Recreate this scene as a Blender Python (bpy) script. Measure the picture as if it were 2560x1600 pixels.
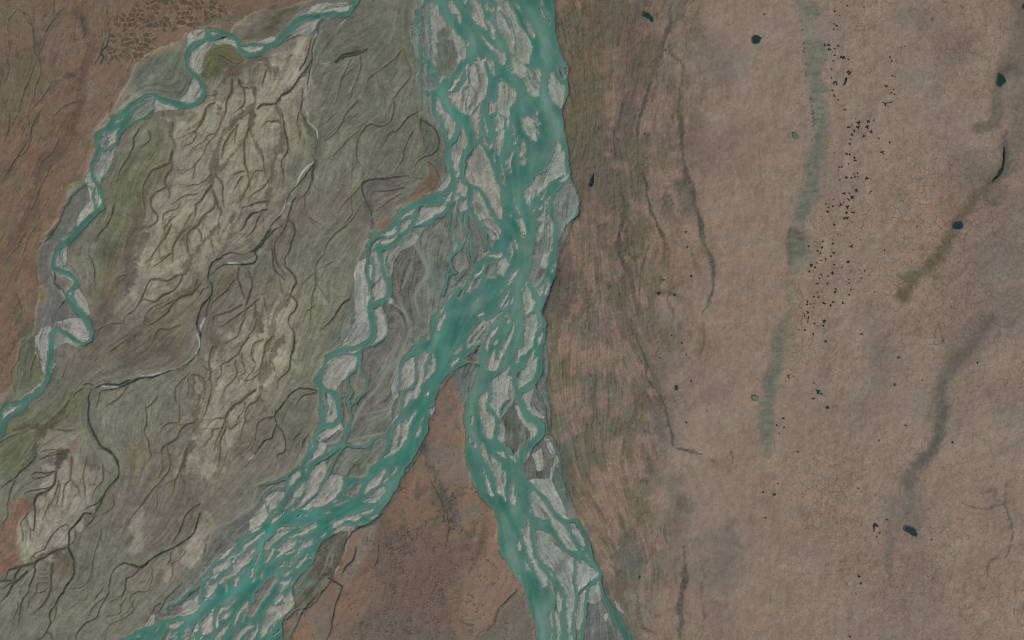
# Braided river delta seen from straight above: 1 Blender unit = 1/2560 of the photographed width (about 10 m of ground)
import bpy, math, random
import numpy as np

for o in list(bpy.data.objects):
    bpy.data.objects.remove(o, do_unlink=True)
scene = bpy.context.scene
C = scene.collection

# ------------------------------------------------------------------ camera, sky, sun, exposure
H = 5200.0
cam = bpy.data.cameras.new('camera')
cam.sensor_width = 36.0
cam.angle = 2 * math.atan(1280.0 / H)
cam.clip_start = 10.0
cam.clip_end = 400000.0
cam_o = bpy.data.objects.new('camera', cam)
cam_o.location = (0.0, 0.0, H)
cam_o.rotation_euler = (0.0, 0.0, 0.0)
C.objects.link(cam_o)
scene.camera = cam_o

SUN_EL, SUN_AZ = math.radians(36.0), math.radians(138.0)      # azimuth clockwise from the top of the picture
world = bpy.data.worlds.new('World')
scene.world = world
world.use_nodes = True
wn = world.node_tree
for n in list(wn.nodes):
    wn.nodes.remove(n)
sky = wn.nodes.new('ShaderNodeTexSky')
sky.sky_type = 'NISHITA'
sky.sun_disc = False
sky.sun_elevation = SUN_EL
sky.sun_rotation = SUN_AZ
bg = wn.nodes.new('ShaderNodeBackground')
bg.inputs['Strength'].default_value = 0.09
out = wn.nodes.new('ShaderNodeOutputWorld')
wn.links.new(sky.outputs['Color'], bg.inputs['Color'])
wn.links.new(bg.outputs['Background'], out.inputs['Surface'])

sun = bpy.data.lights.new('sun', 'SUN')
sun.energy = 4.0
sun.angle = math.radians(0.5)
sun.color = (1.0, 0.95, 0.88)
sun_o = bpy.data.objects.new('sun', sun)
sun_o.location = (0, 0, 3000)
sun_o.rotation_euler = (math.pi / 2 - SUN_EL, 0.0, math.pi - SUN_AZ)
C.objects.link(sun_o)

scene.cycles.filter_width = 1.0
scene.view_settings.view_transform = 'Standard'
scene.view_settings.look = 'None'
scene.view_settings.exposure = 0.0
scene.view_settings.gamma = 1.0
scene.view_settings.use_curve_mapping = False
# light that a level white sheet sends back under this sun and sky (measured), used to turn seen colours into surface colours
ILL = np.array([0.943, 0.958, 1.005])
RIVER = '''
T 1000 0 4.724
W 340,-60 250,60 205,140 190,280 215,400 222,650 225,700 225,820 210,900 225,1000 270,1070 385,1100 385,1250 400,1340 450,1420 520,1560 1940,1560 1932,1440 1915,1310 1960,1200 1990,1100 1985,830 1950,760 1890,650 1850,520 1835,480 1835,200 1825,120 1790,-60
B 350,50 385,30 440,80 450,150 500,200 560,270 640,370 720,450 760,530 770,600 755,680 700,760 640,850 590,890 520,910 480,940 460,980 455,920 420,830 385,750 370,650 360,500 365,350 360,200 350,100
G 262,70 330,60 338,150 340,500 345,620 330,700 290,650 262,560 258,400 252,200
G 130,320 180,320 200,380 212,500 222,680 205,680 190,600 160,500 130,400
G 240,720 290,740 300,820 350,900 400,960 420,1050 330,1060 260,1000 240,880
B 575,0 620,0 660,90 700,200 720,270 690,240 640,180 600,120 570,60
B 745,0 800,0 770,40
B 855,0 930,0 940,60 960,180 990,260 1020,350 1000,360 930,310 880,250 840,180 850,90
B 1000,225 1050,250 1090,310 1105,350 1090,365 1120,440 1095,440 1050,380 1020,300
B 970,40 1010,55 1025,110 1000,120 975,80
B 1060,60 1110,70 1110,130 1070,145 1050,110
B 1120,-30 1200,-30 1215,60 1300,220 1352,400 1356,560 1366,620 1340,620 1290,600 1250,520 1200,430 1150,340 1120,230 1120,100
B 1218,-30 1290,40 1330,110 1370,200 1420,310 1490,400 1540,470 1555,560 1545,650 1520,720 1470,750 1420,720 1374,630 1368,480 1358,380 1305,270 1245,160 1215,60
B 1310,640 1380,680 1470,770 1540,820 1560,850 1590,800 1640,820 1650,900 1640,1010 1640,1130 1600,1130 1540,1090 1480,1030 1440,950 1400,930 1340,880 1320,850 1340,830 1320,760
B 945,405 1000,460 1090,530 1150,590 1200,620 1235,620 1255,690 1245,750 1220,750 1170,690 1110,610 1040,540 990,470
B 790,500 815,520 805,550 790,530
B 905,680 960,700 1000,690 1000,760 1020,860 1030,930 1020,1030 990,1110 950,1180 900,1250 860,1310 800,1370 760,1350 700,1310 640,1240 590,1190 570,1120 620,1090 680,1060 700,1010 760,940 800,830 830,790 880,760
B 560,1080 600,1000 650,920 740,830 720,890 680,960 640,1030 590,1070
B 800,1420 830,1360 900,1270 950,1180 945,1300 920,1400 910,1560 830,1560
B 785,770 815,755 800,790 790,810
B 1035,700 1090,720 1110,760 1120,850 1125,890 1100,870 1070,790
B 1185,960 1230,980 1280,1020 1340,1050 1355,1090 1350,1180 1320,1240 1290,1320 1280,1380 1250,1400 1215,1340 1170,1330 1130,1260 1120,1170 1150,1060
B 1040,1280 1080,1180 1110,1220 1125,1300 1100,1350 1060,1340
B 980,1330 1000,1530 985,1530
B 1115,1370 1160,1340 1195,1400 1195,1540 1120,1540
B 1480,240 1520,250 1560,310 1600,400 1590,440 1560,420 1510,340
B 1350,20 1400,70 1440,135 1410,110 1360,60
G 1710,110 1740,180 1780,240 1770,280 1740,240 1715,160
B 1660,-20 1690,-20 1690,80 1670,50
B 1760,880 1800,870 1830,930 1880,980 1940,1010 1950,1060 1940,1200 1920,1250 1885,1285 1850,1240 1790,1180 1750,1110 1745,1000
G 1870,780 1900,800 1930,830 1970,830 1970,920 1930,940 1890,880
B 1590,1270 1620,1330 1625,1370 1600,1340
B 1570,1360 1620,1400 1665,1460 1640,1460 1590,1400
G 1490,1360 1530,1400 1570,1500 1580,1540 1450,1540 1470,1440
B 420,1250 440,1140 470,1210 520,1280 580,1370 640,1460 650,1540 540,1540 480,1430
G 345,820 380,850 365,870
C 14,12,10,8 1200,130 1290,300 1350,395 1365,480 1365,600
C 10,12,8 1310,630 1380,680 1440,740
C 16,10 1560,800 1600,960 1650,1000
C 14,8,8 1500,820 1540,950 1600,1020
C 10,14,10 900,760 930,850 950,1000
C 7,8,7,6 800,830 800,970 840,1010 870,1080 850,1180 800,1260
C 9,9,7,6 780,1000 720,1070 725,1180 760,1240 765,1340
C 8,10,8 1215,1000 1225,1120 1215,1340
C 16,24,26,30 385,1090 390,1250 410,1350 530,1530
T 1000 300 4.724
W 790,-60 850,200 870,330 900,280 960,310 1010,400 1080,540 1110,700 1170,820 1190,920 1210,1080 1220,1170 1100,1180 1130,1240 1200,1290 1180,1400 1090,1560 1600,1560 1855,1560 1860,1420 1920,1310 2000,1200 2100,1100 2100,920 2060,800 1995,690 2000,600 1990,400 1960,180 1925,20 1915,-110
C 60,65,70,75,70,75,80,75,70,80,80,70,60,60 690,-40 660,150 600,250 565,350 560,480 590,580 630,680 600,800 540,850 420,900 280,960 150,1020 60,1050 0,1090
C 90,90,85,75,65,60,60,60,55,50,45,40,35,35,30 760,-20 820,150 840,250 790,380 750,480 745,620 770,720 820,800 830,930 830,1040 880,1130 940,1230 990,1330 1000,1430 1010,1520
C 30,45,50,45 690,20 690,120 660,200 600,280
C 40,50,25 470,-40 500,130 545,240
B 960,150 985,250 1010,260 1030,340 1000,320 970,260
B 985,0 1010,90 1030,190 1010,180 990,120
B 1040,290 1080,260 1080,330 1050,350
B 1120,-20 1200,-20 1210,90 1230,120 1225,220 1190,330 1160,420 1140,420 1120,350 1125,220 1150,150
B 1245,-20 1280,-20 1275,110 1250,60
B 1445,-20 1560,-20 1590,60 1605,180 1600,245 1560,220 1510,170 1450,110 1435,70
B 1590,0 1620,0 1665,50 1640,60
B 1615,95 1640,140 1640,190 1620,150
B 1330,60 1345,160 1330,170
B 1350,200 1390,190 1370,250 1340,280
B 1400,240 1440,250 1460,300 1450,380 1430,440 1400,430 1390,350
B 1430,470 1460,420 1500,470 1470,520 1440,510
B 1240,520 1290,420 1320,360 1310,430 1300,540 1310,600 1290,620 1250,570
B 1200,570 1220,680 1245,770 1225,765 1200,690 1195,620
B 1100,400 1118,490 1105,490 1095,440
B 1860,230 1885,280 1900,370 1930,370 1940,480 1940,540 1930,620 1880,670 1800,720 1700,790 1620,880 1600,800 1575,730 1590,680 1680,630 1715,600 1720,540 1770,490 1830,360
B 1870,720 1920,660 1960,640 1970,670 1940,710 1890,735
B 1465,830 1510,770 1560,765 1590,840 1575,890 1540,950 1520,1030 1500,1000 1480,940
B 1350,940 1380,1010 1420,1090 1425,1130 1400,1090 1370,1030
B 1380,1170 1450,1150 1475,1230 1480,1300 1470,1380 1455,1380 1450,1330 1410,1270
B 1318,1105 1335,1130 1325,1155
B 1700,940 1760,900 1765,960 1755,1040 1740,1060 1700,1000
B 1570,1080 1610,1030 1590,1080
B 1630,1050 1665,1000 1655,1040
B 1640,930 1690,860 1730,810 1700,870 1660,930
H 1800,1050 1800,970 1830,900 1900,800 1960,740 2010,730 2060,820 2088,920 2085,1020 2060,1090 2020,1150 1970,1220 1930,1280 1900,1350 1860,1430 1845,1380 1850,1300 1830,1180 1805,1100
B 1615,1280 1680,1200 1690,1260 1690,1370 1610,1450 1610,1350
B 1600,1170 1665,1110 1680,1060 1690,1000 1720,1050 1700,1180 1640,1190
B 1720,1060 1750,1050 1755,1130 1800,1210 1810,1300 1800,1400 1790,1540 1600,1540 1610,1460 1690,1390 1710,1260
C 40,45,45,45,45,45 1785,880 1775,1000 1790,1100 1835,1220 1840,1400 1840,1540
C 14,14,12 1712,1000 1712,1200 1695,1380
B 590,420 620,340 680,255 720,330 720,420 715,540 710,650 650,660 635,560 600,490
B 700,90 740,110 790,200 805,200 800,260 765,325 720,270 700,220 700,150
B 510,-20 600,-20 650,40 645,130 600,210 570,255 550,180 540,100
B 800,-20 920,-20 910,120 890,260 870,290 855,200
B 820,500 860,430 890,300 960,320 1010,410 1060,540 1100,680 1170,820 1190,950 1215,1120 1215,1170 1150,1150 1100,1080 1050,960 990,860 920,790 850,760 810,700 800,600
C 40,45,45,45,45,45,50 840,810 920,820 980,870 1030,960 1080,1100 1140,1180 1230,1210
B 850,840 930,850 990,930 1030,1050 1090,1180 1170,1260 1180,1330 1160,1400 1100,1400 1000,1290 930,1190 890,1060 860,950
C 8,8,6 940,1200 1010,1150 1110,1190
C 8,8,8 940,1210 1030,1280 1110,1340
B 580,640 590,680 560,800 500,860 440,870 480,800 540,720
B 580,870 630,800 620,880 600,970 580,960
B 640,850 700,690 770,780 780,850 780,910 740,900 690,870 700,920 630,970 620,930
C 22,24,22,18 710,650 650,760 620,880 590,980
C 20,35,35,30,22 800,850 770,930 700,960 680,1100 650,1220
C 12,14,10 640,860 690,900 720,940
B 720,960 770,960 800,1000 770,1060 730,1090 710,1020
B 400,960 540,920 545,980 500,1060 430,1110 350,1150 280,1200 180,1230 190,1150 260,1070 330,1010
B 0,1110 60,1050 150,1040 170,1090 130,1150 0,1180
B 0,1240 60,1210 110,1230 90,1300 30,1340 0,1350
C 50,40,32,25,18,15 620,980 520,1090 420,1155 330,1200 200,1230 150,1250
C 40,35,35,30,30,30 200,1010 170,1130 150,1250 120,1340 40,1400 0,1430
C 30,30,28 0,1190 100,1160 170,1140
C 35,25,25,25,22,20 840,1050 760,1110 735,1200 760,1330 765,1400 690,1520
C 22,25,22,25 800,1110 790,1250 830,1340 850,1520
C 14,16,16,20,28 680,1120 650,1230 640,1330 670,1440 660,1520
C 12,16,14 590,1000 600,1200 580,1380
C 10,14,14,12 350,1220 270,1330 235,1420 245,1520
T 1000 600 4.724
W 1160,-60 1090,100 1000,200 900,250 850,330 800,430 750,520 680,560 600,600 530,690 470,790 430,880 370,950 375,1080 360,1170 300,1200 210,1240 170,1310 200,1400 300,1330 400,1300 415,1560 600,1560 760,1470 850,1440 950,1470 950,1560 1660,1560 1690,1280 1715,1130 1715,1000 1680,880 1680,800 1720,690 1770,580 1820,400 1850,200 1860,-60
O 800,1370 880,1290 980,1210 950,1290 945,1430 860,1440 780,1430 800,1400
B 780,1200 800,1130 850,1050 900,980 990,940 1040,980 1020,1060 1000,1160 940,1190 860,1240 800,1270
B 1040,960 1060,930 1120,900 1210,840 1190,870 1120,930 1070,980
B 1020,1230 1040,1150 1090,1060 1150,1010 1140,1060 1100,1130 1060,1210 1050,1290 1030,1280
B 1250,880 1290,860 1305,890 1300,940 1270,980 1255,940
B 1340,890 1350,950 1335,1050 1320,1110 1290,1160 1270,1240 1240,1310 1210,1370 1180,1400 1170,1350 1190,1270 1220,1200 1260,1140 1300,1080 1325,980
B 1120,1190 1145,1170 1140,1210 1125,1220
B 1030,1440 1060,1360 1120,1290 1125,1360 1140,1400 1210,1400 1200,1450 1150,1540 1000,1540
B 1440,570 1470,600 1500,490 1510,560 1550,600 1590,750 1580,820 1540,860 1480,890 1465,860 1470,760 1455,680
H 1610,30 1680,20 1790,-20 1780,150 1750,270 1720,340 1700,430 1650,520 1600,560 1560,500 1540,430 1560,330 1570,200 1590,90
B 1610,580 1660,530 1690,500 1685,600 1660,660 1630,630
B 1720,430 1760,510 1740,590 1700,650 1700,560
B 1805,290 1825,275 1825,310
B 1775,340 1790,340 1780,375
B 1460,960 1530,900 1600,930 1595,1060 1560,1180 1540,1260 1490,1320 1420,1360 1440,1250 1455,1130 1470,1020
B 1595,850 1605,920 1600,960 1590,900
B 1360,1420 1390,1330 1420,1270 1430,1290 1410,1370 1390,1440 1370,1450
B 1480,1540 1530,1370 1570,1290 1575,1400 1600,1450 1590,1540
B 1630,1000 1650,990 1645,1040 1625,1045
B 1620,1180 1650,1110 1680,1105 1670,1150 1630,1220
B 1680,930 1710,1000 1705,1030 1690,980
B 1050,190 1090,160 1210,150 1190,185 1130,205 1060,210
B 1130,320 1160,250 1210,210 1270,180 1280,220 1290,260 1260,340 1220,420 1180,410 1150,390 1150,340
B 1320,40 1330,100 1310,200 1290,280 1300,150 1310,90
B 1350,0 1370,30 1380,75 1365,60
G 1010,380 1030,320 1110,280 1130,330 1100,370 1130,440 1060,440 1010,420
B 795,560 820,470 870,400 950,340 1000,290 940,370 890,430 870,500 830,540 820,620 800,610
G 870,430 940,450 900,540 840,560
B 1250,540 1290,460 1340,390 1390,350 1370,400 1310,480 1270,550
B 1180,770 1200,720 1250,640 1300,570 1300,610 1250,680 1210,760 1190,790
B 1210,820 1230,780 1280,710 1260,770 1230,815
B 1310,740 1340,685 1325,740
B 1170,610 1200,585 1195,620
B 900,900 930,860 990,850 980,880 930,905
B 440,1060 440,980 470,910 520,870 520,930 490,1000 460,1070
B 450,860 510,770 500,830 470,880
G 680,660 700,620 745,600 740,670 710,690
G 540,680 570,630 630,600 600,650 550,740
B 620,1340 650,1300 740,1255 730,1300 660,1340
B 610,1470 640,1420 690,1390 660,1450 620,1480
B 880,710 905,680 925,690 895,715
B 200,1400 260,1290 330,1330 300,1420 290,1540 200,1540
B 330,1420 410,1350 415,1450 380,1540 320,1540
C 60,45,40,30 180,1290 100,1370 40,1440 0,1490
C 35,35,35 180,1380 195,1450 200,1540
C 25,25,25 360,1330 330,1400 310,1540
C 15,15,15 1460,925 1530,900 1600,870
C 28,28,25,22,16,25,30 660,-20 680,80 600,220 590,300 560,400 530,560 510,640
C 20,30,28,20 600,300 640,380 570,420 530,520
C 25,25,22,28 800,-20 790,100 810,200 860,290
C 18,18,14 870,80 880,160 870,240
C 18,20,16 1000,-10 1030,40 1080,70
C 20,16,14 640,520 700,420 760,340
C 10,10,10 1000,1000 900,1080 820,1200
C 9,9,9 1040,1000 960,1120 900,1200
T 1000 900 4.724
W 600,-40 415,-40 410,90 350,170 290,240 240,310 200,420 150,510 50,620 -30,680 -30,1450 50,1300 110,1210 220,1040 290,930 330,830 340,700 400,600 410,450 450,340 500,250 620,120 770,-10
B 340,580 390,550 395,600 360,650 345,620
B 195,920 200,860 240,780 275,680 245,790 240,850 210,910
B 100,720 130,670 170,610 150,690 120,760
B 0,980 0,760 60,710 105,720 100,800 80,900 30,1010
B 300,400 325,370 315,400
W 950,-40 940,100 900,200 860,330 800,450 780,560 760,650 770,800 770,900 760,1050 760,1170 830,1310 870,1440 890,1560 1600,1560 1520,1440 1460,1300 1440,1240 1380,1150 1340,1090 1250,1010 1150,940 1100,930 1030,890 980,800 940,680 930,500 960,400 1040,350 1080,290 1100,220 1200,150 1290,80 1330,-40
C 40,50,50,50,45,45,45,40 1040,250 1040,480 1060,570 1120,640 1150,720 1145,820 1135,880 1125,940
B 940,440 1010,375 1010,500 1000,620 1070,620 1130,700 1120,800 1110,930 1060,920 1000,840 960,700 935,580
B 1090,260 1140,210 1220,200 1280,210 1330,200 1340,350 1290,430 1220,490 1190,560 1180,640 1150,690 1100,590 1070,480 1070,350
G 1200,620 1360,430 1350,520 1250,630
B 1190,200 1290,85 1270,160 1240,210
C 60,60,60,70,75,85,85,80,75,70,65 1350,-40 1355,130 1355,280 1400,450 1480,620 1600,720 1660,800 1640,900 1540,1000 1450,1090 1425,1230
C 60,70,60,50,50 1650,-40 1645,110 1570,270 1450,350 1390,410
W 1310,-20 1500,-20 1480,30 1400,110 1330,100
B 1420,110 1480,90 1500,-20 1610,-20 1600,100 1580,190 1550,270 1480,310 1440,290 1440,200
B 1380,230 1420,240 1440,310 1410,380 1390,370
B 1470,400 1550,310 1540,420 1520,500 1580,560 1680,670 1600,640 1520,600 1450,480 1440,450
O 1230,700 1340,540 1440,630 1500,720 1500,880 1440,970 1400,1050 1390,1130 1320,1060 1240,990 1220,850
B 1360,570 1420,610 1510,740 1500,770 1420,660
B 1520,730 1600,770 1625,820 1620,890 1550,960 1540,900
B 1170,920 1180,790 1220,770 1230,900 1230,960 1190,960
C 16,14,12,12 1360,400 1340,470 1270,600 1200,690
C 14,22,10 1190,640 1200,560 1260,470
C 14,14,10 1160,690 1200,740 1220,760
B 1710,930 1770,960 1830,1080 1820,1120 1770,1060
B 1460,1200 1490,1110 1550,1040 1500,1150
B 1660,1080 1670,1180 1680,1280 1640,1300 1590,1220 1570,1120
B 1840,1150 1850,1220 1800,1280 1790,1400 1810,1300
B 1400,1160 1390,1110 1460,1050 1430,1120
B 960,970 990,970 1000,1020 1020,1080 1050,1180 1080,1290 1060,1290 1010,1200 960,1100 945,1040
B 1030,1090 1090,1160 1150,1240 1170,1230 1180,1300 1210,1310 1240,1350 1250,1540 1160,1540 1130,1400 1080,1260 1040,1150
B 860,1010 900,980 905,1050 880,1050
B 840,680 855,670 855,770 840,760
B 800,920 825,970 810,960
B 1150,1080 1200,1080 1250,1180 1210,1150
B 1290,1130 1340,1140 1350,1195 1310,1170
B 1020,1360 1060,1440 1080,1540 1040,1540
B 970,1320 995,1310 1000,1340 975,1345
B 1310,1540 1320,1460 1345,1450 1350,1540
C 12,20,10 1190,1310 1195,1380 1215,1420
C 10,10,10,10,14 1560,290 1640,420 1700,560 1705,700 1740,860
C 8,8,8 1690,930 1790,960 1840,1120
T 1000 1200 3.78
W 675,-40 690,60 780,180 870,270 910,330 925,450 915,560 940,650 1000,750 1060,860 1120,980 1180,1080 1230,1220 1260,1330 1310,1620 1490,1620 1470,1380 1460,1250 1460,1060 1420,930 1340,800 1280,640 1280,400 1250,280 1225,150 1210,-40
B 1220,120 1260,110 1290,210 1330,300 1340,350 1310,350 1280,320 1240,200
B 1275,130 1310,150 1330,260 1290,190
B 820,0 850,40 880,150 850,120 825,60
B 930,-10 1000,-10 1000,190 970,140 940,70
B 1040,160 1070,20 1085,130 1095,240 1060,220
B 1220,290 1235,280 1235,320
B 1110,590 1130,580 1140,660 1115,660
B 1190,340 1230,400 1235,500 1230,580 1270,700 1330,800 1380,900 1380,1010 1340,1020 1290,880 1250,760 1200,660 1180,580 1160,500 1140,440 1200,430
B 1180,770 1220,830 1225,870 1190,840
B 1400,910 1440,990 1455,1080 1420,1030
B 1470,1100 1500,1060 1550,1220 1530,1260 1500,1210
B 1395,1260 1430,1230 1445,1380 1420,1350
B 1420,1450 1440,1440 1440,1560 1420,1560
B 1470,1240 1500,1290 1520,1400 1510,1600 1480,1600
C 50,45,45,45,42,40,42,45,48,50 1280,380 1258,500 1258,600 1300,720 1370,850 1440,940 1510,1010 1550,1130 1550,1300 1540,1620
C 30,40,45,42,42,50,42,40,45 1215,20 1290,100 1380,190 1440,300 1520,380 1580,410 1620,500 1660,580 1690,640
C 30,32,40,55,55,40,25 1590,390 1660,390 1730,480 1770,600 1790,700 1850,830 1890,900
W 1690,600 1780,600 1790,700 1830,790 1850,830 1790,800 1700,740 1640,740 1560,650 1640,670 1690,660
W 1280,370 1340,380 1400,370 1430,430 1450,480 1500,540 1440,510 1360,460 1290,440
C 45,35,35,40 1440,490 1500,570 1560,660 1700,750
C 25,22,25,40,35,35,35 1645,740 1640,850 1640,960 1665,1060 1665,1190 1640,1350 1640,1620
C 30,30,25,25,30,30,32,45 1880,900 1840,950 1780,1020 1760,1080 1765,1200 1750,1330 1720,1400 1720,1620
C 18,35,50,60,70,90 1870,930 1900,1060 1960,1180 2030,1280 2090,1390 2180,1620
C 14,14,14 1350,790 1420,840 1500,960
C 14,14,14 1690,1060 1770,990 1830,930
B 1340,220 1400,280 1450,370 1520,420 1570,470 1620,540 1660,600 1670,660 1600,660 1540,590 1490,530 1460,460 1420,370 1370,290
B 1280,490 1330,480 1390,500 1430,540 1440,590 1500,640 1600,740 1630,770 1630,900 1640,1000 1640,1180 1580,1180 1530,1000 1460,900 1400,820 1330,740 1290,620
B 1370,800 1410,840 1500,960 1460,950 1390,870
B 1590,430 1640,430 1700,530 1740,610 1720,620 1650,560
B 1650,780 1720,770 1760,800 1830,850 1860,890 1830,930 1740,1000 1690,1050 1650,990
B 1550,1120 1640,1190 1640,1330 1620,1600 1560,1600 1570,1300
B 1680,1150 1740,1060 1750,1180 1740,1330 1690,1400 1670,1400
B 1780,1060 1850,970 1890,1100 1840,1170 1790,1150
B 1240,0 1430,-10 1460,100 1540,250 1580,370 1500,310 1430,220 1380,140 1300,80
B 1690,655 1720,650 1710,665
B 1760,720 1785,715 1775,725
B 1930,1290 1955,1260 1950,1320
B 1960,1195 1985,1230 1980,1250
B 2040,1150 2080,1200 2110,1250 2060,1195
T 600 1000 4.724
W 2060,-40 2290,-40 2290,120 2230,220 2220,380 2160,490 2060,680 1960,780 1920,880 1880,990 1810,1090 1740,1210 1660,1290 1560,1400 1480,1460 1380,1480 1300,1440 1200,1470 1060,1560 320,1560 400,1400 380,1340 490,1290 560,1330 720,1300 900,1260 1050,1210 1150,1150 1230,1080 1250,960 1230,910 1330,900 1470,880 1530,800 1600,740 1710,680 1880,610 1950,450 2020,260 2060,130 2000,130
B 1490,1090 1510,980 1560,910 1640,880 1690,820 1740,830 1690,910 1650,980 1600,1020 1530,1070
B 1450,1190 1520,1150 1580,1080 1680,1020 1700,1060 1650,1130 1640,1160 1660,1190
B 1790,880 1820,820 1850,790 1830,850 1800,890
B 1680,970 1730,910 1750,880 1760,920 1710,980
R 1250,1110 1290,1040 1370,970 1430,980 1400,1060 1370,1120 1290,1135
B 1440,1310 1500,1280 1580,1270 1540,1310 1460,1335
B 1210,1400 1290,1350 1400,1330 1450,1350 1420,1400 1360,1420 1290,1400
B 1070,1460 1130,1410 1230,1390 1220,1430 1140,1460 1080,1490
B 975,1335 1020,1315 1080,1325 1020,1350
B 1110,1210 1150,1185 1140,1210
B 1130,1260 1230,1210 1280,1190 1220,1240 1140,1265
B 760,1370 800,1350 780,1380
B 890,1388 980,1378 985,1388
B 360,1450 390,1380 490,1360 420,1420 370,1460
B 1540,1370 1580,1340 1600,1350 1560,1385
B 1400,1440 1440,1435 1420,1455
C 70,60,50,45,40,28,30,40,30,25,25,25,30,25,30,30,30,25,20,20,25 2060,30 1960,130 1860,240 1790,330 1750,430 1700,440 1620,440 1530,500 1430,550 1340,560 1280,530 1210,550 1160,610 1110,710 1060,830 1000,920 960,990 930,1080 880,1130 800,1190 720,1260
C 45,45,60,45,35 1790,330 1760,430 1740,560 1690,640 1660,690
C 30,30,30 1910,-20 1915,80 1900,180
B 1940,240 1970,230 1990,290 1980,380 1930,500 1880,600 1780,650 1720,670 1780,600 1800,500 1870,430 1900,330
B 1800,360 1850,280 1890,270 1890,350 1870,430 1810,490 1790,430
C 12,12,12 1910,260 1890,380 1860,540
B 1995,260 2050,150 2030,210 2010,290
C 45,50,60,50,45,40,55,60,50,90,70,60,60,60,70 960,-20 960,120 970,250 930,340 890,450 890,520 830,640 770,720 740,830 750,920 680,970 620,1030 560,1120 520,1220 470,1310
C 50,50,50,50,50,45 1140,-20 1170,100 1190,200 1130,265 1040,300 960,310
C 22,22,22 1030,0 1030,100 1000,170
C 20,25,25,35,50,40,60,65,60,55,55,60 1270,-20 1295,100 1295,250 1270,370 1220,480 1130,560 1040,640 980,680 900,710 840,760 800,850 760,920
C 30,30,35 835,470 815,560 820,640
C 20,20,22 1190,240 1230,330 1250,390
C 18,18,18 960,470 1080,420 1190,330
C 22,22,22 1000,640 1020,560 1150,530
C 25,20,30,35,30,22,18,15,15,25 700,800 620,850 560,900 560,970 540,1050 440,1060 350,1080 280,1160 300,1240 345,1350
C 14,12,10 560,930 440,970 200,1010
C 20,20,22 780,960 760,1060 660,1200
C 60,50,45,35 1250,930 1240,1020 1220,1100 1140,1180
C 25,30,40 690,1160 640,1220 560,1330
B 1010,0 1140,-10 1165,110 1160,210 1120,250 1010,285 1020,180 1050,80
B 870,690 900,580 960,490 1000,520 1000,600 990,650 930,670
B 560,1060 600,940 680,860 715,880 690,940 630,1010
B 650,1130 640,1060 700,970 770,970 770,1040 720,1100
B 740,1190 780,1100 790,960 850,830 980,740 1010,760 990,850 950,950 920,1060 860,1130
B 900,1260 940,1120 970,980 1080,900 1240,930 1230,1010 1200,1060 1180,1120 1050,1200
B 140,1400 250,1290 300,1240 330,1330 320,1380 260,1440 130,1530 130,1420
B 290,1180 400,1090 500,1090 520,1130 430,1180 420,1240 350,1310
B 740,1280 880,1180 890,1240 800,1290
B 580,1330 640,1260 650,1290
B 840,560 880,520 870,560 840,585
B 845,500 880,450 875,480
B 760,780 790,740 800,790
B 780,840 800,820 815,840 795,855
B 810,730 850,700 870,710 830,750
B 930,440 1010,350 1130,290 1190,270 1220,330 1130,400 1020,440 940,470
B 1030,610 1060,560 1110,560 1090,590
T 600 1280 4.724
W 330,-40 1640,-40 1640,20 1560,90 1480,150 1380,160 1280,140 1110,240 1080,280 980,330 930,430 900,500 850,600 780,660 700,750 640,850 625,930 635,1000 630,1100 560,1180 470,1270 430,1380 370,1490 340,1700 -40,1700 -40,350 130,250 240,150 310,80
B 1100,230 1120,170 1220,140 1350,150 1320,190 1240,200 1160,220
B 110,250 160,190 250,160 220,210 130,260
B 10,460 60,380 160,310 220,260 290,220 250,290 190,350 110,400 50,450
B 0,560 40,510 120,450 210,400 190,450 110,550 40,620 0,660
B 430,200 480,180 560,190 640,185 540,210 440,215
B 300,440 310,360 350,290 440,240 560,220 590,220 530,270 440,320 380,390 310,450
B 300,600 310,500 380,420 400,430 370,510 320,590
B 590,300 700,230 810,170 850,140 890,130 880,190 800,220 720,270 610,320
B 440,440 490,390 560,330 620,340 670,350 660,400 600,450 530,490 430,550 450,490
B 540,500 630,440 630,470 550,510
B 690,170 790,130 740,180 700,190
B 690,470 750,390 800,340 850,320 850,380 790,420 730,450 640,540
B 650,650 700,590 760,540 800,510 780,560 710,620 660,660
B 570,640 610,580 630,580 610,610
B 470,640 530,595 510,630
B 970,280 1010,230 1000,270 980,285
B 175,600 200,540 230,500 210,570 190,600
B 115,780 130,700 155,660 150,740
B 140,820 190,765 170,800
B 245,770 270,700 270,740 255,775
B 840,540 880,500 860,540
R 160,1060 200,960 270,870 300,810 360,770 430,750 430,790 350,900 310,990 240,1060 220,1120 200,1190 160,1230 100,1240 70,1220 110,1130
B 30,1290 60,1210 100,1120 60,1230 40,1290
B 450,920 470,860 455,790 540,800 600,780 560,850 500,900 470,930
B 600,850 620,820 615,850
B 400,1080 410,1020 450,970 510,960 500,1010 460,1060 400,1085
B 320,1160 350,1110 440,1100 520,1060 500,1030 540,970 600,930 625,1000 630,1090 590,1160 500,1230 400,1310 330,1390 260,1460 230,1490 230,1400 270,1290
B 350,1420 400,1330 440,1280 430,1320 380,1400
B 500,730 560,690 600,690 550,730
G 380,740 420,720 400,750
B 710,360 740,350 720,380
T 200 1280 4.724
W 2390,-40 2200,-40 2200,80 2130,170 2000,250 1950,310 1880,440 1800,540 1700,640 1560,780 1500,860 1460,960 1430,1030 1370,1180 1200,1230 950,1290 760,1350 640,1410 440,1530 100,1760 2390,1760
C 40,35,40,45,40,40,35,40,30,25,35,30,25,20,15 2000,250 1900,360 1820,450 1720,560 1610,600 1530,660 1470,730 1430,800 1370,890 1290,920 1240,980 1180,1050 1110,1080 1040,1100 1020,1200
C 30,30,40,45,50 1540,670 1530,760 1440,850 1440,940 1410,1070
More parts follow.
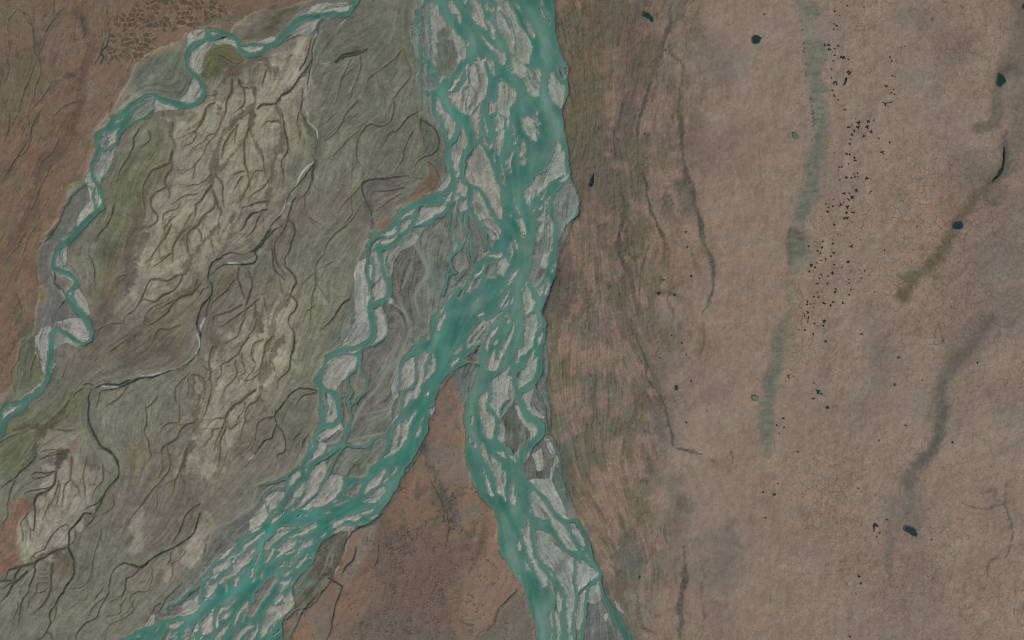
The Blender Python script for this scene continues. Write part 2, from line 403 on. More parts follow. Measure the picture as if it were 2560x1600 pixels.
B 2010,240 2060,190 2140,160 2100,210 2000,250
B 1900,470 1930,390 2040,320 2110,260 2180,220 2130,300 2060,370 1960,430
B 1680,550 1740,480 1830,430 1790,490 1720,540
B 1750,560 1800,520 1890,475 1880,500 1800,560
B 1540,720 1550,660 1620,620 1750,580 1770,590 1700,680 1640,710
B 1790,580 1840,560 1820,610
B 1630,850 1640,800 1720,740 1790,650 1870,560 1960,470 2100,400 2070,460 1960,580 1860,700 1750,760 1680,840
B 1800,830 1830,780 1880,740 1950,670 1920,720 1870,770 1830,860
B 1440,820 1480,740 1530,690 1510,760 1490,830
B 1540,740 1600,710 1650,720 1600,790 1540,770
B 1470,1010 1470,920 1500,860 1600,840 1610,880 1580,920 1500,1010
B 1520,1030 1580,970 1550,1020
B 1720,900 1735,840 1740,890 1730,920
B 1210,1150 1240,1080 1330,1020 1420,950 1430,1000 1380,1080 1290,1110
B 1220,1185 1300,1130 1380,1110 1400,1090 1360,1180
B 1190,1230 1240,1190 1340,1190 1280,1220
R 1000,1260 1050,1200 1130,1170 1200,1110 1190,1190 1100,1250
G 1290,1000 1330,930 1430,930 1400,960 1330,1010
G 1050,1140 1060,1090 1120,1085 1100,1130
B 780,1340 830,1240 870,1230 850,1320
B 1030,1340 1100,1310 1220,1290 1210,1320 1130,1380 1050,1370
G 950,1530 1000,1420 1040,1370 1070,1400 1020,1530
B 1040,1480 1100,1440 1160,1410 1110,1460
B 1210,1500 1220,1440 1260,1370 1300,1340 1290,1400 1250,1480 1240,1560
B 1420,1460 1430,1390 1430,1300 1480,1240 1540,1190 1590,1145 1570,1220 1550,1300 1570,1370 1550,1420 1490,1450
B 1580,1280 1600,1210 1625,1250 1625,1320 1600,1350
B 1640,1230 1650,1140 1720,1100 1790,1080 1760,1130 1700,1160
B 1680,1260 1700,1200 1800,1140 1780,1200 1730,1260
B 1820,1320 1850,1190 1900,1120 1960,1050 1980,1070 1960,1130 1910,1190 1860,1280 1830,1350
B 1570,1540 1600,1440 1680,1350 1760,1320 1780,1330 1740,1400 1660,1470 1640,1540
B 1810,1540 1860,1410 1960,1340 2010,1310 2030,1350 1980,1400 1900,1470 1870,1540
B 1920,1540 1990,1440 2060,1370 2080,1310 2080,1390 2040,1470 2010,1540
B 1790,1050 1830,1010 1840,1040 1810,1070
B 1350,1400 1370,1340 1390,1330 1390,1390 1360,1410
B 660,1465 700,1445 715,1455
G 890,1395 920,1350 930,1370 900,1400
B 1120,1490 1160,1455 1140,1500
G 1280,1510 1300,1420 1330,1430 1310,1530
B 1920,720 1950,670 1930,730
T 700 500 4.724
C 90,90,85,75,80,60,50,35,28,28 1900,0 1700,30 1560,70 1440,150 1385,230 1310,310 1210,370 1140,390 1090,350 1045,420
C 40,40,50,40,35,35,35,40,40,50,60,60 1220,430 1130,450 1060,500 1035,600 1020,720 1025,830 1050,950 1070,1050 1075,1150 1060,1250 1060,1350 1080,1520
C 50,45,60,50,60,85,50,45,50,60,60,60,60,60 1390,250 1390,330 1410,430 1330,520 1250,560 1160,560 1170,640 1190,750 1230,870 1280,960 1280,1050 1250,1150 1180,1200 1090,1250
C 22,30,30,30 1060,680 1100,780 1100,900 1095,1010
C 28,28,30 1210,430 1320,440 1390,390
C 45,40,40,30 1610,110 1590,220 1540,320 1440,410
C 25,25,25 1390,240 1500,220 1590,190
C 45,40,35,25,20,18 1980,40 1940,150 1830,220 1760,280 1650,290 1560,310
C 9,9,9,9 1200,1200 1210,1310 1250,1400 1290,1520
C 14,10,10 1240,700 1260,800 1275,900
B 1400,220 1450,110 1540,95 1580,130 1560,190 1470,220
B 1600,220 1680,120 1780,50 1880,10 1960,0 1930,110 1840,170 1700,270 1590,285
B 1410,390 1420,310 1500,250 1560,240 1560,290 1500,360 1440,400
B 1210,430 1250,380 1310,340 1380,330 1370,390 1300,435
B 1240,490 1370,440 1370,480 1290,530 1220,520
G 1080,350 1140,390 1060,430
B 1080,640 1140,630 1190,780 1200,850 1170,920 1120,960 1120,800 1075,700
B 1120,1060 1210,940 1250,1030 1240,1110 1110,1200 1100,1100
B 1030,780 1080,780 1090,900 1060,940
B 1220,700 1260,600 1370,560 1420,500 1560,380 1620,420 1580,510 1450,560 1380,620 1330,700 1310,850 1280,900 1240,800
B 920,760 1000,700 1010,850 1040,1010 1050,1110 1050,1200 1040,1530 910,1530 900,1200 900,950
B 1090,1320 1190,1270 1230,1380 1280,1530 1130,1530
T 700 780 4.724
C 60,65,60,60,45,40 1060,-20 1100,100 1110,200 1080,330 1000,420 940,470
C 60,60,65,60,55,50,45,50,55,55,60,55,50,45,45,55,60,50 1080,330 950,380 800,430 650,490 560,560 510,650 470,740 440,820 500,890 600,940 660,1000 700,1100 710,1220 650,1290 560,1330 480,1380 440,1450 420,1530
C 40,40,45,60 480,910 485,1050 500,1200 520,1290
C 28,28,28,28 520,930 540,1050 560,1130 520,1200
C 25,22,18,10 1000,430 900,470 760,500 600,550
C 25,25,25,30,28,22,18,25,22,22,25,35,50 930,490 930,600 900,690 810,760 810,850 840,930 850,980 800,1030 800,1090 820,1150 820,1300 790,1420 760,1530
C 20,18,22,30,25,14,12,12 960,500 955,620 980,740 1030,830 1030,930 950,1000 860,1090 825,1120
C 100,60,40,25,30,30,25,18,15,15 1700,370 1590,460 1480,570 1430,660 1410,780 1390,870 1390,990 1320,1120 1320,1300 1310,1360
C 25,25,30,30,30,28,30,50 1590,510 1610,620 1610,750 1560,880 1480,950 1440,1040 1440,1150 1420,1220
C 40,35,20,12 1830,400 1760,560 1720,680 1690,830
C 9,10,9,8,8,8 1210,0 1270,120 1280,230 1220,330 1130,380 1030,430
B 500,640 560,590 680,540 800,510 880,500 910,520 900,640 850,700 780,770 700,830 650,920 590,900 500,830 480,760
B 570,960 620,970 680,1090 700,1200 660,1270 550,1310 570,1180 600,1050
B 830,450 980,410 940,450 840,480
B 720,440 830,370 960,340 1030,280 1040,170 1050,0 910,0 910,100 790,340
B 1090,0 1210,0 1270,150 1250,270 1120,350 1080,380 1130,230 1130,120
B 1440,700 1500,600 1590,540 1590,650 1600,760 1560,850 1470,910 1410,920
B 1460,980 1540,920 1640,850 1640,930 1560,1080 1480,1180 1450,1190 1460,1080
B 1320,1330 1400,1210 1430,1200 1400,1290 1340,1340
B 1330,880 1380,800 1380,980 1350,1050 1330,990
B 1630,520 1690,480 1740,500 1720,620 1690,800 1640,860 1620,700
B 1740,700 1810,500 1830,620 1800,720 1700,810
B 490,960 510,990 500,1060 490,1010
B 510,1200 540,1130 560,1150 530,1210
B 915,560 940,560 935,610
C 6,8,6 620,1080 600,1140 590,1180
C 5,7,6 770,1020 700,1000 650,960
T 400 0 4.724
C 35,50,70,60,55,60,70,85,85,72,55,40,40,60,60,50,60,55,60,60,45,40,50,55,55,55,55,65,50,45,50 2370,-60 2290,70 2210,150 2100,170 1950,185 1800,190 1650,230 1530,320 1430,430 1390,500 1280,560 1130,640 1030,640 950,570 900,480 820,420 700,425 580,465 450,510 360,565 325,650 330,760 400,880 480,960 525,1080 480,1180 380,1235 250,1240 100,1200 0,1160 -60,1130
C 30,35,35,45 540,372 640,365 760,390 860,450
C 35,35,30,40 950,520 1100,520 1260,535 1390,510
W 520,400 600,390 720,420 620,450 540,460
C 14,10,8 1920,230 1870,270 1840,350
C 12,12,9,8 2250,50 2100,50 2000,80 1900,130
B 1730,170 1850,60 1950,50 2080,60 2180,50 2255,65 2230,100 2170,132 2050,125 1900,145
B 1900,200 2040,190 1980,225
B 1470,480 1510,400 1570,310 1700,260 1830,235 1890,250 1850,300 1830,340 1740,400 1660,390 1560,430
B 990,560 1050,540 1210,545 1160,600 1060,635 1010,610
B 1190,500 1330,450 1360,470 1280,500
B 330,540 340,440 390,370 540,385 525,430 440,470 380,515
B 580,390 640,385 700,410 620,410
B 650,480 740,460 840,470 900,540 905,565 850,535 760,515 690,515
B 345,660 400,580 450,545 560,500 640,490 600,560 540,600 500,700 490,830 460,850 390,790 350,730
B 390,910 430,940 475,1010 495,1080 485,1140 430,1185 340,1210 290,1210 240,1180 320,1110 360,1010
B 0,1200 60,1220 200,1270 120,1280 0,1300
T 0 0 4.724
C 55,60,60,55,40,35,55,70,75,70,80,100 2362,1180 2250,1240 2100,1230 1960,1180 1830,1130 1750,1120 1640,1180 1580,1230 1500,1290 1420,1340 1330,1420 1270,1520
C 60,50,60,80 1560,1240 1530,1330 1480,1440 1430,1530
C 14,18,25,20,30 1820,1160 1800,1290 1720,1370 1600,1420 1500,1480
H 1570,1280 1640,1190 1740,1140 1810,1155 1795,1280 1740,1330 1600,1385 1560,1380
B 1820,1200 1850,1165 1920,1195 1980,1235 2090,1272 1980,1275 1880,1290 1830,1320
B 1350,1400 1420,1320 1440,1330 1390,1440
G 1400,1420 1500,1330 1500,1370 1420,1460
B 1360,1480 1390,1450 1395,1470 1370,1490
T 0 280 4.724
C 80,60,55,42,38,38,40,60,60,60,50,45,45,40,38,50,60,70,75,75,70 1500,0 1460,90 1420,200 1390,290 1370,370 1280,410 1190,440 1140,470 1130,560 1090,640 1100,740 1140,830 1180,900 1205,980 1225,1050 1200,1140 1130,1200 1040,1280 940,1360 860,1440 800,1530
C 70,60,65,60,55,55 1420,130 1320,190 1220,220 1160,280 1140,380 1140,470
C 10,18,20,20,20 1130,880 1110,930 1105,1000 1115,1080 1130,1150
C 12,12,12 1030,860 1080,900 1110,925
C 12,13,14,12,12,10 1040,840 900,930 800,1040 730,1150 700,1290 560,1450
C 10,12,10 1350,400 1330,540 1200,800
B 1405,195 1385,255 1345,335 1280,370 1200,415 1190,380 1170,350 1190,310 1280,260
G 1200,330 1270,270 1280,340 1220,400
B 1180,490 1260,450 1370,385 1340,480 1330,570 1250,700 1200,790 1180,850 1140,770 1128,690 1135,590
B 1040,760 1060,730 1110,820 1115,880 1100,910 1050,860 1030,820
B 1060,890 1080,1000 1095,1080 1090,1110
B 1135,900 1180,980 1198,1060 1160,1140 1135,1100 1125,960
B 910,1340 930,1260 980,1180 1080,1060 1100,1120 1100,1180 1020,1260
B 1350,130 1380,120 1390,150 1365,160
B 1220,250 1250,230 1240,265
T 0 560 4.724
C 80,80,65,50,40,45,65,60,55,60,50,35,40,60,70,60,50,50,50,50,55,45,42,50,55,60 1000,0 880,110 760,220 690,290 630,380 620,470 680,530 800,570 880,630 900,680 860,750 800,810 800,890 870,970 970,1060 1040,1140 1070,1220 1085,1300 1060,1370 960,1395 860,1350 740,1270 670,1235 620,1290 600,1400 590,1530
C 25,30,32 700,320 710,410 750,490
C 30,30,32,30 860,760 850,850 900,960 960,1010
B 625,430 650,380 690,400 710,450 690,480 640,470
B 720,430 740,330 780,260 790,400 770,480
B 640,560 760,580 875,630 865,690 840,720 750,640 660,600
B 860,830 910,750 940,830 1000,920 1040,1000 960,990 900,940
B 800,830 820,810 840,900 890,960 840,930 805,880
B 700,1170 900,1120 1010,1130 1050,1250 1050,1330 1010,1365 900,1320 760,1240
B 640,1460 640,1330 670,1260 760,1330 850,1400 940,1410 890,1440 750,1400
B 430,1530 440,1350 520,1240 600,1220 590,1330 570,1420 550,1530
B 980,1000 1040,1010 1060,1060 1030,1060
B 760,180 830,130 850,120 820,170 750,210
B 690,350 705,325 715,330 700,360
T 0 840 4.724
C 55,60,70,60,60,70,60,40,35,40,45,45 610,-20 590,150 585,350 560,500 500,600 400,680 280,760 170,790 90,810 30,860 10,950 -20,1050
C 50,55,60,70,60,50 300,770 270,830 150,920 60,1000 20,1080 -40,1250
B 240,750 350,660 450,600 550,490 530,560 480,630 330,705
B 40,960 45,870 100,820 200,810 270,785 260,825 160,895 60,950
B 430,0 550,-10 550,300 548,440 520,340 440,200
B 620,0 780,30 720,90 640,130
B 620,310 660,330 640,370 620,420
B 330,770 345,745 340,770
'''
LAND = '''
T 0 0 0.945
Z COR 985,-90 980,20 983,180 990,260 1000,300 1035,320 1055,350 1050,400 1020,445 950,490 895,540 868,560 860,620 840,690 800,760 775,800 790,830 770,850 750,900 765,960 765,1010 750,1040 720,1090 680,1130 620,1150 600,1200 540,1240 500,1290 440,1370 400,1400 330,1480 220,1600 670,1640 690,1500 720,1440 760,1390 790,1330 830,1250 880,1235 930,1150 1000,1060 1010,970 1070,878 1085,905 1100,960 1110,1010 1110,1120 1150,1180 1170,1210 1185,1300 1240,1400 1285,1520 1340,1700 1600,1700 1500,1512 1440,1410 1400,1335 1345,1170 1322,1080 1305,1030 1292,940 1290,850 1290,720 1310,640 1350,530 1365,480 1340,420 1340,310 1325,250 1340,200 1330,150 1310,60 1300,-90
Z NW -170,-130 900,-130 790,-10 700,10 650,25 600,30 560,60 530,100 470,90 440,80 425,100 400,110 340,130 322,150 310,190 285,220 270,260 240,290 228,330 210,380 190,430 170,440 150,490 125,530 95,590 90,640 90,700 85,740 75,790 50,800 42,850 30,900 10,930 -170,940
Z HEAD 1072,882 1088,905 1102,960 1112,1010 1112,1120 1152,1180 1172,1210 1187,1300 1240,1400 1290,1515 1340,1700 640,1700 690,1500 720,1440 765,1390 795,1330 835,1250 882,1235 932,1150 1002,1060 1008,970
Z EAST 1300,-130 1312,60 1332,150 1342,200 1327,250 1342,310 1342,420 1367,480 1352,530 1312,640 1292,720 1292,850 1294,940 1307,1030 1324,1080 1347,1170 1402,1335 1442,1410 1502,1512 1610,1720 2720,1720 2720,-130
P 121,119,103 45 .8 200,700 330,420 420,270 560,180 730,90 735,260 690,400 640,560 520,620 420,760 330,800
P 119,117,101 40 .7 420,1130 440,960 520,800 640,690 720,640 760,760 700,900 640,1000 540,1120
P 133,132,117 18 .95 545,245 610,190 720,110 722,190 660,250 640,330 620,420 610,480 540,520 480,600 420,640 330,690 270,640 330,520 400,420 400,310
P 131,130,115 20 .85 440,300 540,250 600,300 560,400 500,480 470,560 420,620 300,660 250,620 330,500 410,400
P 137,136,120 14 .9 432,1110 450,1060 475,1000 480,900 560,800 640,770 690,690 690,760 660,860 600,920 570,1000 520,1070 490,1130
P 134,134,118 18 .6 560,800 640,770 700,800 690,850 620,900 560,940
P 137,136,122 12 .85 42,1310 50,1260 95,1180 110,1110 170,1080 205,1110 205,1190 170,1270 120,1310
P 142,140,126 6 .8 480,1270 495,1245 492,1215 470,1240 440,1300 430,1330 450,1330
P 140,138,124 6 .8 318,1215 330,1210 325,1240 312,1250
P 140,138,124 6 .7 318,1300 330,1280 328,1265 312,1290
P 136,134,116 7 .7 400,1330 420,1300 400,1360
P 94,99,78 16 .7 225,560 250,450 300,380 370,300 400,330 400,420 350,480 330,560 260,640 230,700 220,640
P 92,86,70 16 .6 230,680 280,560 330,480 340,560 300,640 270,760 220,850 190,900
P 92,97,76 20 .7 0,1030 100,950 170,920 250,900 200,970 100,1060 0,1120
P 98,92,74 24 .55 240,860 420,860 460,760 500,640 420,740 300,780
P 112,100,66 22 .5 290,1090 330,1040 370,1040 350,1110 300,1140
P 98,102,90 24 .6 740,0 980,0 985,180 990,280 900,300 780,200 740,120
P 99,101,89 24 .5 860,250 1000,290 1050,360 1000,420 900,420
P 101,99,89 18 .6 640,960 760,920 755,1020 700,1110 620,1150 600,1100
P 100,98,90 10 .6 800,740 860,620 850,700 800,780 780,830 770,800
P 104,100,86 22 .5 380,1180 560,1120 640,1020 560,1180 420,1290 300,1380
T 700 500 4.724
P 92,91,83 9 .85 1330,740 1450,590 1590,530 1650,640 1720,750 1710,920 1620,1030 1590,1150 1640,1380 1500,1530 1280,1500 1230,1300 1330,1150 1310,950
P 98,93,84 7 .6 1240,1300 1330,1200 1450,1360 1480,1530 1290,1520
P 130,78,52 6 .8 1130,330 1180,260 1260,200 1340,180 1330,250 1240,320 1180,350
T 780 120 3.2875
P 110,88,66 6 .8 1000,990 1040,1060 1040,1120 960,1200 860,1250 760,1290 800,1220 900,1100
P 86,92,84 6 .75 850,580 900,560 1000,640 1045,740 1030,840 980,880 920,860 880,760 900,660
P 90,94,88 8 .6 1050,640 1100,760 1110,1010 1050,1000 960,920 1030,850 1060,760
P 92,97,90 6 .6 440,1110 640,1080 740,1090 720,1150 560,1180 470,1250 490,1440 430,1260
T 400 0 4.724
P 84,86,64 7 .85 490,880 520,700 560,620 700,560 850,560 960,640 1000,690 960,760 880,790 760,800 700,900 540,950
P 92,82,66 6 .85 700,830 860,780 960,780 1090,690 1170,670 1130,720 1040,790 980,830 960,900 760,910
P 88,91,74 7 .8 1640,90 1560,70 1370,70 1200,180 1080,330 960,450 1100,490 1330,450 1420,400 1560,240
P 96,99,92 6 .7 1780,0 1660,90 1580,230 1720,140 1900,60 2240,40 2300,-20
P 88,96,88 8 .7 200,470 320,450 330,560 300,760 400,960 300,1080 120,1180 0,1140 -300,1080 -330,1000 -330,880 -240,760 0,640 180,600
P 104,108,104 3 .5 -150,950 -90,890 -60,900 -120,980
P 142,140,126 7 .6 1650,470 1700,640 1640,800 1690,420 1740,440
T 0 280 4.724
P 88,91,74 8 .75 1040,690 960,740 880,770 820,850 800,980 960,880 1030,830
P 95,98,92 7 .8 1030,830 1100,1060 980,1180 910,1340 860,1440 780,1512 560,1450 700,1270 740,1130
T 0 560 4.724
P 95,98,95 9 .8 660,0 860,80 700,280 620,380 640,560 650,680 720,780 790,900 640,1070 600,1200 400,1230 460,1110 520,900 480,440 450,300 480,240
P 92,96,92 6 .7 640,1070 780,900 920,1080 780,1140 660,1180
P 120,108,70 4 .7 430,800 500,640 560,800 530,900 450,960
P 100,98,92 4 .8 650,660 740,650 850,740 720,780
P 88,94,76 8 .7 230,1290 380,1160 470,1230 440,1350 430,1530 240,1530
T 0 840 4.724
P 88,94,76 9 .7 230,0 440,0 440,200 530,340 540,440 450,560 180,650 130,500 200,300
P 84,78,64 8 .75 430,1220 480,1110 600,1030 700,1030 560,1150 460,1220
P 122,86,70 5 .6 860,1240 950,1180 930,1290 800,1400 720,1530 680,1530
P 134,133,117 16 .6 500,1200 700,1110 900,1120 820,1230 640,1340 470,1360
T 0 1120 4.724
P 124,90,70 7 .9 110,680 200,600 330,570 360,640 340,760 280,850 210,950 200,1100 235,1350 100,1470 -40,1520 -100,980 60,880 130,800
P 88,94,74 10 .6 0,0 430,0 330,200 200,300 100,390 0,330
P 100,84,64 8 .5 680,1350 820,1250 840,1512 640,1512
T 1000 1200 3.78
P 104,88,76 45 .8 -200,350 200,420 480,480 760,430 790,520 750,640 650,820 560,1060 600,1180 560,1350 560,1700 -600,1700 -450,1000
P 132,107,90 20 .7 590,900 760,720 830,340 910,420 905,560 940,680 1000,760 1120,980 1000,1080 930,1190 880,1370 720,1420 640,1360 580,1290 600,1100
P 105,101,92 9 .85 930,1220 1060,1080 1180,1080 1250,1280 1330,1700 720,1700 760,1430 880,1380
P 80,79,74 16 .8 360,110 430,70 550,90 555,200 500,330 440,410 420,260 340,160
P 112,106,94 12 .6 560,200 700,180 880,320 700,350 560,420 500,460
T 1000 900 4.724
P 130,100,83 8 .85 500,250 620,130 640,260 690,400 740,600 750,800 640,1000 560,1000 400,900 340,800 350,700 400,600 410,450
P 92,104,98 5 .9 620,130 760,30 950,20 900,200 860,330 800,450 780,560 740,600 690,400 650,300
P 116,104,92 8 .6 200,1060 310,900 400,980 700,1050 830,1380 760,1512 400,1300
P 99,99,95 6 .85 1470,1200 1500,1100 1580,1010 1680,940 1720,930 1800,960 1830,1080 1840,1200 1800,1300 1790,1512 1600,1512 1500,1390 1460,1270
P 99,100,97 5 .7 1520,560 1560,300 1640,330 1690,480 1700,640 1640,640
P 86,102,94 7 .85 1660,60 1740,-60 1750,400 1740,800 1850,960 1950,1000 2010,1140 2030,1300 2030,1560 1780,1560 1830,1300 1850,1150 1800,950 1720,820 1700,500 1650,250
T 1000 1200 3.78
P 86,102,94 8 .85 1400,-60 1640,-60 1625,200 1590,300 1500,150
P 95,100,98 8 .85 1790,1180 1880,1130 1940,1250 2010,1400 2090,1620 1780,1620
P 97,100,96 6 .7 1450,760 1540,730 1560,850 1540,940 1500,950 1450,830
P 94,94,88 6 .7 1880,920 2000,1000 1960,1100 2080,1150 2000,1170 1900,1060
P 100,103,96 7 .7 1500,200 1580,230 1640,330 1590,370
T 600 1280 4.724
P 90,85,73 6 .85 960,380 1120,230 1280,210 1300,300 1220,460 1180,600 1080,760 820,790 820,640 900,540 930,430
P 96,91,78 6 .8 620,1000 820,860 1060,800 1000,900 900,1040 780,1130 560,1250 450,1290 640,1150
P 118,114,103 8 .7 1380,330 1500,160 1640,60 1560,400 1500,560 1380,700 1180,900 1100,1100 1080,1000 1250,700 1340,560
P 112,106,96 9 .6 700,1150 1050,900 1150,950 1090,1280 1050,1460 1020,1600 760,1600 860,1350
P 130,96,74 8 .8 480,1290 660,1180 720,1200 600,1400 560,1700 320,1700 400,1420
P 128,98,80 14 .8 1090,1400 1200,1050 1420,750 1590,560 1620,700 1660,880 1560,1100 1380,1260 1200,1440 1150,1700 1020,1700
P 98,103,94 6 .7 640,950 700,780 830,620 850,680 780,860 680,1000
T 200 1280 4.724
P 98,94,90 8 .7 1430,620 1520,400 1600,250 1800,100 1900,60 2000,10 2010,200 1900,350 1780,450 1600,580 1450,700
P 96,95,88 7 .6 1040,1060 1130,940 1400,800 1400,850 1250,950 1100,1060
P 96,94,90 7 .7 780,1330 830,1200 1000,1130 980,1260
T 600 1000 4.724
P 88,92,80 7 .75 1290,700 1540,640 1560,800 1480,860 1280,850 1240,780
P 90,94,82 7 .7 1500,300 1740,200 1760,330 1600,420 1450,420
P 108,98,88 8 .7 1300,420 1380,200 1500,100 1760,60 1780,180 1560,230 1480,330 1380,420
P 112,93,72 5 .6 1205,150 1230,60 1275,60 1270,180 1230,250
P 102,98,92 7 .6 170,1060 330,980 330,1050 200,1230 160,1290
T 700 780 4.724
P 104,97,87 9 .75 970,560 1130,390 1290,250 1400,60 1530,180 1400,500 1200,700 1100,860 1000,780
P 106,98,88 9 .7 870,1100 1050,850 1250,750 1330,750 1320,1080 1130,1180 950,1240
P 112,98,72 5 .7 850,860 950,800 1010,880 930,960 880,1000
P 104,96,86 6 .7 660,920 790,820 830,950 790,1040 700,1010
P 114,92,72 4 .6 730,1160 800,1120 810,1220 760,1260
T 400 560 4.724
P 96,90,82 6 .6 800,360 900,330 1080,330 1100,390 1000,430 850,420
P 96,92,84 8 .5 600,880 620,780 600,980 520,1200 440,1260 480,1060
P 92,88,72 16 .5 620,560 900,540 860,700 640,940 600,800
T 1920 0 3.78
P 98,104,90 6 .62 250,0 330,10 450,40 500,150 400,170 330,120
P 100,105,91 9 .6 330,380 480,400 560,500 520,680 580,900 570,1000 580,1200 560,1400 540,1530 400,1530 420,1300 430,1100 390,900 350,650 330,520
P 108,96,84 40 .6 1300,150 1700,200 1900,400 1700,600 1500,300
P 104,92,78 30 .6 2340,-60 2700,-60 2700,1530 2240,1530 2260,1000 2300,700 2380,500
T 1920 400 3.78
P 100,105,91 9 .6 370,10 480,0 500,120 480,260 530,340 430,430 380,520 360,590 270,560 260,480 280,380 340,200
P 88,96,82 5 .8 175,680 210,630 280,650 350,740 330,900 260,960 210,990 190,900 175,800
P 104,106,94 10 .5 330,700 480,830 420,920 260,970
P 112,98,84 40 .7 1600,-40 2250,-40 2250,300 1900,400 1750,550 1650,500
P 110,98,86 50 .5 2100,300 2700,200 2700,1530 1900,1530 1600,1100 1800,800
T 1360 800 3.78
P 98,103,89 7 .62 2230,20 2330,60 2290,150 2260,330 2200,600 2170,900 2150,1100 2130,1200 2080,1180 2030,1050 2030,900 2070,700 2080,550 2150,350 2150,200
P 120,106,92 40 .7 900,0 1300,0 1300,600 1180,900 1000,500
P 102,92,82 14 .7 920,700 1100,780 1150,900 1180,1130 1050,1100 950,900
P 103,99,92 18 .6 280,500 500,600 560,800 480,780 350,600
P 103,99,92 16 .6 450,40 700,40 620,200 500,180 380,240
P 98,100,94 10 .6 600,500 660,420 660,560 600,570
T 1360 1200 3.78
P 94,100,94 10 .85 620,720 800,560 920,680 890,1010 850,1010 780,900
P 100,98,90 16 .6 680,520 820,420 900,600 800,640 660,640
P 92,82,68 6 .7 590,780 660,800 790,940 850,1020 780,1000 680,900
P 90,98,90 8 .7 640,1040 750,1060 740,1180 700,1160
P 102,92,80 30 .55 1130,0 1320,0 1340,500 1250,1000 1150,900
P 106,95,82 40 .6 1480,900 1600,500 1830,400 1830,900 1700,1100 1600,1000
P 97,98,84 12 .5 1740,380 1850,420 1830,640 1760,640
P 108,98,86 40 .5 1500,1050 1850,1250 1750,1560 1500,1560
T 1360 0 3.78
P 95,87,73 26 .8 200,40 330,30 700,-40 1040,0 1030,300 1000,600 960,850 900,1100 890,1560 600,1560 650,1000 640,500 420,200
P 98,92,76 24 .75 130,60 560,60 620,500 600,1100 640,1560 240,1560 170,1100 230,700 110,400
P 132,102,82 7 .7 105,90 330,20 200,120 150,260 110,300
P 126,104,86 12 .6 540,420 640,440 640,680 560,660
P 130,112,97 20 .7 1000,600 1200,520 1330,800 1290,1500 900,1560 930,1100
P 112,98,82 30 .5 1350,300 1800,400 1850,800 1500,800
P 112,96,84 40 .6 1330,1000 1500,1200 1900,1250 1900,1560 1330,1560
P 110,108,98 10 .6 1220,60 1330,30 1350,100 1250,220 1200,250
T 1360 400 3.78
P 104,90,72 26 .75 240,-20 700,-60 760,200 690,420 620,560 460,560 330,500 310,300
P 116,104,84 12 .65 230,640 450,600 480,740 500,900 380,1060 300,1000 280,800
P 92,82,74 10 .75 150,760 250,760 300,1000 320,1200 200,1450 60,1530 -40,1400 100,1100
P 88,90,80 12 .65 60,1250 200,1150 290,1250 200,1400 60,1500
P 96,86,76 12 .7 470,600 600,600 700,880 760,1200 800,1400 700,1560 680,1300 640,1060 560,860
P 112,104,92 18 .6 500,1000 640,900 660,1150 700,1400 640,1560 440,1500
P 90,92,80 7 .7 1230,180 1340,150 1400,260 1430,340 1380,500 1330,480 1290,330 1240,260
P 96,92,82 8 .8 1160,340 1200,330 1230,440 1240,530 1180,540 1150,420
P 128,112,97 30 .5 960,200 1200,200 1300,560 1100,560
P 126,106,86 8 .5 700,900 760,1100 830,1200 800,1560 760,1530 740,1200
T 1920 800 3.78
P 114,100,88 36 .6 1130,0 1200,60 1100,500 1060,700 820,1000 800,860 950,640 1000,300
P 106,94,84 34 .6 1850,-40 2300,-40 1900,400 1700,700 1640,850 1500,900 1600,500
P 112,103,90 30 .3 2000,650 2500,400 2500,1000 2200,1000
T 1920 1200 3.78
P 108,97,85 26 .6 1200,-40 1460,-40 1460,480 1350,560 1180,560
P 112,101,88 40 .45 1180,600 1550,600 1600,850 1400,1100 1100,1100 1100,800
P 112,103,92 40 .3 1100,1100 1600,1000 1700,1560 1000,1560
P 112,103,92 30 .25 400,650 700,650 700,950 400,950
T 0 0 4.724
P 132,106,88 14 .6 1560,780 1900,640 2100,560 2150,440 2300,340 2360,200 2000,250 1700,650 1400,1000 1330,1330 1250,1300
P 92,78,66 10 .5 870,60 960,100 1000,300 1090,450 1090,700 1000,880 1000,1000 920,1000 920,860 1020,700 1000,450 880,250
P 104,96,76 12 .5 1130,420 1300,200 1300,560 1230,760 1150,760
P 102,92,76 26 .5 0,700 400,600 480,900 200,1512 0,1512
P 118,100,84 18 .5 460,400 680,380 760,600 640,900 500,880
D 19 6 94,77,64 .75 900,130 960,280 1050,430 1060,560 1050,700 980,870 980,1050 930,1250 870,1420 850,1530
D 9 5 90,76,66 .7 980,870 850,900 740,940 620,1060 520,1160
D 6 5 88,78,66 .7 760,90 640,220 540,380 470,520 460,620
T 0 280 4.724
D 22 12 96,78,66 .6 850,0 800,250 700,480 460,700 450,900 380,1150 270,1350 150,1560
D 12 10 96,80,68 .5 600,300 640,420 500,560 420,700
D 6 4 84,78,66 .75 450,30 380,170 330,330 230,480 100,690 20,830
P 134,106,88 16 .6 560,1440 690,1200 800,900 960,700 1040,450 1100,250 900,300 850,700 700,1000 520,1300
T 0 560 4.724
P 128,98,82 14 .5 250,500 430,330 420,800 330,1050 200,1000
D 10 8 98,78,66 .5 300,130 160,300 20,330
D 5 4 92,74,62 .7 460,1110 320,1180 210,1330 150,1470 60,1560
D 14 6 92,90,76 .5 480,250 490,440 480,650 520,740
T 1360 0 3.78
D 6,6,7,14,15,13,11,5,7,6,7,4,4 3 72,72,67 .85 1220,20 1190,100 1200,240 1150,340 1110,440 1070,560 1040,640 1000,760 970,900 930,1030 890,1190 885,1450 895,1530
D 8,6,10,13,8,9 3 76,78,70 .8 1280,830 1280,1000 1290,1100 1300,1220 1310,1400 1310,1530
D 4 3 84,80,72 .7 1370,60 1400,20 1460,-20
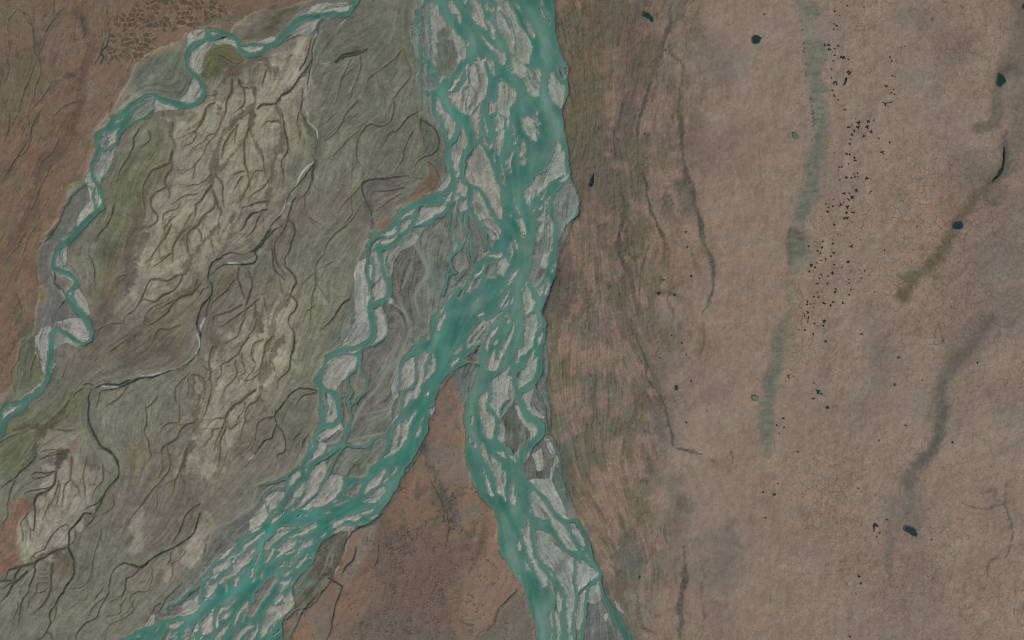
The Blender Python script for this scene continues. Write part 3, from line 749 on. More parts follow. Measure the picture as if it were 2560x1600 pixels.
D 5 4 96,84,74 .6 1180,360 1200,480 1290,580 1310,700 1300,820
D 7 5 150,132,118 .4 1790,560 1850,680 1885,820 1870,950 1820,1060
T 1360 400 3.78
D 6,7,5,4,8,5,4,6,4 2.5 76,76,68 .85 870,-20 910,100 950,230 950,320 1000,430 1060,550 1090,640 1130,740 1160,800
D 10,13,7,9,7,6,14,11,12,12,4,4,4 3 80,82,74 .8 1320,-20 1330,100 1380,210 1420,340 1430,430 1480,540 1500,650 1510,760 1560,860 1610,980 1600,1150 1560,1310 1500,1440
D 6,9,10,14,18,14,10,11,9,7,6 3 78,76,70 .8 720,180 720,300 760,420 750,560 720,680 720,800 740,930 810,1060 830,1180 850,1300 870,1440
D 4 2.5 84,78,72 .7 1000,800 960,920 920,1060 905,1270
D 4 2.5 86,80,72 .7 800,570 850,680 880,780
D 4 2.5 90,82,74 .6 1160,1250 1160,1350 1210,1440 1220,1530
D 5 4 92,86,76 .6 1110,1100 1090,1260 1230,1280
T 1360 800 3.78
D 4,5,8,6,8,4,4,5,5,5,5,6,6,3,3,3 2 80,82,74 .85 820,0 850,150 910,260 950,380 960,450 960,530 1040,640 1120,760 1160,880 1170,980 1210,1080 1220,1190 1330,1230 1450,1250 1530,1270 1600,1330
D 6 4 88,84,74 .7 890,730 860,860 790,1040
D 9 6 100,94,80 .6 1010,450 1060,600 1150,740
D 3 3 136,122,108 .5 880,280 940,480 1010,620 1090,740 1150,900 1190,1150
D 4 3 92,86,74 .6 1500,0 1500,180 1490,300
D 5 3 84,80,74 .7 1780,1230 1780,1350
T 1360 1200 3.78
D 4,6,10,12,16,12,10,5,4,4 4 88,84,76 .75 1320,620 1320,740 1330,850 1330,950 1310,1020 1300,1100 1280,1200 1300,1330 1290,1440 1310,1560
D 3 2.5 88,80,70 .7 1140,420 1140,520 1160,600
D 3 2.5 88,82,72 .6 900,560 940,700 960,880
D 5 4 92,84,72 .6 870,1050 890,1250 940,1400 1060,1450
D 5 5 96,90,80 .6 1480,700 1500,900 1480,1100 1510,1300 1470,1530
T 1920 0 3.78
D 3.5 3 152,130,116 .5 240,10 320,170 325,400 330,520 370,750 400,900 430,1100 420,1250 400,1400
D 22 12 84,82,70 .65 2350,660 2230,680 2180,800 2160,950 2140,1150 2000,1210
D 8 5 80,78,68 .7 2240,1250 2250,1400 2240,1530
D 50 30 100,88,74 .5 2390,-40 2420,300 2300,600
T 1920 400 3.78
D 22 14 84,80,66 .75 2260,60 2000,300 1880,480 1750,640 1640,860 1540,1000 1380,1120 1260,1300
D 10 8 84,82,74 .6 2000,250 2080,380 2160,390
D 12 8 92,94,78 .55 1250,1100 1350,1090 1620,1090
T 1920 800 3.78
D 24 14 92,84,74 .7 2100,-20 1900,280 1740,420 1640,620 1650,850 1610,1080 1540,1240 1380,1420 1330,1530
D 14 8 82,82,75 .7 1670,820 1620,1020 1560,1200 1400,1370
D 3 2.5 98,86,76 .7 1560,120 1560,340
D 2.5 2 94,84,76 .7 1600,60 1640,180 1640,230 1560,240
T 1920 1200 3.78
D 12 8 92,92,82 .55 1330,-30 1340,200 1330,380
D 12 8 92,92,82 .5 1180,560 1140,700 1180,900
D 3 2.5 100,88,80 .6 2240,0 2230,180 2280,400 2250,700 2090,780 2090,980
D 3 2.5 100,88,80 .6 2010,130 2140,80 2140,180 2260,190 2050,270 1840,220
T 1000 1200 3.78
D 6 4 84,84,70 .6 780,430 760,600 700,760 650,880
D 4 3 82,80,68 .75 1110,1030 1000,1140 930,1210 900,1330 880,1370 760,1430 720,1480
D 4 3 78,78,68 .8 580,1330 640,1370 700,1360
D 10 8 90,78,68 .6 170,50 160,150 290,60 330,200
D 6 4 84,76,66 .6 480,780 460,560 430,420
T 1000 900 4.724
D 8 6 84,80,72 .7 270,980 310,1120 340,1250 420,1320 400,1440
D 7 6 98,90,76 .5 590,350 640,540 580,600 540,560 570,400
T 700 500 4.724
D 7 5 82,84,78 .7 980,0 1040,80 1080,200 1070,320
T 400 280 4.724
D 22,20,16,13,11,12,14,16,15,13,11 3 96,88,71 .75 1010,-40 940,70 870,130 770,220 710,300 680,400 660,480 645,570 630,680 620,800 618,920
D 12,10,8,6 2.5 92,87,72 .75 1120,0 1090,80 1050,180 1120,340 1170,430 1205,520 1215,590
D 10,10,12,14 2.5 92,87,72 .7 1410,0 1450,200 1430,320 1370,530 1340,650 1310,760 1290,860 1280,960 1270,1060 1270,1140
D 8,6,8,12 2.5 96,91,74 .7 1100,1095 960,1140 900,1220 850,1330 810,1440 790,1530
D 12,10,7 2.5 98,92,74 .7 970,340 930,410 870,500 800,590 740,650 690,720
D 12,11,10,8,6 2.5 92,91,74 .7 50,0 80,100 130,200 140,330 175,430 190,500
D 16,18,14,7 3 92,92,83 .7 1720,60 1790,230 1850,300 1860,420 1830,560 1800,680
D 12,14,12 3 95,93,82 .6 1640,980 1580,1160 1510,1290 1420,1420 1350,1530
D 10,9,9,10 2.5 97,90,71 .75 690,1110 705,1200 690,1290 640,1370 590,1450 560,1530
D 8,7 2 98,88,68 .7 540,1210 490,1250 450,1330
T 400 0 4.724
D 12,10,10,12,14,17,18 3 94,86,69 .75 900,920 960,990 1060,1030 1120,1090 1140,1180 1120,1260 1010,1330 920,1420 840,1530
D 13,14 3 92,86,72 .7 1120,1280 1090,1400 1060,1530
D 12,9,8 3 86,85,76 .7 1380,1210 1430,1130 1540,1050 1620,950 1720,830 1770,720
D 14,10,6,5 3 98,90,72 .75 800,900 720,980 650,1070 650,1180 690,1250 700,1350
D 10,8,4 3 98,90,70 .65 1130,700 1250,740 1370,790 1385,850 1350,960
D 8 3 88,86,76 .6 2360,590 2250,620 2100,700 2000,740
D 9,12,14 3 90,88,72 .6 1370,1230 1420,1330 1430,1530
D 10 3 94,90,72 .5 30,1290 60,1420 90,1530
T 400 560 4.724
D 9,8,8,9,11,9,7,5 2.5 97,90,70 .75 440,10 340,90 310,180 330,280 365,380 340,470 290,580 250,640 220,720
D 12,11,9,8 2.5 97,91,72 .75 650,10 590,120 520,190 470,270 420,350 360,380
D 22,14,8,5 4 94,89,74 .7 480,580 430,680 400,770 330,820 200,890 100,980
D 16,12,6 4 96,91,75 .6 880,10 820,130 760,260 690,370
D 12,12,10 3 96,91,84 .7 580,590 600,780 570,960 500,1150 470,1300
D 12,11,8,5 3 95,90,72 .7 1310,560 1290,660 1240,780 1160,890 1070,960
D 12,12,9,5 3 95,90,72 .7 1130,950 1140,1080 1190,1180 1220,1300
D 14,12,12,14,17 4 95,90,73 .65 1550,760 1490,910 1420,1000 1350,1120 1330,1230 1290,1330 1220,1530
D 12,16,12 5 95,91,72 .6 1480,1330 1400,1430 1340,1530
D 20,12 6 95,90,78 .5 620,1300 640,1400 600,1530
D 10 3 95,92,78 .5 1000,560 1070,640 1080,740 1050,840
T 400 840 4.724
D 14,12,8 4 95,90,72 .7 650,-20 630,100 590,220 570,310
D 10,12,15,15,12 3 95,90,72 .75 530,560 500,660 460,780 430,880 400,1010 395,1100
D 10,9,9,12 3 97,92,74 .65 380,1220 330,1330 290,1430 280,1530
D 12,14,20,24,20,14 4 97,90,70 .75 1400,40 1360,130 1310,260 1250,370 1210,470 1180,560
D 10,10,8 3 97,91,72 .7 1110,630 1020,710 950,770 860,820 800,900 760,980
D 11,8 3 97,91,72 .7 1180,560 1180,690 1130,760
D 14,16,10 5 97,92,74 .5 1130,1170 1090,1280 1000,1350 800,1430
T 0 840 4.724
D 8,10,14,20,24,18,12,10,8 5 84,80,65 .75 860,690 800,830 720,930 600,1040 500,1130 430,1210 430,1330 400,1420 340,1530
D 12,6 4 86,82,68 .6 500,1080 380,1090 250,1100 120,1110
D 14,18 4 80,78,68 .7 820,1310 740,1400 690,1530
T 0 560 4.724
D 6,8,12,18,28,26,16,10 5 96,89,71 .7 1780,30 1640,60 1560,150 1540,260 1530,380 1560,520 1530,680 1470,850
D 10,14,18 4 96,89,72 .65 1730,120 1680,250 1640,390 1600,540
D 12,9,9,10,18,14,12 4 95,90,72 .65 2362,690 2270,810 2130,850 2040,940 1960,1050 1850,1140 1700,1180 1620,1280 1500,1400
D 30 18 98,91,74 .5 1230,1000 1150,1300 1000,1500
T 0 1120 4.724
D 14,12,14,14,9 4 80,82,68 .7 430,0 410,100 330,200 240,270 170,350 90,400
D 17,18,12 3 78,76,64 .75 820,-10 750,60 700,130 660,260
D 9,12,10,8 4 86,82,68 .65 800,1170 680,1200 560,1260 430,1330 300,1380
D 14,14 5 88,84,70 .6 720,1190 640,1320 600,1440
D 10,9 3 120,88,72 .5 845,80 830,250 830,360
D 18 8 106,100,84 .4 1410,400 1440,600 1380,900
T 1000 0 4.724
Q 90,95,84 6 .85 520,280 560,370 600,500 640,600 630,700 610,800 600,880 540,890 480,720 430,600 420,480 430,400 480,350
Q 112,120,110 8 .7 640,500 740,560 690,680 640,660
Q 106,114,103 8 .7 1200,330 1280,380 1350,440 1350,560 1290,560 1220,440
Q 120,128,114 10 .6 1400,480 1500,560 1480,700 1400,620
Q 110,117,104 8 .7 910,950 1010,800 1020,900 960,1150 900,1230 880,1100
Q 110,118,102 8 .7 1150,1100 1210,1130 1200,1240 1140,1240
Q 106,116,108 7 .6 1240,1060 1320,1120 1290,1200 1250,1130
Q 86,108,99 5 .7 1870,930 1950,960 1940,1040 1890,1000
Q 112,118,108 8 .6 1130,60 1190,120 1230,240 1160,200
Q 104,108,98 7 .6 560,1080 640,1020 600,1060
Q 108,114,102 8 .6 830,1380 920,1260 900,1500 840,1512
T 1000 300 4.724
Q 90,98,88 7 .75 900,1000 960,1000 1020,1080 970,1150 910,1080
Q 110,117,108 9 .65 890,310 960,400 990,520 920,560 860,500
Q 112,108,98 6 .7 1150,1080 1215,1090 1210,1170 1170,1150
Q 104,111,103 7 .7 1850,1000 1980,800 2050,860 2030,1020 1930,1180 1880,1200
Q 112,122,113 8 .6 1480,30 1560,60 1570,150 1500,140
Q 108,116,108 7 .6 1400,250 1445,300 1430,420 1400,400
Q 112,118,110 8 .6 1640,660 1760,560 1800,640 1680,760
Q 106,114,104 8 .6 1000,1200 1150,1260 1120,1380 1010,1300
Q 104,112,100 8 .6 1640,1470 1780,1320 1760,1500 1640,1512
T 1000 600 4.724
Q 92,88,83 4 .9 1640,360 1710,320 1722,370 1690,450 1650,530 1605,558 1580,500
Q 152,156,149 7 .7 1660,230 1740,150 1765,260 1700,320
Q 110,113,102 8 .6 880,1030 960,960 1000,1080 900,1180
Q 114,123,114 7 .6 1490,620 1540,640 1560,720 1500,700
Q 116,124,114 8 .6 1480,980 1560,960 1560,1100 1480,1130
P 103,111,102 14 .7 240,0 700,0 640,380 500,650 460,800 370,950 330,1000 340,600 320,330
P 84,104,98 6 .7 530,380 640,380 620,470 540,620 500,650 520,500
T 1000 900 4.724
Q 110,119,110 8 .6 1200,440 1290,400 1220,560 1190,640
Q 112,120,110 7 .5 960,600 1060,650 1040,760 980,720
T 1000 1200 3.78
Q 100,106,97 6 .7 1450,760 1540,730 1560,850 1540,940 1500,950 1450,830
Q 122,129,119 8 .6 1290,520 1420,560 1400,680 1320,680
Q 112,117,106 8 .6 1480,620 1600,760 1560,780 1470,690
T 0 560 4.724
Q 97,97,91 6 .7 650,660 740,650 850,740 720,780
Q 104,109,103 7 .6 660,1150 800,1140 850,1200 760,1240
T 0 0 4.724
Q 103,106,97 6 .7 1600,1300 1680,1210 1760,1180 1780,1270 1720,1320
T 0 280 4.724
Q 111,113,103 7 .7 1230,460 1300,440 1300,600 1220,680 1170,600
T 400 0 4.724
Q 102,103,95 6 .7 490,680 560,550 640,490 590,580 540,620 500,720
T 0 0 4.724
P 126,107,91 16 .55 1000,900 1300,700 1500,760 1400,1000 1300,1330 1150,1512 900,1512 1000,1200
P 124,106,90 14 .5 2000,280 2362,150 2900,150 3300,250 2900,330 2362,330 2100,480
P 106,98,80 20 .45 300,0 620,0 640,260 400,420 200,300
P 122,104,90 16 .45 500,500 800,420 960,620 900,820 620,800
P 120,102,88 16 .45 450,760 760,800 640,980 420,1100
T 1920 0 3.78
D 20 12 106,109,95 .5 290,0 360,200 410,420 440,650 480,900 500,1200 480,1530
T 1920 400 3.78
D 20 12 106,109,95 .5 420,-40 380,200 330,420 300,620 260,760 270,960 220,1150
T 1360 800 3.78
D 20 12 106,109,95 .5 2330,-200 2290,80 2220,350 2130,700 2085,1000 2120,1250
'''
CREEK = '''
T 400 280 4.724
K 4,3,2 b 1205,520 1215,580 1230,680 1260,770
K 7,5,3 b 1050,180 1020,270 990,320 985,450 990,580 1020,690 1050,800 1040,880 990,960 950,1040 940,1120
K 6,5,5,6 b 1270,1050 1180,1060 1080,1090 960,1130
K 6,5,3 d 1260,1140 1170,1175 1080,1200 1020,1260 990,1340 950,1390 890,1430
K 4,3,2 b 1200,1180 1150,1270 1110,1370 1050,1440
K 3,5,4,3,2 d 1440,10 1465,170 1490,320 1510,430 1480,510 1430,590 1450,700 1455,830
K 5,5,3 d 1830,560 1800,680 1790,800 1760,900 1700,980 1600,1040
K 3,3,2 b 1700,990 1710,1120 1740,1220 1830,1280 1890,1320
K 2,2 b 1790,810 1840,900 1910,930
K 2,2 l 1740,100 1850,230 1870,330
K 4,3 l 1740,10 1760,100
K 4,5,4,4,3 l 1820,590 1720,670 1650,770 1610,880 1550,960 1490,1050 1450,1160 1380,1250
K 3,3 l 1490,1090 1580,1080
K 3,3,4 v 1830,590 1640,850 1530,960 1490,1060
K 4,4,3 d 1590,1000 1560,1080 1530,1180 1490,1300 1440,1420 1370,1530
K 4,4,3 d 1420,1220 1330,1320 1250,1430 1200,1530
K 4,3,3 d 1510,1260 1560,1310 1590,1400 1570,1530
K 6,5,4,2 b 930,150 830,260 760,360 745,440 735,540
K 5,4,3,2 b 600,740 540,800 440,850 370,850 250,890
K 8,6,5,3 b 600,860 540,940 480,1030 430,1090 415,1170 395,1270
K 7,6,6,7,6,5 b 650,1060 620,1140 540,1200 490,1250 450,1330 360,1390 320,1450 310,1530
K 5,4,3,2 b 640,720 720,820 735,960 745,1050 760,1130
K 6,8,10,8 b 618,920 650,1030 690,1110
K 4,3,1.5 b 440,960 300,980 200,1030 130,1090
K 3,3,2.5 b 240,1060 200,1130 50,1200 30,1260 40,1360
K 5,4,3,2 b 540,0 500,100 430,200 320,260 210,320
K 3,2 b 410,210 430,260 370,360 270,400
K 4,4,3,2 r 740,0 700,130 660,230 560,270 520,340 440,390 370,440 340,510
K 4,4,3,2 r 670,210 640,280 560,370 520,480 420,600 350,680 250,720
K 5,5,4 d 150,450 130,540 135,640 90,720 50,800 70,880 10,930
K 3,2,2 b 80,850 110,960 100,1020
K 3,3,2.5 o 2362,210 2230,310 2140,410 2050,500
K 3,3,2.5 o 2320,300 2310,470 2320,560 2250,720
K 4,3,2 o 2250,40 2130,140 2000,250 1930,340
K 3,2.5 o 2040,30 1980,110 1890,160
K 3,2.5,2 o 2350,880 2280,970 2200,1040 2130,1130
K 3,2.5,2 o 2362,1100 2270,1260 2160,1350 2050,1430 2010,1512
K 4,3,2 b 1640,0 1620,130 1650,250 1630,370
K 4,3,2 b 990,690 900,720 840,740
K 5,3,2 b 960,760 910,830 880,900
K 4,3,2 b 1230,690 1130,690 1080,770 1060,820
K 3,3,2 b 1280,800 1200,900 1090,970 1030,1060
K 3,2.5,2 b 60,1360 120,1290 240,1160
K 3,2.5,2 b 200,1512 280,1370 350,1230 400,1170
K 2.5,2 b 50,1440 60,1300 120,1230
K 5,3,2 r 400,600 400,700 385,780
K 5,4,2 o 1380,100 1270,110 1200,180
K 3,3,2 b 900,200 880,290 870,400
T 400 0 4.724
K 6,7,7 d 1150,1280 1220,1230 1370,1220
K 5,5,4,4,3 d 1370,1220 1430,1130 1540,1050 1620,950 1720,830 1770,720 1790,640
K 4,3,3,3 d 1650,830 1720,680 1790,450
K 5,4,3,2 l 1850,400 1820,500 1800,640 1790,760 1780,880 1760,1000 1700,1100 1690,1200 1730,1330 1760,1440
K 3,3,3 v 1840,430 1800,560 1790,700 1760,900 1740,1060
K 3,4,4,3 d 1680,1050 1680,1200 1660,1310 1730,1430 1790,1530
K 3,3,2 b 1160,760 1150,880
K 4,3,2 b 1280,790 1240,870 1210,960 1205,1020
K 3,2 b 1270,790 1320,860
K 7,6,4 b 850,920 840,1070 790,1180 770,1300 740,1420
K 5,4,3 b 640,1210 560,1250 520,1340 480,1430 400,1500
K 6,5,4,3 b 985,1030 1000,1170 970,1250 860,1330
K 4,3,2 b 650,1110 560,1130
K 3,2 b 920,950 920,1040
K 4,3 d 920,930 960,1020 1070,1050
K 8,6 d 2362,590 2250,620 2100,700
K 5,4 v 2070,740 2150,660 2340,600
K 5,3 l 1910,755 2000,745
K 4,3,3 d 690,650 780,690 870,740 950,740 990,690
K 3,2.5,2 b 1560,650 1480,700
K 3,3,2.5 o 2270,800 2140,930 2110,1060 2080,1200
K 3,2.5,2 o 2362,850 2280,1020 2200,1150
K 3,2.5,2 o 2330,1340 2180,1450
K 3,2.5 l 2190,240 2090,350
K 2,2 l 2320,960 2230,1100
K 3,2.5,2 o 2080,1330 1960,1440
K 2.5,2.5,3 d 1480,480 1600,430 1640,400
K 3,3 d 1870,300 1860,400
T 400 560 4.724
K 4,4,5,4,3 b 440,10 340,90 310,180 330,280 360,370
K 4,3,3 b 450,50 490,130 500,190
K 4,3,2 b 280,590 180,600 80,660 -100,650
K 5,5,4,4 b 400,770 290,820 200,890 100,980 -20,1080
K 4,3,3 d 440,650 410,740 380,800
K 4,4,4,3 d 360,820 250,850 100,930 -20,1010
K 5,4,3 b 1130,10 1060,120 1000,170
K 3,4,5,5,4,4,5,4,4 v 1440,10 1330,90 1240,180 1180,260 1110,320 1140,390 1100,450 1000,480 880,470 760,480 660,540 600,600
K 4,4,3 v 1310,60 1200,200 1110,300 1010,350
K 4,4,4,4,4,4,5,5,4 v 730,390 640,440 590,510 570,600 570,690
K 4,4,4,4,4,5,5,5,5 v 600,690 610,770 590,850 520,930 470,1020 440,1140 440,1210 470,1290 480,1380 450,1530
K 3,3,3 d 590,850 570,960 540,1060 510,1150
K 3,3,3 d 720,380 860,330 1000,360
K 4,3 l 800,460 860,460 940,475
K 3,4,3 l 1000,450 1060,435
K 4,6,5,3 l 530,1110 500,1180 475,1260
K 3,4,3 l 440,1300 470,1400 450,1500
K 2,2 l 1160,360 1240,270
K 4,4,4,4 d 1480,10 1440,90 1360,180 1350,300 1360,400 1400,500 1480,600
K 4,5,5,5 d 1320,260 1330,400 1340,500 1400,580 1470,650
K 4,4,4,4,4,5,7,7 d 1570,0 1585,110 1540,230 1520,330 1480,400 1470,490 1540,550 1600,630 1610,690 1560,760 1540,820 1490,910
K 4,4,3,4,5 d 1550,840 1610,940 1580,1030 1530,1080 1520,1190 1570,1260 1585,1400 1570,1530
K 5,4,4,3 b 1160,890 1070,960 1000,1010 900,1080 790,1170 720,1230
K 4,3,3 b 1140,1130 1100,1240 1030,1330 980,1420 900,1520
K 4,3 d 1130,950 1120,1020
K 4,4,3 d 930,520 915,640 940,730 980,830 1000,870
K 4,6,7,6,5,4 b 1030,540 1070,640 1080,740 1050,840 1020,940 1000,1030 1000,1130
K 4,3.5,3 b 1000,1120 940,1220 910,1320 820,1370 760,1430
K 3,4,4,4 d 870,650 800,760 700,860 600,940
K 5,5,4,3 b 970,950 850,1020 740,1050 640,1080 610,1130 640,1200
K 4,3,3 b 1000,1020 880,1100 700,1220
K 4,4,4,4,3,3,2 o 2200,20 2080,100 1990,200 1930,340 1860,440 1830,570 1840,680 1800,830 1780,950 1770,1100 1750,1250 1650,1400
K 2.5,2 o 1850,700 1900,770 1950,860 2000,920
K 5,5,4,3 d 2230,880 2130,970 2060,1080 1990,1160 1900,1250
K 4,3,2 b 290,30 200,170 150,290 145,430
K 3,3,2 b 130,10 50,140 0,220
K 3,2.5 b 0,410 100,350 140,330
K 3,2.5,2 d 560,740 500,770 470,830
K 3,2.5 o 1830,560 1700,680 1660,770
K 3,2.5,2 o 2060,440 1980,470 1900,510
K 3,2.5 b 1400,620 1420,740 1460,860
K 4,3 b 1230,870 1240,970 1270,1040
K 3,2.5 b 600,160 620,280 640,380
K 3,2 b 690,10 740,80
K 3,2.5 b 1330,1290 1360,1370
K 3,2.5,2 o 1820,960 1720,1040 1690,1160
T 400 840 4.724
K 7,5,4,4 b 630,100 590,220 570,300 590,420 590,490 530,560
K 4,3.5,3,2 b 590,490 600,640 570,780 530,910 480,1000
K 6,6,7,7,6,5,4 b 400,1020 300,1040 230,1110 190,1200 100,1260 30,1310 20,1400 30,1530
K 4,4,3 b 80,1280 90,1400 120,1530
K 5,5,5 b 380,450 460,460 510,500 520,560
K 4,5,4,4,3,3 o 350,420 280,500 200,580 165,660 170,740 220,830 230,930 220,1010 240,1050
K 4,4,3 o 330,480 330,600 310,720
K 4,3 o 370,460 400,560 420,530
K 3,2.5 o 350,560 390,630 410,700
K 4,3,2 b 220,1020 100,1030 30,1080 0,1150
K 5,4 b 510,340 550,390 580,420
K 7,6,5,4 b 1320,0 1240,110 1210,240 1190,360 1170,430
K 6,7,7,6,5,4,3 b 1110,630 1020,710 950,770 860,820 800,900 760,980 740,1060 710,1150 660,1230 640,1340
K 7,6,5,4,3,3 b 1180,690 1130,760 1050,820 1010,900 1000,1000 970,1080 950,1200
K 4,3,2 b 1180,690 1190,740 1240,770
K 4,3,2 b 770,960 650,970 580,1020 540,1090
K 5,4,4,4,3 b 770,1000 770,1090 720,1200 710,1320 690,1450 680,1530
K 4,3,2 b 1000,780 1000,860 940,940 900,1020
K 3,3,2 b 790,970 820,1090 900,1050 960,1000
K 4,3,2 b 740,1080 620,1110 610,1190 540,1260 460,1340
K 7,5,4,3,2.5,2 b 960,110 930,180 880,240 800,290 720,350 720,450 670,520 660,600
K 4,3,2.5,2 b 900,280 890,350 910,430 850,530 770,610 720,740
K 3,3,2 b 960,200 970,310 1000,410 930,470
K 5,4 b 1050,0 1000,60 960,110
K 4,4,3,3,2 b 1220,40 1120,80 1080,160 1080,260 1120,330 1090,420 1020,490 1000,600
K 5,3 b 1170,440 1070,510 990,520
K 4,5,4,3,3,2 d 1585,0 1575,140 1540,260 1520,370 1470,450 1400,510 1380,620
K 4,4,4,4,4,3.5,3.5,3,3.5,3.5,4,4,4 v 1850,640 1770,620 1650,620 1560,660 1490,740 1430,830 1370,890 1350,960 1370,1040 1340,1130 1320,1200 1230,1230 1170,1320 1110,1400 1050,1480 1000,1540
K 4,3.5,3.5,4,3,3 d 1370,1040 1430,1110 1470,1200 1480,1300 1460,1370 1390,1400 1370,1530
K 5,4,3.5,3 b 1340,950 1220,970 1150,1030 1130,1150 1100,1260
K 4,3,2.5 d 1840,670 1700,700 1630,770 1590,830
K 4,4,3 d 1760,1160 1680,1260 1690,1300
K 3,4,3 l 1480,760 1505,720
K 2,3,3 l 1050,1460 1085,1430 1110,1400
K 3,2.5 d 1640,1150 1560,1220
K 3,2.5 b 1190,1100 1230,1090
K 3,3 b 1090,830 1110,900
K 2.5,2 b 1350,400 1330,330 1300,290
K 3,2 b 1560,280 1620,330
T 0 840 4.724
K 5,4,4,5,6,7,6,5,5,4 v 2350,150 2250,290 2100,370 1950,430 1800,480 1650,490 1550,540 1450,590 1350,620 1200,640 1120,700
K 2,2,2.5 l 2340,130 2290,250 2150,350 2020,400
K 3,3,2 l 1900,440 1750,460 1650,470
K 5,5,4,4 v 1550,510 1400,570 1250,560 1150,590 1080,630
K 3,4,4,5,6,5,4,4,4,3.5,3.5 v 1080,630 1050,720 1040,850 1045,1000 1080,1110 1130,1200 1180,1290 1290,1350 1350,1420 1400,1530
K 4,3 l 1200,590 1280,590 1400,600
K 4,3.5,2 b 670,1090 760,1110 900,1100
K 5,4,4,4,4,3 b 1720,830 1730,1000 1700,1120 1740,1230 1760,1360 1790,1410 1740,1490
K 6,5,4 o 1860,700 1790,800 1720,860
K 3.5,4,3 b 1510,590 1440,690 1350,760 1250,830
K 3,2.5,2 d 1180,640 1160,760 1140,840
K 4,3,3 d 990,570 1060,560 1110,590
K 4,3,3 b 980,600 900,660 860,720
K 4,3,3,3 b 0,1260 120,1180 200,1150
K 3,3,2 b 440,1220 380,1330 300,1430
K 4,3,3 b 230,130 220,260 140,400 130,500 170,650
K 3,2.5 b 430,200 360,400 350,540
K 3,2.5 b 470,1370 620,1340 760,1350
K 3,2.5,2 b 520,1430 640,1370 760,1350
K 2.5,2 b 740,480 820,250
K 3,2.5 d 430,130 440,200 520,340
T 0 560 4.724
K 5,5,4,3 b 2030,10 1930,170 1820,330 1720,450
K 5,5,4,3 b 2190,60 2100,160 2050,270 2040,450
K 4,4,4,3,3,3,2 b 2100,600 1980,660 1880,640 1780,660 1740,720 1700,800 1600,1000 1480,1090 1450,1160 1490,1250
K 6,5,5,5,4,3 b 2150,600 2110,700 2030,790 1920,830 1820,910 1700,890 1640,930
K 5,5,6,6,6 b 2362,690 2270,810 2130,850 2040,940 1960,1050 1850,1140 1740,1190
K 4,4,3 b 2120,1190 2000,1240 1890,1230 1830,1310 1800,1410
K 4,3,3 b 1690,1160 1720,1070 1800,980 1920,920
K 3,3,2 d 1050,360 1110,490 1120,740
K 3.5,3,2 d 1200,60 1110,190
K 4,3,2 b 1500,580 1420,610 1370,640
K 3,2.5,2 b 2030,330 1900,440 1800,510
K 3,2.5 b 1300,1500 1480,1370 1600,1260
K 4,3.5,3 d 640,560 650,640 640,690 740,790 770,890 700,990 630,1080
K 3,3,3 l 720,790 770,880
K 3,3 d 520,210 600,130 670,20
K 3,3 d 620,1100 620,1200
K 3,3,2.5 b 1450,1160 1300,1180 1100,1270
T 0 280 4.724
K 7,5,4,4,3,2 b 1640,200 1580,310 1570,420 1490,570 1410,690 1390,800 1380,870
K 3,3,2 d 1760,210 1780,310 1720,380 1670,410
K 4,4,5,5,5,5,6,6 b 2030,440 2000,570 2030,650 1950,740 1940,830 1950,880 1860,940 1790,1000 1780,1120 1850,1210 1850,1290 1740,1360
K 4,3.5,3,2 d 1340,1100 1330,1190 1270,1310 1190,1420 1130,1530
K 7,5,4,3 b 2020,590 1850,650 1760,720 1700,850 1680,980 1700,1100 1710,1210
K 3,2 b 1390,800 1300,840
K 3,2.5 b 1500,1200 1560,1230 1600,1300
T 0 1120 4.724
K 6,5,5,4,4 d 660,280 650,360 620,440 560,470 450,490 330,510 270,550
K 5,4,3 d 650,270 540,290 420,280 350,330
K 4,3 d 600,300 500,340 380,350
K 5,5,7,8,5,5,3 d 600,470 540,520 440,550 400,640 410,760 410,870 390,980
K 4,4,5,5,4 d 410,100 330,200 240,270 170,350 90,400 0,490
K 5,4,4,4,4 o 170,370 120,480 100,600 80,700 90,800 40,870 -20,920
K 3,3.5,3.5,3.5,3.5,3.5,4,4,4 v 1170,0 1280,30 1350,100 1390,180 1400,280 1390,350 1300,440 1230,540 1150,640 1050,690 970,740
K 4,4,4,4,5,5,4,4,5,6,6,6,6,6 v 1240,520 1210,600 1160,700 1110,770 990,770 930,840 880,910 820,970 810,1080 810,1160 840,1250 870,1320 870,1420 860,1530
K 3,3,3,3 d 880,930 890,1020 860,1110 820,1150
K 4,5,5,5,5,6 d 800,1170 680,1200 560,1260 430,1330 300,1380 190,1400 90,1460
K 4,4,4 d 2362,650 2270,700 2180,800 2150,890 2110,990 2030,1120
K 4,4,4,3,4,4.5,6,6,6,5,4,3.5,3.5 v 2362,760 2330,870 2290,1000 2160,1110 2000,1200 1870,1250 1760,1330 1730,1370 1650,1400 1550,1370 1450,1350 1390,1390 1330,1470
K 5,5,4 b 1910,140 1920,240 1870,340
K 5,4,4,3 b 1970,0 2010,140 1990,260 1900,380 1800,480 1730,570 1650,690 1530,830 1510,900
K 8,6,5,3 b 2200,0 2170,130 2120,250 2080,350 1950,430
K 3,2.5 b 2120,300 2150,370 2220,420
K 3,2.5 b 2060,370 2050,480 2010,610
K 3,2.5 b 1850,520 1850,650 1860,740
K 4,3.5,3 o 1180,930 1190,1020 1130,1200 1100,1330 1080,1530
K 4,4,3,3 b 1210,210 1220,330 1210,390 1140,460 1100,530 1090,640
K 5,4,4,3 b 1020,100 990,270 980,370 1000,500 1000,600
K 7,6 r 840,90 840,250 830,360
K 4,3,2.5 b 830,370 760,450 740,560 720,680
K 3,2.5 b 850,380 850,500
K 3,2.5 b 870,390 920,470 940,560
K 5,4,3,2 b 690,390 640,560 570,680 500,840
K 4,3,2 b 700,420 700,520 660,640 640,740
K 4,4,3.5,3 b 520,1190 590,1060 680,960 770,900 830,910
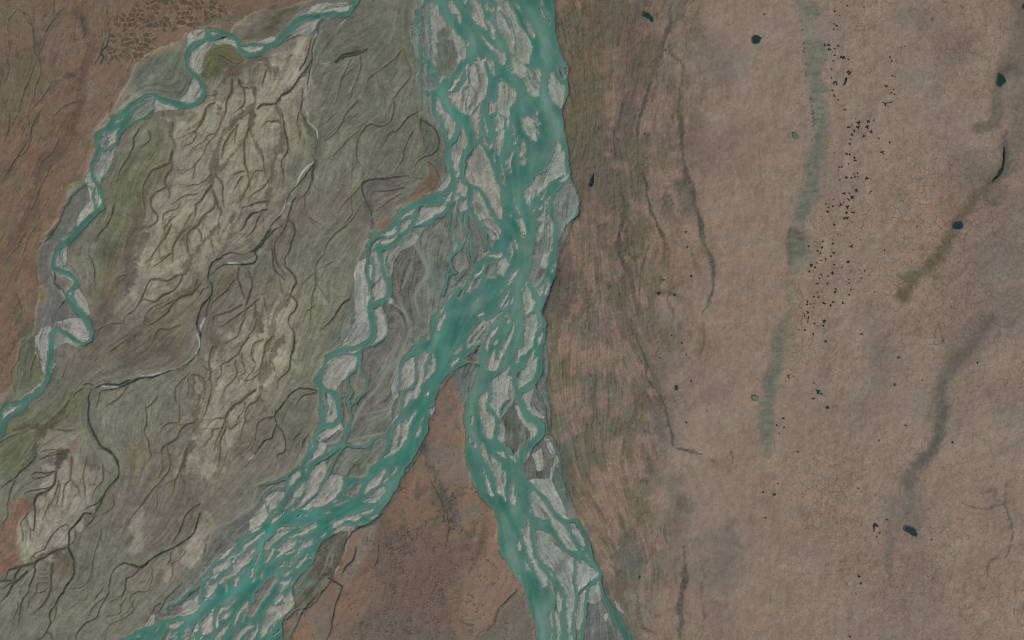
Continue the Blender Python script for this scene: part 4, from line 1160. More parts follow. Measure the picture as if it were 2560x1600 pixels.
K 3,3 b 520,1190 430,1240 360,1310
K 3,3,2 b 540,520 540,620
K 3,2.5 d 1120,770 1080,860 1010,920
K 3,2.5 d 1100,790 1000,830
K 3,2.5 d 2230,580 2180,680
K 4,3,2.5 b 330,760 250,880 270,1000 280,1100
K 4,3,2.5 b 320,850 350,960 360,1080
K 3,2.5 b 1330,540 1340,680 1280,740 1180,790
K 3,3,2 d 720,60 560,100 460,130
T 0 1400 7.56
K 3,4,4,4,4,4,3,3,3,3 v 1385,0 1390,150 1390,260 1320,380 1250,480 1190,610 1100,710 1040,850 950,970 930,1090 960,1170 890,1290 870,1360 800,1450 640,1550
K 2.5,2.5 d 1060,860 1050,1000 1010,1140 950,1180
K 3.5,3.5 d 890,1350 970,1410 1010,1530
K 4,3,4,4,4,5 d 650,50 500,100 400,110 290,160 160,190 120,320 -20,420
K 5,6,7,6,4 d 380,130 280,300 260,400 180,590 90,690 -20,800
K 5,5,4,4 d 520,200 300,390 150,470 -20,570
K 3,4,5 d -20,400 150,380 250,380
K 6,5,4,4,4,5,5,5 d 650,60 640,280 560,460 540,580 450,690 400,830 370,1000 340,1180
K 9,8,8,6,6,6 b 980,60 960,250 960,450 930,600 880,740 760,900 560,1020
K 2.5,2.5,2.5,3,2.5 v 2060,600 2010,710 1920,850 1850,1010 1820,1090 1640,1170 1540,1270 1450,1400 1430,1530
K 3,3,2.5 d 2350,40 2200,120 2090,300 2060,450 2040,560
K 2.5,2.5,2 d 1990,710 1870,790 1780,850 1650,1060
K 5,5,4,3,2.5 o 1750,0 1730,200 1680,350 1550,490 1340,540
K 2.5,2.5,2.5 b 2380,330 2370,540 2330,640 2080,780
K 3,2.5 b 910,420 720,420 690,500 690,600 550,720
K 3,2.5 b 910,510 810,600 660,620
K 2.5,2 b 900,320 700,330
K 2,2 b 920,240 720,240
K 3,2.5,2 b 540,700 520,850 530,910
K 2.5,2 b 2400,700 2280,860 2250,1000 2000,1060
K 3,2.5 b 1950,500 1850,650 1790,780
K 2,2 o 1530,680 1480,790 1250,960
K 2.5 b 380,640 400,500 520,340
K 3,2.5 o 330,780 340,900 260,1050 220,1130
T 200 1280 4.724
K 3,3,2.5 o 850,660 840,800 790,930 700,930 600,980 590,1070 640,1130 590,1200 450,1280 350,1330 300,1420 290,1530
K 3,3,2.5 d 700,650 620,750 550,790 540,900 510,980 470,1100
K 3,3 b 1080,460 1060,560 1030,610
K 3,2.5,2.5 b 1250,450 1180,550 1090,610 1090,720 1050,830
K 3,2.5 d 850,1190 900,1100 1000,1060
K 3 d 930,1180 1020,1020 1110,930 1200,840
K 2.5 d 1490,370 1460,500 1440,560
T 780 120 3.2875
K 3,3,3,2 o 750,0 760,90 810,160 800,240 740,320 680,390 650,450 630,520
K 4,4,4,4,4,4,4,3 o 660,430 670,500 640,600 570,640 480,620 410,680 370,760 360,900 410,980 410,1060
K 4,4,3,3,2 d 870,520 790,560 730,640 690,680 640,700 590,780 520,870
K 4,4,4,4,4 d 890,580 1000,660 1040,740 1030,830 980,870 920,890 860,940 840,1030
K 3,4,5,6,5,5,5 d 800,1050 690,1055 570,1070 470,1080 420,1110 410,1170 440,1260 480,1350 495,1450
K 3,3,3 d 950,930 1010,990 1050,1080
K 4,3 d 890,580 890,650 900,700
K 3 d 940,670 960,730
K 3,3 d 920,740 915,800
K 3,3,3,2 d 830,690 780,770 750,840 750,910 680,1010
K 3,2.5 o 520,190 550,310 600,360
K 6,5,4,3 o 740,10 660,100 570,170 480,230 440,310
K 4,4,3,3 o 390,30 400,150 350,270 310,410
K 3,3,2.5 o 320,100 240,240 220,350 180,460
K 6,5,4,3 d 450,10 390,40 330,60 200,100 140,130
K 8,6,4 o 370,430 290,520 200,680 100,760
K 3,2.5 d 760,1140 640,1165 480,1180
K 3,2.5 d 910,1070 830,1060
K 2.5,2 o 730,1190 600,1270 500,1350
K 3,2.5 o 560,300 640,420
K 3,2.5 o 400,700 260,780
K 2.5,2.5 o 330,940 320,1080
K 3,2.5,2.5 o 400,1130 320,1220 320,1370 190,1510
K 2.5 o 860,600 860,520 870,460
T 0 0 4.724
K 1.6,1.6,1.6 d 210,100 100,250 100,450 110,580 80,720 90,900
K 1.8,2.2,2.2,1.8 d 320,130 370,250 400,450 410,600 470,720 490,850 430,1000 400,1150 340,1290 340,1480
K 1.8,2,1.8 d 390,780 350,960 270,1130 200,1360
K 1.8,1.8,1.8 d 910,1190 760,1250 640,1360
K 1.8 d 470,1060 520,1110
K 1.8 d 480,1300 430,1450
K 1.6 d 1260,100 1270,300 1290,400 1270,520
K 2.5,4,4,3 v 1290,400 1260,540 1190,620 1220,680 1190,760
K 1.6 d 640,0 630,150 620,270
K 2,2 d 1320,1200 1290,1380
K 2.5,2 d 210,100 330,180
K 1.8,1.8,1.8 d 760,90 640,220 540,380 470,520 460,620
T 0 280 4.724
K 2,2,2,2,2 d 450,30 380,170 330,330 230,480 100,690 20,830
K 3,3 d 330,20 350,150
K 3,3 d 120,40 100,200 60,350
T 600 1280 4.724
K 4,4,4,3,3,3,3,3 v 1060,790 1150,840 1210,870 1170,980 1140,1070 1110,1180 1085,1290 1080,1360 1050,1460 1020,1540
K 4,3,3,2.5,3,3 d 1070,820 960,950 890,1060 780,1130 670,1160 560,1250 480,1290
K 4,4 v 1040,780 1130,820
K 3,4,3 v 1370,400 1340,540 1240,650 1180,740
K 3,2,2 l 1290,210 1300,270 1250,420
K 4,3 l 1160,640 1110,740
K 2.5 d 770,1120 760,1230
K 2.5 d 680,1150 680,1250
K 3,3 d 1640,380 1620,560 1590,640
T 1000 1200 3.78
K 3,2.5 d 290,0 420,270 460,430 440,600
K 3,2.5 d 1110,1030 1000,1140 930,1210 900,1330
T 1000 600 4.724
K 4,6,5,5,6,5,5 p 230,60 250,180 320,330 310,440 220,560 180,670 210,820 240,920
K 4,5,4 p 290,480 340,600 330,700 310,850
K 3,5,3 p 0,740 60,860 110,980
K 4,6,7,4 p 150,50 80,80 20,110
T 700 780 4.724
K 4,7,7,6,6,5,5 p 1540,190 1490,340 1380,570 1240,700 1190,850 1100,950 1000,1050 890,1250 830,1400
K 3,4,4,3 p 1380,380 1270,560 1200,690 1070,880
K 3,4,3 p 1350,0 1440,90 1460,210
K 3,4,3 p 1290,1140 1160,1170 980,1220
K 4,5,5 p 900,140 760,190 740,330
K 3,4,4 p 880,0 800,130 830,260
T 700 500 4.724
K 4,6,5,5,5,4 p 1590,540 1650,640 1740,760 1740,870 1690,960 1600,1100 1600,1220 1650,1390
K 4,6,5,4 p 1290,1150 1340,1220 1440,1300 1500,1400 1540,1520
K 8,10,6 l 1280,1150 1300,1190 1310,1220
K 4,5,5,4 p 1050,420 990,560 940,650 905,740
K 3,4,4 p 890,950 890,1150 900,1300
K 3,4 p 1560,740 1480,960 1450,1040
K 4,4 p 1420,480 1330,680
T 600 1000 4.724
K 4,6,5,4 p 1480,0 1390,150 1300,350 1230,480
K 4,4,3 p 1180,600 1130,720 1060,850
K 3,4,3 p 220,1010 180,1120 120,1260 0,1330
K 3,3,3 p 430,680 440,840 330,930 180,1020
K 3,4,3 p 1250,480 1500,430 1700,400
K 3,4,3 p 1500,240 1640,180 1780,130
K 3,4,4 p 1180,620 1260,590 1330,620
T 200 1280 4.724
K 3,4,4,3 p 1900,30 1780,120 1640,160 1570,230 1530,330 1490,450
K 3,3,2 p 1370,890 1250,940 1180,1030 1040,1090
K 3,3 p 1700,300 1730,220
T 600 1280 4.724
K 3,4,4,3 p 1300,180 1290,300 1250,430 1220,560
K 4,4 p 1090,500 1080,640
T 0 0 4.724
K 2,2,2 d 270,130 340,260 390,330 430,560
K 1.8,1.8,1.8 d 500,540 440,700 300,1050 240,1280 120,1500
K 1.8,1.8 d 620,960 480,1180 340,1330
K 2,1.6 d 540,380 640,230 700,120
K 1.6,1.6 d 1120,760 1180,640 1200,560 1260,420
K 1.6,1.6 d 60,960 110,820 90,700
K 1.6,1.6 d 470,1080 520,1120 500,1160
T 0 280 4.724
K 2,2,1.6 d 380,200 330,420 220,540
K 2,2,1.6 d 240,470 180,560 120,690 40,790
K 1.6,1.6 d 700,300 620,480 520,560 440,720
K 1.6,1.6 d 600,620 480,900 360,1180
K 1.6,1.6 d 860,260 760,460
T 0 560 4.724
K 1.6,1.6 d 300,100 200,280 80,420
K 1.6,1.6 d 430,20 330,180 260,380
K 1.6,1.6 d 200,880 260,1000 180,1180
'''
POND = '''
T 1920 0 3.78
630,110,10 672,150,5 628,232,7 650,247,9 620,280,5 575,430,14 575,470,12 535,430,9 665,437,9 630,465,8 630,525,6 712,547,15 690,543,9 760,565,8 615,580,6 600,655,7 598,740,6 605,858,8 625,905,11 660,945,6 727,1040,9 1115,818,11 1187,848,6 1165,880,9 1195,895,6 1150,545,8 1170,580,8 1290,440,5 1258,455,5 1172,718,6 1198,730,5 855,1165,15 945,1150,14 998,1140,8 762,1205,12 850,1208,14 937,1205,14 972,1250,13 815,1240,10 795,1278,8 903,1288,10 1045,1310,6 780,1320,7 770,1365,9 1150,1350,9 1080,1443,14 740,1458,9 770,1462,8 815,1495,9 626,1448,5 1550,190,5 905,72,6 750,58,7 828,1125,5 793,1185,5
T 1920 400 3.78
820,8,12 760,40,6 672,70,7 697,68,7 665,98,5 845,127,8 740,170,12 785,170,8 820,160,7 815,137,5 930,178,14 678,192,6 848,160,5 835,290,13 720,320,14 768,318,8 795,352,14 758,375,12 715,402,6 685,425,10 750,448,14 548,420,8 572,452,8 614,442,8 560,490,9 740,500,12 802,500,13 720,555,10 745,550,14 795,588,6 625,615,9 970,300,7 960,318,6 618,375,6 518,772,9 383,815,8 610,795,9 785,820,14 618,880,11 592,912,8 510,830,10 468,862,7 495,880,7 545,935,8 410,995,13 462,975,8 445,1015,9 500,955,6 757,965,13 622,993,10 700,1015,6 388,1055,8 502,1083,8 568,1100,8 610,1070,11 485,1118,6 765,1130,6 912,1047,8 863,1043,5 880,1117,8 952,1090,7 560,1168,8 465,1170,8 767,1168,7 632,1250,14 640,1222,7 468,1255,6 505,1248,6 478,1300,8 430,1295,8 370,1340,10 368,1368,10 435,1357,6 403,1365,5 530,1358,13 590,1375,12 612,1345,10 705,1352,11 765,1275,9 783,1228,7 375,1442,10 382,1490,11 343,1475,7 340,1450,5 430,1393,6 1005,1247,6 1100,855,7 1408,630,6 1090,1218,5 655,707,5 870,755,5
T 1920 800 3.78
530,10,13 375,18,7 438,35,7 350,97,9 290,92,5 425,137,10 545,203,11 520,55,8 885,135,8 1235,353,12 238,532,6 433,597,6 475,675,18 500,700,11 427,745,10 562,828,13 147,932,9 85,993,9 150,1017,8 105,1070,6 1045,1140,8 1195,615,10 1975,405,9 1458,570,7 1740,1155,9 1297,995,8 280,1245,8 1650,200,7 1320,465,5
T 1920 1200 3.78
57,138,11 95,35,7 1055,495,6 1027,537,7 1040,597,5 1122,373,6 860,910,11 878,975,9 770,1480,9 1540,560,8 850,80,7 830,1075,6 1510,910,5
T 1360 400 3.78
1343,682,8 1393,1098,10 1085,1265,15 1235,1278,11 1355,825,8 1130,1135,10
T 1360 800 3.78
1303,220,8 1345,330,6 1375,362,5 1390,580,8 1345,967,8 1205,145,6 1090,355,5 1540,855,6
T 1360 0 3.78
2080,140,8 950,1268,8 1147,480,7
T 1360 1200 3.78
2175,137,11 2070,117,8 2090,357,8 905,915,10
'''
LAKE = '''
T 1360 0 3.78
green|dark green sock-shaped pond below the top edge, east of the main river| 935,115 960,118 990,128 1030,172 1035,205 1022,215 1000,200 985,182 960,170 935,158
green|dark green round pond with a pointed tail on the upper pink tundra| 1962,372 1980,345 2005,336 2030,345 2042,356 2066,362 2045,372 2040,392 2022,414 1995,420 1970,408
algae|small bright green weedy pond left of the upper green ridge| 2345,1262 2362,1256 2385,1268 2404,1288 2398,1308 2375,1312 2356,1304
T 1920 0 3.78
deep|dark teal five-sided pond near the upper right edge| 2170,715 2195,700 2220,712 2248,760 2235,790 2190,830 2155,800 2165,750
deep|dark pond cut by the right edge near the top right corner| 2405,55 2425,40 2460,50 2470,90 2420,95 2408,80
deep|thin dark river-like pond with a kink near the right edge| 2232,1400 2245,1415 2242,1480 2237,1530 2225,1600 2212,1640 2190,1668 2150,1705 2122,1728 2130,1708 2160,1675 2175,1630 2205,1590 2222,1520 2228,1450
T 1920 400 3.78
deep|dark teal bean-shaped pond halfway down beside the drainage band| 1740,625 1765,590 1800,586 1830,588 1840,610 1835,645 1795,658 1735,650
T 1920 1200 3.78
deep|dark teal oval pond tilted to the right in the lower right| 1285,440 1310,435 1385,460 1408,515 1400,537 1365,525 1310,490 1285,475
slit|narrow dark hooked pool beside the lower right oval pond| 990,430 1005,410 1030,415 1046,440 1030,445 1010,428 1005,450 1008,488 995,488
T 1360 800 3.78
algae|small bright green weedy pond left of the lower green ridge| 1963,735 1970,715 1995,710 2018,722 2022,745 2005,765 1980,762
deep|tiny dark round pond with cracks running to it on the mid tundra| 1236,625 1247,618 1263,625 1262,655 1250,664 1238,655
T 1360 400 3.78
navy|dark blue spindle-shaped pond on brown tundra near the east bank| 450,165 473,130 476,200 458,250 438,258 425,250 435,205
T 1920 0 3.78
slit|long black slit-shaped pool high in the pool belt| 728,740 748,738 742,770 728,795 708,815 716,790 728,770
ring|black ring-shaped pool in the pool belt, right of the slit-shaped pool| 740,690 750,672 768,672 782,685 775,702 758,708 755,700 768,698 772,686 762,680 752,690
ring|black ring-shaped pool in the pool belt, left of the slit-shaped pool| 612,795 622,776 640,772 656,790 652,808 640,808 646,792 636,782 624,790 626,808
slit|curved green-black pool right of the pool belt's upper part| 1070,968 1090,972 1120,976 1160,970 1180,958 1175,970 1140,980 1110,984 1112,1000 1100,1010 1098,985
T 1920 800 3.78
slit|black hook-shaped pool at the green ridge's right side| 183,518 208,517 208,522 190,524 192,545 206,546 206,551 184,549
'''
FLOW = '''
T 1000 0 4.724
V 86,130,113 26 1500,-20 1600,150 1690,400 1700,700 1690,1000 1700,1200 1790,1400 1850,1530
V 76,128,110 30 400,-20 600,250 850,450 1000,600 1150,750 1300,900 1500,1100 1700,1200
V 58,130,108 15 880,600 750,800 600,920 480,1000 470,1100 600,1280 720,1400 780,1530
V 62,122,104 8 330,0 240,110 220,300 240,600 230,800
X 72,112,106 8 1420,1200 1600,1280 1640,1400 1420,1500 1350,1400
X 66,104,102 8 230,720 430,880 440,1060 280,1080 220,960
X 70,114,108 10 1560,600 1650,600 1640,800 1560,760
X 70,112,108 6 1060,900 1160,900 1060,1150 980,1200
T 1000 300 4.724
V 86,130,113 30 1790,0 1800,200 1760,350 1600,480 1430,600 1380,780 1480,1000 1540,1150 1500,1350 1480,1530
V 78,128,112 22 1300,-20 1260,280 1150,600 1200,900 1290,1200 1350,1400 1300,1530
V 72,126,110 14 1000,400 1080,560 1150,750
X 76,112,112 8 1500,350 1600,220 1700,220 1750,300 1700,400 1550,430
X 74,112,108 8 1330,400 1380,560 1300,700 1250,650
X 74,112,110 8 1450,760 1560,600 1650,600 1500,760
X 72,112,108 8 1150,1450 1230,1250 1290,1330 1250,1500 1100,1530
X 74,114,112 6 1330,900 1380,1100 1350,1250 1300,1000
T 1000 600 4.724
V 86,131,112 24 1480,0 1500,250 1410,500 1390,700 1410,1000 1340,1200 1250,1400 1180,1530
V 70,126,110 12 1200,60 900,280 780,500 720,600
V 72,126,110 16 1330,400 1200,560 1000,750 800,850 600,920 500,1100
V 64,128,110 24 560,950 500,1150 500,1540
V 80,126,108 18 1000,1300 1150,1000 1250,800
X 70,108,102 10 560,700 800,640 1000,560 1150,480 1180,650 1000,760 800,830 560,880
X 70,110,104 8 620,950 900,900 850,1080 720,1200 620,1350 600,1100
X 72,108,110 6 1150,60 1290,40 1230,150 1100,150
X 70,108,104 5 500,560 640,400 640,500 540,640
T 1000 900 4.724
V 60,128,110 20 520,0 430,200 330,400 250,600 130,850 40,1100
V 86,131,112 24 980,0 1000,100 900,300 850,500 850,750 900,950 1000,1200 1180,1530
V 82,128,112 18 1000,850 1200,1000 1350,1150 1380,1400 1400,1530
X 74,112,112 6 250,330 330,240 380,300 300,500 240,500
T 1000 1200 3.78
V 86,130,113 30 1100,0 1100,250 1000,350 1070,600 1120,900 1250,1100 1340,1400 1380,1600
X 74,114,108 8 960,420 1080,440 1060,700 950,560
X 50,94,78 5 1280,360 1440,370 1470,500 1380,470
X 60,104,86 6 1660,400 1760,540 1780,700 1700,640 1680,520
X 62,98,84 8 1870,930 1960,1110 2100,1260 2200,1600 2080,1600 1960,1290
T 600 1000 4.724
V 58,130,110 20 2150,60 2080,400 1950,620 1700,760 1550,880 1450,1100 1300,1250 1000,1400 600,1530
V 62,128,110 16 2000,700 1850,950 1750,1150 1500,1270 1300,1380
X 66,108,98 6 1250,930 1440,900 1440,960 1300,1000 1220,1100
X 68,104,98 6 640,1120 700,1180 540,1300 500,1240
T 600 1280 4.724
V 56,138,120 16 950,30 500,60 330,200 250,400 200,560 80,750 -20,900
V 56,134,118 18 250,780 60,860 -100,900
V 62,124,106 14 1100,60 960,220 830,480 700,620 500,700
X 70,108,102 6 280,640 420,560 440,700 330,720
T 200 1280 4.724
V 54,140,122 14 2340,80 2180,280 2120,450 1950,750 1800,920 1500,1080 1300,1260 1200,1400
V 56,132,114 10 1150,1250 950,1310 700,1420 500,1530
X 70,110,102 8 1500,1000 1720,860 1850,800 1700,950
X 68,104,100 6 1380,1250 1500,1150 1500,1230
T 400 0 4.724
V 58,122,104 12 2290,70 2100,170 1800,190 1530,320 1390,500 1130,640 900,480 700,400
V 60,124,106 8 450,510 330,700 480,960 500,1160 250,1240 0,1170
'''

# ------------------------------------------------------------------ survey tables (traced channel, bar, creek and pond outlines)
def parse(text):
    ox = oy = 0.0; s = 1.0
    for line in text.strip().splitlines():
        f = line.split()
        if f[0] == 'T':
            ox, oy, s = float(f[1]), float(f[2]), float(f[3]); continue
        yield f, ox, oy, s

def pts_of(tokens, ox, oy, s):
    a = np.array([[float(v) for v in t.split(',')] for t in tokens])
    a[:, 0] = ox + a[:, 0] / s
    a[:, 1] = oy + a[:, 1] / s
    return a

def catmull(p, closed, n=4):              # smooth curve through the points, keeping sharp corners sharp
    m = len(p)
    if m < 3:
        return p
    if closed:
        a, c = np.roll(p, 1, 0), np.roll(p, -1, 0)
    else:
        a = np.vstack([2 * p[:1] - p[1:2], p[:-1]]); c = np.vstack([p[1:], 2 * p[-1:] - p[-2:-1]])
    u, v = p - a, c - p
    lu = np.hypot(u[:, 0], u[:, 1]) + 1e-9; lv = np.hypot(v[:, 0], v[:, 1]) + 1e-9
    turn = np.arccos(np.clip((u * v).sum(1) / (lu * lv), -1, 1))
    tan = (u / lu[:, None] + v / lv[:, None])
    tan /= np.hypot(tan[:, 0], tan[:, 1])[:, None] + 1e-9
    tan *= (np.minimum(lu, lv) * np.where(turn > 1.25, 0.0, 0.9))[:, None]
    t = (np.arange(n) / n)[:, None]
    h00 = 2 * t ** 3 - 3 * t ** 2 + 1; h10 = t ** 3 - 2 * t ** 2 + t; h01 = -2 * t ** 3 + 3 * t ** 2; h11 = t ** 3 - t ** 2
    res = []
    for i in range(m if closed else m - 1):
        k = (i + 1) % m
        res.append(h00 * p[i] + h10 * tan[i] + h01 * p[k] + h11 * tan[k])
    r = np.vstack(res)
    return r if closed else np.vstack([r, p[-1:]])

# ------------------------------------------------------------------ the survey grid
G = 1.8
NX, NY = 1603, 1025
X0, Y0 = -160.0, -122.0
gx = X0 + G * np.arange(NX)
gy = Y0 + G * np.arange(NY)
XX, YY = np.meshgrid(gx, gy)
XX = XX.astype(np.float32); YY = YY.astype(np.float32)
rng = np.random.default_rng(11)

def vnoise(x, y, scale, seed):
    r = np.random.default_rng(seed).random((256, 256)).astype(np.float32)
    u = x / scale; v = y / scale
    iu = np.floor(u).astype(np.int32); iv = np.floor(v).astype(np.int32)
    fu = u - iu; fv = v - iv
    fu = fu * fu * (3 - 2 * fu); fv = fv * fv * (3 - 2 * fv)
    a = r[iv & 255, iu & 255]; b = r[iv & 255, (iu + 1) & 255]
    c = r[(iv + 1) & 255, iu & 255]; d = r[(iv + 1) & 255, (iu + 1) & 255]
    return (a * (1 - fu) + b * fu) * (1 - fv) + (c * (1 - fu) + d * fu) * fv - 0.5

def fbm(x, y, scale, seed, octv=4, gain=0.55):
    t = 0.0; amp = 1.0; norm = 0.0
    for k in range(octv):
        # turn each octave so that the lattice does not show
        ca, sa = math.cos(0.6 * k + seed), math.sin(0.6 * k + seed)
        t = t + amp * vnoise(x * ca - y * sa + 31.7 * k, x * sa + y * ca + 17.3 * k, scale / 2 ** k, seed * 13 + k)
        norm += amp; amp *= gain
    return t / norm

CX = np.clip(XX, -3, 2563); CY = np.clip(YY, -3, 1603)
WX = CX + 7.0 * vnoise(XX, YY, 34, 1) + 3.6 * vnoise(XX, YY, 13, 2) + 2.2 * vnoise(XX, YY, 6, 3)
WY = CY + 7.0 * vnoise(XX, YY, 34, 4) + 3.6 * vnoise(XX, YY, 13, 5) + 2.2 * vnoise(XX, YY, 6, 6)
PXX = CX + 26 * vnoise(XX, YY, 60, 7) + 14 * vnoise(XX, YY, 24, 8) + 7 * vnoise(XX, YY, 9, 9)
PYY = CY + 26 * vnoise(XX, YY, 60, 17) + 14 * vnoise(XX, YY, 24, 18) + 7 * vnoise(XX, YY, 9, 19)
KX = CX + 3.0 * vnoise(XX, YY, 22, 21) + 2.0 * vnoise(XX, YY, 8, 22)
KY = CY + 3.0 * vnoise(XX, YY, 22, 23) + 2.0 * vnoise(XX, YY, 8, 24)

def window(p, pad):
    x0, y0 = p.min(0) - pad; x1, y1 = p.max(0) + pad
    if x0 < 0: x0 = X0
    if y0 < 0: y0 = Y0
    if x1 > 2560: x1 = 1e5
    if y1 > 1600: y1 = 1e5
    i0 = max(0, int((x0 - X0) / G)); i1 = min(NX, int((x1 - X0) / G) + 2)
    j0 = max(0, int((y0 - Y0) / G)); j1 = min(NY, int((y1 - Y0) / G) + 2)
    return slice(j0, max(j0 + 1, j1)), slice(i0, max(i0 + 1, i1))

def sd_poly(p, gxx, gyy):                 # signed distance, positive inside
    d2 = np.full(gxx.shape, 1e12, np.float32)
    ins = np.zeros(gxx.shape, bool)
    n = len(p)
    for i in range(n):
        ax, ay = p[i]; bx, by = p[(i + 1) % n]
        ex, ey = bx - ax, by - ay
        l2 = ex * ex + ey * ey
        if l2 < 1e-9: continue
        px = gxx - ax; py = gyy - ay
        t = np.clip((px * ex + py * ey) / l2, 0, 1)
        dx = px - t * ex; dy = py - t * ey
        np.minimum(d2, dx * dx + dy * dy, out=d2)
        if ay != by:
            c = (ay > gyy) != (by > gyy)
            ins ^= c & (px < ex * (gyy - ay) / (by - ay))
    d = np.sqrt(d2)
    return np.where(ins, d, -d)

def widths(spec, n):
    w = np.array([float(v) for v in spec.split(',')])
    if len(w) == 1:
        return np.full(n, w[0])
    return np.interp(np.linspace(0, 1, n), np.linspace(0, 1, len(w)), w)

def sd_line(p, w, gxx, gyy, pad):          # distance to a polyline minus its half width, segment by segment in local windows
    sl = window(p, pad)
    d = np.full(gxx[sl].shape, 1e3, np.float32)
    oj, oi = sl[0].start, sl[1].start
    for i in range(len(p) - 1):
        q = p[i:i + 2]
        s2 = window(q, pad + max(w[i], w[i + 1]))
        a = slice(max(0, s2[0].start - oj), max(0, s2[0].stop - oj)); b = slice(max(0, s2[1].start - oi), max(0, s2[1].stop - oi))
        sub = d[a, b]
        if sub.size == 0: continue
        gj = slice(oj + a.start, oj + a.start + sub.shape[0]); gi = slice(oi + b.start, oi + b.start + sub.shape[1])
        ax, ay = q[0]; ex, ey = q[1] - q[0]
        l2 = ex * ex + ey * ey + 1e-9
        px = gxx[gj, gi] - ax; py = gyy[gj, gi] - ay
        t = np.clip((px * ex + py * ey) / l2, 0, 1)
        dx = px - t * ex; dy = py - t * ey
        np.minimum(sub, np.sqrt(dx * dx + dy * dy) - 0.5 * (w[i] + (w[i + 1] - w[i]) * t), out=sub)
    return sl, d

def sstep(a, b, x):
    t = np.clip((x - a) / (b - a), 0, 1)
    return t * t * (3 - 2 * t)

# ------------------------------------------------------------------ flow directions and wind-and-water streaks along them
segs = []
def add_flow(p, wt=1.0):
    for i in range(len(p) - 1):
        d = p[i + 1] - p[i]; L_ = math.hypot(*d)
        if L_ > 1e-6:
            segs.append(((p[i][0] + p[i + 1][0]) / 2, (p[i][1] + p[i + 1][1]) / 2, math.atan2(d[1], d[0]), wt * L_))
water_polys, bars, chans, creeks, zones, patches, late = [], [], [], [], [], [], []
for f, ox, oy, s in parse(RIVER):
    if f[0] == 'C':
        p = catmull(pts_of(f[2:], ox, oy, s), False)
        chans.append((p, widths(f[1], len(p)) / s)); add_flow(p)
    else:
        p = pts_of(f[1:], ox, oy, s)
        if f[0] == 'W':
            water_polys.append(catmull(p, True, 3))
        else:
            bars.append((f[0], catmull(p, True, 3)))
            c = p - p.mean(0); u, sv, vt = np.linalg.svd(c)
            if sv[0] > 1.6 * sv[1]:
                a = p.mean(0) - vt[0] * sv[0] * 0.4; b = p.mean(0) + vt[0] * sv[0] * 0.4
                add_flow(np.array([a, b]), 1.0)
for f, ox, oy, s in parse(LAND):
    if f[0] == 'Z':
        zones.append((f[1], catmull(pts_of(f[2:], ox, oy, s), True, 3)))
    elif f[0] == 'Q':
        late.append(([float(v) for v in f[1].split(',')], float(f[2]), float(f[3]), catmull(pts_of(f[4:], ox, oy, s), True, 3)))
    elif f[0] == 'P':
        patches.append(([float(v) for v in f[1].split(',')], float(f[2]), float(f[3]), catmull(pts_of(f[4:], ox, oy, s), True, 3)))
    elif f[0] == 'D':
        p = catmull(pts_of(f[5:], ox, oy, s), False)
        patches.append((f[1], float(f[2]), [float(v) for v in f[3].split(',')], float(f[4]), p)); add_flow(p, 0.7)
for f, ox, oy, s in parse(CREEK):
    p = pts_of(f[3:], ox, oy, s)
    p = catmull(p, False)
    creeks.append((f[2], p, widths(f[1], len(p)))); add_flow(p)
S = np.array(segs)
cg = 20.0
cx = np.arange(X0, X0 + G * NX + cg, cg); cy = np.arange(Y0, Y0 + G * NY + cg, cg)
CXX, CYY = np.meshgrid(cx, cy)
tc = np.zeros(CXX.shape); ts = np.zeros(CXX.shape)
for j in range(len(cy)):
    dx = CXX[j][:, None] - S[:, 0]; dy = CYY[j][:, None] - S[:, 1]
    w = S[:, 3] / (dx * dx + dy * dy + 250.0) ** 1.5
    tc[j] = (w * np.cos(2 * S[:, 2])).sum(1) + 2e-5 * -0.9
    ts[j] = (w * np.sin(2 * S[:, 2])).sum(1)
fu = (XX - cx[0]) / cg; fv = (YY - cy[0]) / cg
iu = np.clip(fu.astype(np.int32), 0, len(cx) - 2); iv = np.clip(fv.astype(np.int32), 0, len(cy) - 2)
fu = fu - iu; fv = fv - iv
def up(a):
    return (a[iv, iu] * (1 - fu) + a[iv, iu + 1] * fu) * (1 - fv) + (a[iv + 1, iu] * (1 - fu) + a[iv + 1, iu + 1] * fu) * fv
nrm = np.sqrt(tc * tc + ts * ts) + 1e-12
ang = 0.5 * np.arctan2(up(ts / nrm), up(tc / nrm)) + 0.5 * fbm(XX, YY, 70, 41, 3) + 0.4 * fbm(XX, YY, 20, 42, 2)
DX = np.cos(ang).astype(np.float32); DY = np.sin(ang).astype(np.float32)
n1 = rng.random((NY, NX)).astype(np.float32) - 0.5
n2 = (fbm(XX, YY, 7.0, 51, 2) * 2).astype(np.float32)
n3 = (rng.random((NY, NX)) > 0.9962).astype(np.float32)
n4 = (fbm(XX, YY, 22.0, 52, 3) * 2).astype(np.float32)
def lic(steps, st):
    a1 = n1.copy(); a2 = n2.copy(); a3 = n3.copy(); a4 = n4.copy(); cnt = 1
    for sgn in (1.0, -1.0):
        px = np.broadcast_to(np.arange(NX, dtype=np.float32), (NY, NX)).copy()
        py = np.broadcast_to(np.arange(NY, dtype=np.float32)[:, None], (NY, NX)).copy()
        lx = DX * sgn; ly = DY * sgn
        for k in range(steps):
            px += lx * st; py += ly * st
            np.clip(px, 0, NX - 1, out=px); np.clip(py, 0, NY - 1, out=py)
            ii = px.astype(np.int32); jj = py.astype(np.int32)
            ux = DX[jj, ii]; uy = DY[jj, ii]
            fl = np.where(ux * lx + uy * ly < 0, -1.0, 1.0).astype(np.float32)
            lx = ux * fl; ly = uy * fl
            a1 += n1[jj, ii]; a2 += n2[jj, ii]; a3 += n3[jj, ii]; a4 += n4[jj, ii]; cnt += 1
    return a1 / cnt, a2 / cnt, a3, a4 / cnt
